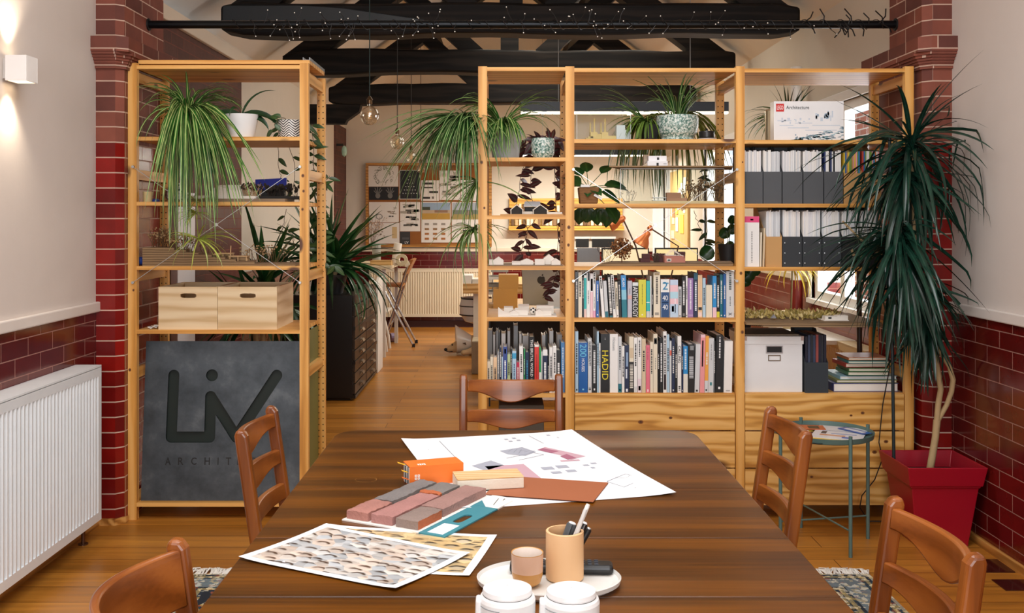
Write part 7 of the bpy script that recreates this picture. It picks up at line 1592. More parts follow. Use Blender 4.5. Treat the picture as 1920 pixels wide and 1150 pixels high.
# pinboard with papers
D0 = 13.96
def pbx(px): return X(px, D0)
def pbz(py): return Z(py, D0)
pb = thing('pinboard', 'large wood framed cork pinboard covered with drawings on the back wall', 'pinboard', ((pbx(686)+pbx(922))/2, D0, pbz(463)))
sub('cork', mat('8a5424', .9, vary=.15, bump=.3), pb, lambda b: b.box(pbx(686), pbx(922), D0, D0+.03, pbz(463), pbz(306)))
FRM = wood('pinboard_frame', 'c08a44', 'a8742f', '8a5a20', 'x', 1, .5, False)
for (a, c, d, e) in ((686, 922, 463, 458.5), (686, 922, 310.5, 306), (686, 691, 458.5, 310.5), (917, 922, 458.5, 310.5)): sub('frame', FRM, pb, lambda b: b.box(pbx(a), pbx(c), D0-.025, D0-.0005, pbz(d), pbz(e)))
PAP = mat('d9d6d2', .7, vary=.02); r = random.Random(33); PAPD = mat('12151c', .6)
def pinned(label, xa, ya, xb, yb, m, prints, cat='drawing', lay=0):
    yy = D0-.002-.0012*lay; b = B(); b.box(pbx(xa), pbx(xb), yy-.0008, yy, pbz(yb), pbz(ya)); o = b.build('pinned_sheet', m); tag(o, label, cat, 'sheets on the pinboard')
    def q(u, v): return (pbx(xa)+(pbx(xb)-pbx(xa))*u, pbz(ya)+(pbz(yb)-pbz(ya))*v)
    by = {}
    for (u0, v0, u1, v1, c) in prints: by.setdefault(c, []).append((u0, v0, u1, v1))
    for k, (c, rs) in enumerate(by.items()):
        b = B()
        for (u0, v0, u1, v1) in rs: (xa_, za_), (xb_, zb__) = q(u0, v0), q(u1, v1); b.box(min(xa_, xb_), max(xa_, xb_), yy-.0018-.0003*k, yy-.0009, min(za_, zb__), max(za_, zb__))
        b.build('print', mat(c, .6, vary=.1), o)
    return o, q, yy
def blobs(n, u0, v0, u1, v1, s, c, asp=2.2): 
    out = []
    for _ in range(n): u, v, w = r.uniform(u0, u1), r.uniform(v0, v1), r.uniform(s*.5, s*1.3); out.append((max(0.01, u-w), max(.01, v-w/asp), min(.99, u+w), min(.99, v+w/asp), c))
    return out
o, q, yy = pinned('white sheet with a drawn leaf wreath at the top left of the pinboard', 691, 311, 747, 350, PAP, [])
b = B()
for k in range(120):
    a = r.uniform(0, 2*PI); rr = r.uniform(.085, .145); xc_, zc_ = q(.5, .48); p_ = Vector((xc_+rr*math.cos(a), yy-.0012, zc_+rr*math.sin(a)*.95)); d = Vector((-math.sin(a+r.uniform(-.5, .9)), 0, math.cos(a+r.uniform(-.5, .9))))*.016; n_ = Vector((d.z, 0, -d.x))*.22; b.poly([p_-d, p_+n_, p_+d, p_-n_])
b.build('print', mat('6a7060', .6), o)
o, q, yy = pinned('black photogram of two pale hands below the wreath drawing', 692, 350.5, 747, 375, PAPD, [])
b = B()
for s_, cx in ((-1, .3), (1, .72)):
    xc_, zc_ = q(cx, .62); b.ball((xc_, yy-.001, zc_-.01), .035, 10, 0, 1, .02, 1.1)
    for k in range(5): a = PI/2+s_*(-.75+.36*k); L_ = (.05, .075, .08, .075, .06)[k]; b.bar((xc_+.03*math.cos(a), yy-.0012, zc_+.03*math.sin(a)), (xc_+(.03+L_)*math.cos(a), yy-.0012, zc_+(.03+L_)*math.sin(a)), .011, .0006, up=(0, 1, 0))
b.build('print', mat('6e6c6a', .6), o)
tri = []
for row in range(6):
    for k in range(row+1): u = .5+(k-row/2)*.13; v = .22+row*.115; tri.append((u-.022, v-.012, u+.022, v+.012, 'd8d8d4'))
pinned('dark sheet of small white dots in a triangle, top of the pinboard', 749, 319, 788, 374, PAP, [(.03, .02, .97, .98, '12151c')]+tri)
pinned('white sheet of four black building sections', 790, 338.5, 823, 377, PAP, [(.1, .1, .7, .2, '2a2420'), (.1, .32, .65, .38, '2a2420'), (.45, .52, .95, .62, '2a2420'), (.1, .8, .5, .9, '2a2420'), (.6, .78, .72, .9, '6a645c')])
pinned('tall white sheet of sketched elevations, half behind the spider plant', 824, 320, 863, 375, PAP, blobs(14, .1, .1, .8, .9, .12, '6a645c', 4)+blobs(8, .1, .1, .8, .9, .1, 'b8b0a4', 2))
pinned('white sheet of drawings at the right end of the pinboard top row', 864, 338, 914, 377, PAP, blobs(12, .15, .15, .9, .85, .1, '8a847c', 4))
circ = [(.34+.1*math.cos(a)-.014, .72+.12*math.sin(a)-.014, .34+.1*math.cos(a)+.014, .72+.12*math.sin(a)+.014, '3a3a3c') for a in [2*PI*k/20 for k in range(20)]]
pinned('white sheet with a drawn black ring in the middle row of the pinboard', 692, 379, 748, 417, PAP, circ+blobs(9, .55, .25, .9, .6, .05, '8a7a6a', 3)+[(.66, .68, .74, .73, '2a2a2a'), (.76, .68, .82, .73, '2a2a2a')])
pinned('tall white sheet of bridge sketches beneath the dotted sheet', 750, 379, 788, 434, PAP, [e for v in (.13, .33, .55, .78) for e in blobs(9, .15, v-.05, .85, v+.05, .12, '5a5650', 5)+blobs(4, .15, v-.05, .85, v+.05, .14, 'a09a90', 4)])
pinned('colour photo print of a low house in golden grass with six small models below', 790, 379, 845, 455, PAP, [(.02, .02, .98, .2, '8aa0b8'), (.02, .12, .3, .26, '3a4030'), (.02, .2, .98, .3, 'b09a80'), (.02, .28, .98, .43, 'b08a3a'), (.45, .2, .9, .26, '8a6a54')]+[(.12+.28*i, .52+.12*j, .26+.28*i, .57+.12*j, ['8a847c', '8a6a4a', 'a06a3a', 'a0622e'][j]) for i in range(3) for j in range(4)])
pinned('colour photo print of a cloudy hillside over a faint drawing, by the spider plant', 847, 379, 912, 455, PAP, [(.02, .02, .98, .26, 'a0a8b4'), (.02, .2, .98, .32, '6a7268'), (.02, .3, .98, .43, '9a8a54'), (.4, .22, .6, .32, '8a7a70')]+blobs(8, .3, .55, .8, .75, .1, 'c4bca8', 2))
pinned('white sheet of tiny diagrams at the bottom left of the pinboard', 692, 418, 749, 457, PAP, blobs(16, .1, .3, .6, .8, .025, '7a6a5a', 1.5)+[(.76, .2, .92, .75, 'c4ac80')])
o, q, yy = pinned('small dark photo card with a white two letter mark', 750, 434.5, 769, 458.5, mat('2c2c2e', .5), [(.2, .45, .9, .62, '4a4a4c')], lay=1)
xc_, zc_ = q(.66, .85); text('LV', frame(Vector((xc_, yy-.0025, zc_))-o.location, (1, 0, 0), (0, 0, 1)), .05, .036, mat('e8e8e8', .5, vary=0), o)

# wall relief, tall pinboards, small framed pictures, exit lamp
YW = wood('relief_pine', 'e0b050', 'd09a3a', 'b47c28', 'x', 1, .5, False)
wr = thing('framed_relief', 'wide pine framed relief of pale blocks on the back wall behind middle bay', 'wall art', (X(1060, 13.9), 13.9, Z(430, 13.9)))
xa, xb = X(955, 13.9), X(1168, 13.9)
sub('backboard', YW, wr, lambda b: b.box(xa, xb, 13.95, 13.98, Z(430, 13.9), Z(372, 13.9)))
sub('ledge', YW, wr, lambda b: b.box(xa-.01, xb+.01, 13.84, 13.949, Z(432, 13.9), Z(424, 13.9)))
sub('relief', [mat('c9a878', .7), mat('8a6a4a', .7), mat('e4d8c0', .7), mat('6a5038', .8)], wr, lambda b: [b.box(xa+.03+.052*k, xa+.03+.052*k+r.uniform(.03, .05), 13.90, 13.949, Z(423, 13.9), Z(423, 13.9)+r.uniform(.05, .3), r.choice((0, 1, 2, 3))) for k in range(28)])
for i, (ya, yb_, lab) in enumerate(((11.95, 13.2, 'tall board of pinned cuttings on the right wall beyond middle bay'),)):
    w_ = thing('cuttings_board', lab, 'pinboard', (2.18, (ya+yb_)/2, 1.0))
    sub('board', mat('c9a46a', .8, vary=.15), w_, lambda b: b.box(2.165, 2.192, ya, yb_, 1.12, 2.1))
    for k in range(16): y_ = r.uniform(ya+.05, yb_-.3); z_ = r.uniform(1.18, 1.85); sub('cutting', mat(r.choice(['efe8d8', 'd8b070', 'a07a50', 'e4d4b0', '7a6a50', 'e8c850']), .6), w_, lambda b: b.box(2.160-.0003*k, 2.1645, y_, y_+r.uniform(.12, .28), z_, z_+r.uniform(.1, .25)))
for i, (a, c, lab) in enumerate(((1080, 1104, 'left of the two small black framed panels low on the back wall'), (1110, 1152, 'wider of the two small black framed panels low on the back wall'))):
    o = tag(sub('picture_panel', mat('1a1c1e', .3), None, lambda b: b.box(X(a, 13.95), X(c, 13.95), 13.95, 13.97, Z(464, 13.95), Z(448, 13.95))), lab, 'picture'); sub('frame', mat('dcdad6', .5), o, lambda b: (b.box(X(a, 13.95)-.02, X(c, 13.95)+.02, 13.955, 13.98, Z(464, 13.95)-.03, Z(464, 13.95)), b.box(X(a, 13.95)-.02, X(c, 13.95)+.02, 13.955, 13.98, Z(448, 13.95), Z(448, 13.95)+.03)))
c = (-2.14, 13.2, Z(284, 13.2))
el = thing('wall_lamp', 'small greenish glass wall lamp above the dark brick strip at the back left', 'wall light', c)
sub('shade', mat('9ab8a4', .15, emit='a8d0b8', es=.05), el, lambda b: b.lathe((c[0]+.06, c[1], c[2]), [(.001, -.07), (.03, -.05), (.038, 0), (.03, .05), (.016, .07), (.001, .075)], 16), smooth=True); sub('bracket', BLACK, el, lambda b: b.box(c[0]-.04, c[0]+.05, c[1]-.02, c[1]+.02, c[2]+.07, c[2]+.10))
tag(sub('white_panel', mat('e8e8ec', .5), None, lambda b: b.box(-1.995, -1.95, 6.06, 6.40, 0, 1.66), bevel=.004), 'tall slim white panel standing against the dark brick behind the left shelving', 'panel')

# drawer cabinet with cup pulls
DK = mat('17120f', .35, vary=.15); DK2 = mat('3a2a1c', .4, vary=.2); cx0, cx1, cy0, cy1, ch_ = -1.80, -1.225, 8.33, 9.74, .87
dc = thing('drawer_cabinet', 'dark metal cabinet of many small drawers with cup pulls beyond the left shelving', 'cabinet', ((cx0+cx1)/2, (cy0+cy1)/2, 0))
sub('carcass', DK, dc, lambda b: (b.box(cx0, cx1-.02, cy0, cy1, .02, ch_), b.box(cx0+.02, cx1-.04, cy0+.02, cy1-.02, 0, .02)), bevel=.004)
for i in range(3):
    sub('divider_bar', DK, dc, lambda b: b.box(cx1-.02, cx1+.004, cy0, cy1, .02+i*.28, .045+i*.28))
for row in range(9):
    for col in range(2):
        z0_ = .05+row*.0915+.003*(row//3); y0_ = cy0+.02+col*.70; d = sub('drawer', DK2, dc, lambda b: b.box(cx1-.019, cx1-.002, y0_, y0_+.67, z0_, z0_+.08), bevel=.002)
        sub('cup_pull', mat('8a7a66', .3, .8), d, lambda b: b.prism([(cx1-.002, y0_+.28, z0_+.025), (cx1-.002, y0_+.28, z0_+.06), (cx1+.018, y0_+.28, z0_+.056), (cx1+.03, y0_+.28, z0_+.034), (cx1+.026, y0_+.28, z0_+.03), (cx1+.012, y0_+.28, z0_+.05)], (0, .11, 0)))
def cl_yu(q):
    if q.x < -1.97 and q.y < 7.75: q.x = -1.97
    if q.x < -2.16: q.x = -2.16
def yucca(label, c, h0, pot_m, seed, n, Lr, stem=0.0):
    t = thing('yucca', label, 'potted plant', c); rr = random.Random(seed)
    sub('pot', pot_m, t, lambda b: zpot(b, c, .15, .11, h0), smooth=True); sub('soil', SOIL, t, lambda b: b.lathe(c, [(.001, h0-.021), (.13, h0-.02)], 16))
    b = B(); tops = [Vector((c[0]+dx, c[1]+dy, c[2]+h0-.02+stem*k)) for dx, dy, k in ((0, 0, 1), (.07, .04, .75), (-.06, -.03, .6))]
    for q in tops: b.tube([(c[0]+(q.x-c[0])*.4, c[1], c[2]+h0-.025), q], .02, 9)
    b.build('stem', TRK, t, smooth=True)
    b = B()
    for q in tops:
        for i in range(n): a = rr.uniform(0, 2*PI); k = rr.random(); blade(b, q+Vector((0, 0, rr.uniform(-.05, .04))), a, 1.4-1.5*k, rr.uniform(*Lr), .15+1.3*k*k, .055*rr.uniform(.8, 1.15), 8, fold=.3, pw=1.4, clamp=cl_yu)
        for i in range(n//2): a = rr.uniform(-.6, 2*PI-2.2); blade(b, q+Vector((0, 0, -.04)), a, rr.uniform(-.2, .5), rr.uniform(Lr[0], Lr[1])*1.1, rr.uniform(1.6, 2.2), .045, 9, fold=.3, pw=.7, clamp=cl_yu)
    b.build('foliage', YUCCA, t, smooth=True); return t
yucca('large dark yucca standing on the drawer cabinet, its leaves drooping over the drawers', (-1.47, 8.55, ch_), .16, mat('2a2a2c', .5), 201, 26, (.48, .74), .12)
yucca('dark yucca in a floor pot behind the left shelving unit', (X(492, 6.7), 6.72, 0), .55, mat('26282a', .5), 202, 22, (.42, .60), .52)
# black tower case and white screen beside the cabinet
tag(sub('tower_case', mat('15171a', .4), None, lambda b: b.box(-1.34, -1.26, 9.80, 10.25, .0, .80), bevel=.008), 'black tower case between the drawer cabinet and the white desk end', 'computer')
tag(sub('desk_screen', mat('e6e2da', .5), None, lambda b: b.prism([(-1.255, 9.82, .0), (-1.255, 10.2, .0), (-1.255, 10.2, .92), (-1.255, 10.0, .92), (-1.255, 9.86, .88), (-1.255, 9.82, .78)], (.035, 0, 0)), bevel=.006), 'white rounded desk end panel beside the black tower case', 'desk panel')
# drafting counter with clutter
dk = thing('drafting_desk', 'tall pale counter desk cluttered with paper along the left wall of the far room', 'desk', (-1.7, 11.6, 0))
sub('top', mat('d8c8a8', .5), dk, lambda b: b.box(-2.18, -1.22, 10.9, 12.3, .955, .985)); 
for xx in (-2.1, -1.30):
    for yy in (10.96, 12.22): sub('leg', mat('e0dcd4', .4), dk, lambda b: b.box(xx-.02, xx+.02, yy-.02, yy+.02, 0, .955))
zt_ = .9855
tag(sub('timber_offcuts', wood('offcut', 'd8b074', 'c49a5c', 'a87c40', 'x', 1, .6, False), None, lambda b: b.box(X(695, 11.2), X(735, 11.2), 11.15, 11.4, zt_, zt_+.05), bevel=.003), 'stack of pale timber strips on the far counter desk', 'timber')
tag(sub('paper_roll', mat('ece6da', .6), None, lambda b: b.tube([(X(741, 11.3), 11.3, zt_), (X(743, 11.3)+.02, 11.3, zt_+.24)], .045, 18), smooth=True), 'upright roll of white paper at the end of the far counter desk', 'paper roll')
tag(sub('tape_roll', mat('d8c8a0', .5), None, lambda b: b.add(*(lambda c: ([c+Vector((rr*math.cos(a), dy, rr*math.sin(a))) for rr, dy in ((.065, 0), (.065, .03), (.03, .03), (.03, 0)) for a in [2*PI*k/20 for k in range(20)]], [(r0*20+k, r0*20+(k+1) % 20, ((r0+1) % 4)*20+(k+1) % 20, ((r0+1) % 4)*20+k) for r0 in range(4) for k in range(20)]))(Vector((X(753, 10.96), 10.95, .985+.066))))), 'roll of tape standing at the edge of the far counter desk', 'tape')
tag(sub('crumpled_sheet', mat('d4c8b0', .7), None, lambda b: [b.obox((X(745+k*6, 11.05), 11.0+.03*(k % 2), zt_+.02), (.05, .06, .03), Matrix.Rotation(.5*k, 3, 'X')@Matrix.Rotation(.7*k, 3, 'Z')) for k in range(4)]), 'crumpled sheets lying at the front corner of the far counter desk', 'paper')
c = (X(706, 11.6), 11.6, zt_)
dv = thing('dried_branches', 'dried branch spray in a glass jar on the far counter desk left of the pinboard', 'dried flowers', c)
sub('jar', mat('9a9a90', .15), dv, lambda b: b.lathe(c, [(.001, 0), (.05, 0), (.05, .22), (.045, .22), (.045, .01), (.001, .01)], 18), smooth=True)
b = B(); rr_ = random.Random(77); twigs(b, c[0]-.05, c[1], c[2]+.2, 22, .03, .03, .34, .006, rr_, blobn=4); b.build('branches', [mat('6a5040', .8), mat('b0907a', .8, vary=.2)], dv)
# folding bar stool
fs_ = thing('folding_stool', 'chrome folding bar stool with brown seat and curved backrest in the far room', 'stool', (-1.15, 12.05, 0))
CH = mat('c8c8cc', .2, 1.0); BRN = mat('9a5c26', .4, vary=.15)
def D12(px, py, D): return P(px, py, D)
for dy in (-.19, .19):
    sub('leg', CH, fs_, lambda b: b.tube([D12(716, 652, 12.0-.0)+Vector((0, dy, 0)), D12(742, 580, 12.0)+Vector((0, dy, 0)), D12(764, 508, 12.0)+Vector((0, dy, 0)), D12(771, 490, 12.0)+Vector((0, dy, 0))], .014, 10), smooth=True)
    sub('leg', CH, fs_, lambda b: b.tube([D12(778, 646, 12.0)+Vector((0, dy, 0)), D12(722, 538, 12.0)+Vector((0, dy, 0))], .014, 10), smooth=True)
    for (px, py) in ((716, 652), (778, 646)): sub('rubber_foot', BLACK, fs_, lambda b: b.tube([D12(px, py, 12.0)+Vector((0, dy, -.012)), D12(px, py, 12.0)+Vector((0, dy, .03))], .019, 10))
sub('seat', BRN, fs_, lambda b: b.box(X(716, 12), X(757, 12), 11.86, 12.24, Z(537, 12), Z(532, 12)), bevel=.008)
sub('backrest', BRN, fs_, lambda b: b.prism([(X(757, 12), 11.82, Z(515, 12)), (X(763, 12), 11.82, Z(515, 12)), (X(778, 12), 11.82, Z(486, 12)), (X(772, 12), 11.82, Z(485, 12))], (0, .46, 0)), bevel=.01)
sub('foot_bar', CH, fs_, lambda b: b.tube([D12(733, 606, 12.0)+Vector((0, -.19, 0)), D12(733, 606, 12.0)+Vector((0, .19, 0))], .012, 8))
# second desk side chair base (white tube) under the counter
wc = thing('tube_chair', 'white tube framed chair base tucked behind the desk end panel', 'chair', (-1.27, 11.3, 0)); WT = mat('e2ddd2', .3)
for dy in (0, .3): sub('leg', WT, wc, lambda b: b.tube([P(725, 660, 11.4)+Vector((0, dy, .0)), P(722, 635, 11.4)+Vector((0, dy, 0)), P(716, 610, 11.4)+Vector((0, dy, 0)), P(708, 585, 11.4)+Vector((0, dy, 0))], .018, 9), smooth=True)
sub('seat', WT, wc, lambda b: b.box(-1.65, -1.3, 11.28, 11.75, .44, .47), bevel=.01)
tag(sub('dumbbell', mat('8a7a98', .5), None, lambda b: b.tube([(X(728, 12.1), 12.3, .055), (X(740, 12.1), 12.34, .055)], .055, 14)), 'small purple roller lying on the floor beneath the folding stool', 'roller')

# right hand desks
OAK = wood('desk_oak', 'dcb070', 'c8954e', 'a8742f', 'x', 1, .5, False)
d1 = thing('desk', 'long oak work desk with screens behind the bookshelves', 'desk', (.95, 8.7, 0))
sub('top', OAK, d1, lambda b: b.box(-.20, 2.0, 8.05, 9.55, .715, .745))
sub('rear_panel', mat('141414', .6), d1, lambda b: b.box(-.15, 1.9, 8.42, 8.44, .04, .70))  # black sheet added to stand in for the shade under the desk
for xx in (-.14, 1.94):
    for yy in (8.12, 9.48): sub('leg', mat('17181a', .4), d1, lambda b: b.box(xx-.03, xx+.03, yy-.03, yy+.03, 0, .715))
zd = .7455
d2 = thing('desk', 'pale desk end with papers left of the narrow bay, farther back', 'desk', (-.2, 11.0, 0))
sub('top', OAK, d2, lambda b: b.box(X(868, 10.8), .9, 10.8, 12.2, .70, .80)); 
for xx in (-.30, .8): sub('leg', mat('dcd4c4', .4), d2, lambda b: b.box(xx-.03, xx+.03, 10.9, 10.96, 0, .70))
z2_ = .8005
for k, (a, c_, h_, cc, lab) in enumerate(((868, 886, .09, 'e8e4dc', 'white paper tray on the corner of the farther desk'), (884, 925, .05, 'd8d2c6', 'loose stack of papers on the farther desk beside the paper tray'))):
    tag(sub('paper_tray' if k == 0 else 'paper_stack', mat(cc, .6), None, lambda b: b.box(X(a, 10.9), X(c_, 10.9), 10.86, 11.2, z2_, z2_+h_), bevel=.003), lab, 'tray' if k == 0 else 'papers')
pt_ = thing('letter_tray', 'stacked letter trays full of white papers behind the narrow bay', 'letter tray', (X(935, 9.0), 9.0, zd))
for k in range(4): sub('tray_shelf', mat(['d8d4cc', '8a8478', 'e4e0d8', 'a8a49c'][k], .5), pt_, lambda b: b.box(X(908, 9.0)+.02*k, X(955, 9.0)-.01*(k % 2), 8.85, 9.15, zd+.09+k*.065, zd+.115+k*.065))
for xx in (X(910, 9.0)+.06, X(953, 9.0)-.02): sub('upright', mat('b8b4ac', .4), pt_, lambda b: b.box(xx, xx+.008, 9.13, 9.148, zd, zd+.31))
tag(sub('file_rack', mat('b8863a', .5), None, lambda b: (b.box(X(925, 8.6), X(970, 8.6), 8.5, 8.75, zd, zd+.16), b.box(X(935, 8.6), X(972, 8.6), 8.55, 8.75, zd+.16, zd+.28))), 'ochre box files standing on the desk left of the big computer', 'box files')
# big computer seen from behind, turned
im = thing('computer_screen', 'large silver desktop computer seen from behind with a fruit mark', 'computer', (X(1030, 8.5), 8.5, zd))
Mi = Matrix.Rotation(-.22, 3, 'Z')@Matrix.Rotation(.20, 3, 'X'); ci = Vector((X(1045, 8.5), 8.5, zd+.195))
sub('back_shell', mat('aab4bc', .3, .6), im, lambda b: b.obox(ci, (.60, .018, .36), Mi), bevel=.006)
sub('screen_edge', BLACK, im, lambda b: b.obox(ci+Mi@Vector((0, .012, 0)), (.606, .005, .366), Mi))
sub('stand', mat('c4cacc', .3, .7), im, lambda b: (b.obox(ci+Vector((0, -.03, -.10)), (.16, .012, .19)), b.box(ci.x-.1, ci.x+.1, 8.42, 8.62, zd, zd+.008)))
def fruit(b):
    o_ = ci+Mi@Vector((-.13, -.0105, .045)); X_, Z_ = Mi@Vector((1, 0, 0)), Mi@Vector((0, 0, 1)); pts = []
    for k in range(28): a = 2*PI*k/28; rr = .036*(1+.10*math.cos(2*a))*(1-.18*math.exp(-((a-PI/2)/.3)**2)); rr *= (1-.28*math.exp(-((min(a, 2*PI-a)-.25)/.3)**2)); pts.append(o_+X_*rr*math.cos(a)*.95+Z_*rr*math.sin(a)*1.1)
    b.prism(pts, -(Mi@Vector((0, .0006, 0)))); b.prism([o_+X_*.002+Z_*.036, o_+X_*.016+Z_*.040, o_+X_*.014+Z_*.054, o_+X_*.003+Z_*.048], -(Mi@Vector((0, .0006, 0))))
sub('fruit_mark', mat('2c3034', .3), im, fruit)
# screens on the long desk
for i, (a, c_, lab, scr) in enumerate(((1082, 1125, 'grey laptop back at the left end of the screens', None), (1128, 1217, 'black rimmed screen with a cream page, middle of the desk', 'f0e4c0'), (1228, 1309, 'black rimmed screen with a cream page, right end of the desk', 'f0e0a8'))):
    x0_, x1_ = X(a, 9.2), X(c_, 9.2); t = thing('monitor', lab, 'monitor', ((x0_+x1_)/2, 9.2, zd)); z0_, z1_ = Z(497, 9.2), Z(465, 9.2)
    sub('shell', mat('8a8c90', .35, .6) if scr is None else BLACK, t, lambda b: b.box(x0_, x1_, 9.2, 9.225, z0_-.12, z1_), bevel=.003)
    if scr: sub('screen', mat(scr, .4, emit=scr, es=.55), t, lambda b: b.box(x0_+.012, x1_-.012, 9.1985, 9.1995, z0_-.09, z1_-.014))
    sub('stand', BLACK if scr else STEEL, t, lambda b: (b.box((x0_+x1_)/2-.03, (x0_+x1_)/2+.03, 9.226, 9.25, zd, z0_+.05), b.box((x0_+x1_)/2-.1, (x0_+x1_)/2+.1, 9.15, 9.35, zd, zd+.01)))
# copper desk lamps
COP = mat('c87444', .3, .5)
for i, (hx, hy, ex, ey, bx_, by_) in enumerate(((1157, 414, 1168, 410, 1192, 462), (1208, 447, 1219, 428, 1272, 462))):
    D_ = 8.7; t = thing('desk_lamp', ['copper shaded jointed desk lamp, the higher of the pair', 'copper shaded jointed desk lamp, the lower one nearer the X brace'][i], 'desk lamp', (X(bx_, D_), D_, zd))
    h_ = P(hx, hy, D_); e_ = P(ex, ey, D_); ax = (h_-e_).normalized(); 
    def shade(b):
        u_ = ax.orthogonal().normalized(); v_ = ax.cross(u_); prof = [(.018, -.05), (.03, -.04), (.035, .0), (.062, .04), (.075, .09), (.072, .09), (.03, .0)]; vs = []; n_ = 24
        for rr, zz_ in prof: vs += [h_+ax*(zz_-.02)+(u_*math.cos(2*PI*k/n_)+v_*math.sin(2*PI*k/n_))*rr for k in range(n_)]
        b.add(vs, [(q_*n_+k, q_*n_+(k+1) % n_, (q_+1)*n_+(k+1) % n_, (q_+1)*n_+k) for q_ in range(len(prof)-1) for k in range(n_)])
    sub('shade', COP, t, shade, smooth=True); sub('arm', mat('4a3428', .4), t, lambda b: b.tube([e_, P(bx_, by_, D_), Vector((X(bx_, D_)-.12*(1 if i else -1), D_, zd+.02))], .007, 8), smooth=True)
    sub('knuckle', COP, t, lambda b: b.ball(e_, .026, 12), smooth=True); sub('foot', mat('4a3428', .4), t, lambda b: b.tube([(X(bx_, D_)-.12*(1 if i else -1), D_, zd), (X(bx_, D_)-.12*(1 if i else -1), D_, zd+.02)], .07, 20))
# black loudspeaker and yellowing plant by the right wall, black lamp pole
tag(sub('loudspeaker', BLACK, None, lambda b: b.box(X(1396, 7.9), X(1424, 7.9), 7.9, 8.02, zd+.0-.0, Z(512, 7.9)), bevel=.006), 'black upright speaker at the right end of the long desk', 'speaker') if False else None
c = (X(1483, 7.0), 7.0, .742)
t = thing('spider_plant', 'yellowing spider plant on the window side, seen above the moss model', 'potted plant', (c[0], c[1], c[2]))
wsb = tag(sub('window_shelf', mat('e8e4dc', .5), None, lambda b: b.box(1.90, 2.19, 6.3, 7.28, .715, .741)), 'white shelf board above the beige radiator under the right window', 'shelf')
sub('pot', mat('c9b48a', .6), t, lambda b: zpot(b, c, .07, .055, .12), smooth=True); sub('soil', SOIL, t, lambda b: b.lathe(c, [(.001, .101), (.058, .102)], 14))
spider(t, Vector(c)+Vector((0, 0, .42)), 22, (.2, .34), .018, leafmat('yellow_leaf', 'c8a820', 'e0c848', .4), (0, 2*PI), (-.2, .9), (1.3, 2.2), seed=301, pw=.7)
sub('stem', mat('6a5a30', .7), t, lambda b: b.tube([Vector(c)+Vector((0, 0, .1)), Vector(c)+Vector((.01, 0, .42))], .006, 7))
lp_ = thing('lamp_pole', 'slim dark brown pole of a standing lamp between the shelves and right window', 'floor lamp', (X(1611, 5.8), 5.8, 0))
sub('pole', mat('2a1c18', .4), lp_, lambda b: b.tube([(X(1613, 5.62), 5.62, .012), (X(1610, 5.62), 5.62, 1.62)], .014, 12), smooth=True); sub('foot', mat('2a1c18', .4), lp_, lambda b: b.lathe((X(1613, 5.62), 5.62, 0), [(.001, 0), (.08, 0), (.08, .01), (.02, .016), (.001, .016)], 24), smooth=True)
# white shell stool, furry box and the dog on the floor
c = (X(893, 11.55), 11.55, 0)
wsx = thing('shell_chair', 'white ribbed shell chair half hidden by the post of narrow bay', 'chair', c)
sub('shell', mat('e8ecee', .3), wsx, lambda b: b.lathe((c[0], c[1], .30), [(.03, 0), (.13, .03), (.19, .12), (.19, .22), (.165, .30), (.155, .30), (.17, .2), (.001, .05)], 30), smooth=True)
for zz_ in (.40, .50, .585): sub('band', BLACK, wsx, lambda b: b.lathe((c[0], c[1], zz_), [(.183 if zz_ < .55 else .171, 0), (.193 if zz_ < .55 else .176, .004), (.193 if zz_ < .55 else .172, .012), (.183, .016)], 30), smooth=True)
sub('base', mat('c8ccce', .3, .6), wsx, lambda b: (b.tube([(c[0], c[1], .02), (c[0], c[1], .31)], .025, 10), b.lathe((c[0], c[1], 0), [(.001, 0), (.17, 0), (.17, .012), (.03, .03), (.001, .03)], 24)), smooth=True)
tag(sub('carpet_box', mat('a8977c', .95, vary=.3, bump=.6), None, lambda b: b.box(X(884, 9.75), X(884, 9.75)+.34, 9.75, 10.1, 0, .32), bevel=.012), 'beige textured box on the floor beside the lying dog', 'box')
# dog lying down, head on the floor, wearing a clear cone
dg_o = Vector((X(868, 11.2), 11.2, 0))
dog = thing('dog', 'tan dog lying on the floor with a clear cone collar, nose to the left', 'dog', tuple(dg_o))
def skinned(name, pts, edges, radii, m, parent):
    me = bpy.data.meshes.new(name); me.from_pydata([tuple(Vector(p)-dg_o) for p in pts], edges, []); o = bpy.data.objects.new(name, me); COL.objects.link(o)
    o.modifiers.new('skin', 'SKIN'); ss = o.modifiers.new('sub', 'SUBSURF'); ss.levels = 2; ss.render_levels = 2
    for i, rd_ in enumerate(radii): me.skin_vertices[0].data[i].radius = rd_ if isinstance(rd_, tuple) else (rd_, rd_)
    me.skin_vertices[0].data[0].use_root = True; me.materials.append(m); o.parent = parent
    for p in me.polygons: p.use_smooth = True
    return o
def dv_(dx, dy, z): return (dg_o.x+dx, dg_o.y+dy, z)
FUR = mat('c8aa80', .95, vary=.35, bump=.8, bscale=80)
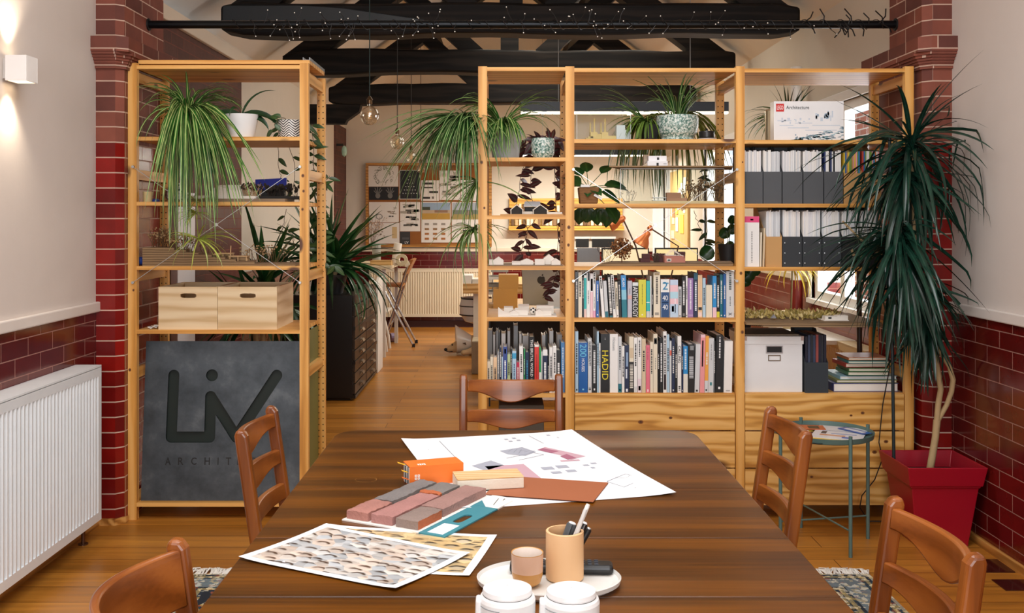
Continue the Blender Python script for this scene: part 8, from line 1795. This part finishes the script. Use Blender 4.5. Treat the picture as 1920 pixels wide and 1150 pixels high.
pts = [dv_(.42, .12, .12), dv_(.26, .08, .135), dv_(.14, .04, .13), dv_(.06, .01, .12), dv_(-.02, -.01, .10), dv_(-.09, -.02, .075), dv_(-.15, -.03, .055), dv_(-.175, -.03, .05),
       dv_(.16, -.08, .07), dv_(.06, -.12, .04), dv_(-.02, -.13, .03), dv_(.16, .14, .07), dv_(.05, .18, .035), dv_(.44, -.05, .09), dv_(.38, -.14, .06), dv_(.48, -.17, .04), dv_(.38, -.2, .03), dv_(.55, .16, .10), dv_(.66, .14, .05)]
ed = [(0, 1), (1, 2), (2, 3), (3, 4), (4, 5), (5, 6), (6, 7), (2, 8), (8, 9), (9, 10), (2, 11), (11, 12), (0, 13), (13, 14), (14, 15), (15, 16), (0, 17), (17, 18)]
skinned('body', pts, ed, [.115, .12, .11, .085, .075, .066, .036, .026, .055, .032, .028, .055, .03, .08, .05, .032, .026, .03, .014], FUR, dog)
for s in (-1, 1):
    b = B(); oval(b, dv_(-.03, -.012+s*.05, .155), (.35, s*.55, .25), (-.3, 0, 1), .085, .055, 0, curl=.9); b.build('ear', mat('4a3420', .95), dog, smooth=True)
    sub('eye', BLACK, dog, lambda b: b.ball(dv_(-.115, -.025+s*.042, .112), .010, 8), smooth=True)
sub('nose', BLACK, dog, lambda b: b.ball(dv_(-.188, -.03, .055), .020, 10), smooth=True)
sub('mouth', mat('2a1a14', .6), dog, lambda b: b.tube([dv_(-.18, -.052, .038), dv_(-.15, -.066, .034), dv_(-.11, -.078, .040)], .004, 6))
CONE, _t, N_, L_, b_ = newmat('cone_plastic'); b_.inputs['Base Color'].default_value = lin('efe9dc'); b_.inputs['Alpha'].default_value = .62; b_.inputs['Roughness'].default_value = .25
def cone(b):
    a0 = Vector(dv_(.09, .015, .125)); ax = Vector((-1, -.1, -.05)).normalized(); u_ = Vector((0, 0, 1)); u_ = (u_-ax*u_.dot(ax)).normalized(); v_ = ax.cross(u_); n_ = 32; vs = []
    for rr, d in ((.085, 0), (.155, .17), (.159, .17), (.089, 0)): vs += [a0+ax*d+(u_*math.cos(2*PI*k/n_)+v_*math.sin(2*PI*k/n_))*rr+Vector((0, 0, .05*d/.17)) for k in range(n_)]
    b.add(vs, [(q_*n_+k, q_*n_+(k+1) % n_, (q_+1)*n_+(k+1) % n_, (q_+1)*n_+k) for q_ in range(3) for k in range(n_)])
sub('cone_collar', CONE, dog, cone, smooth=True)
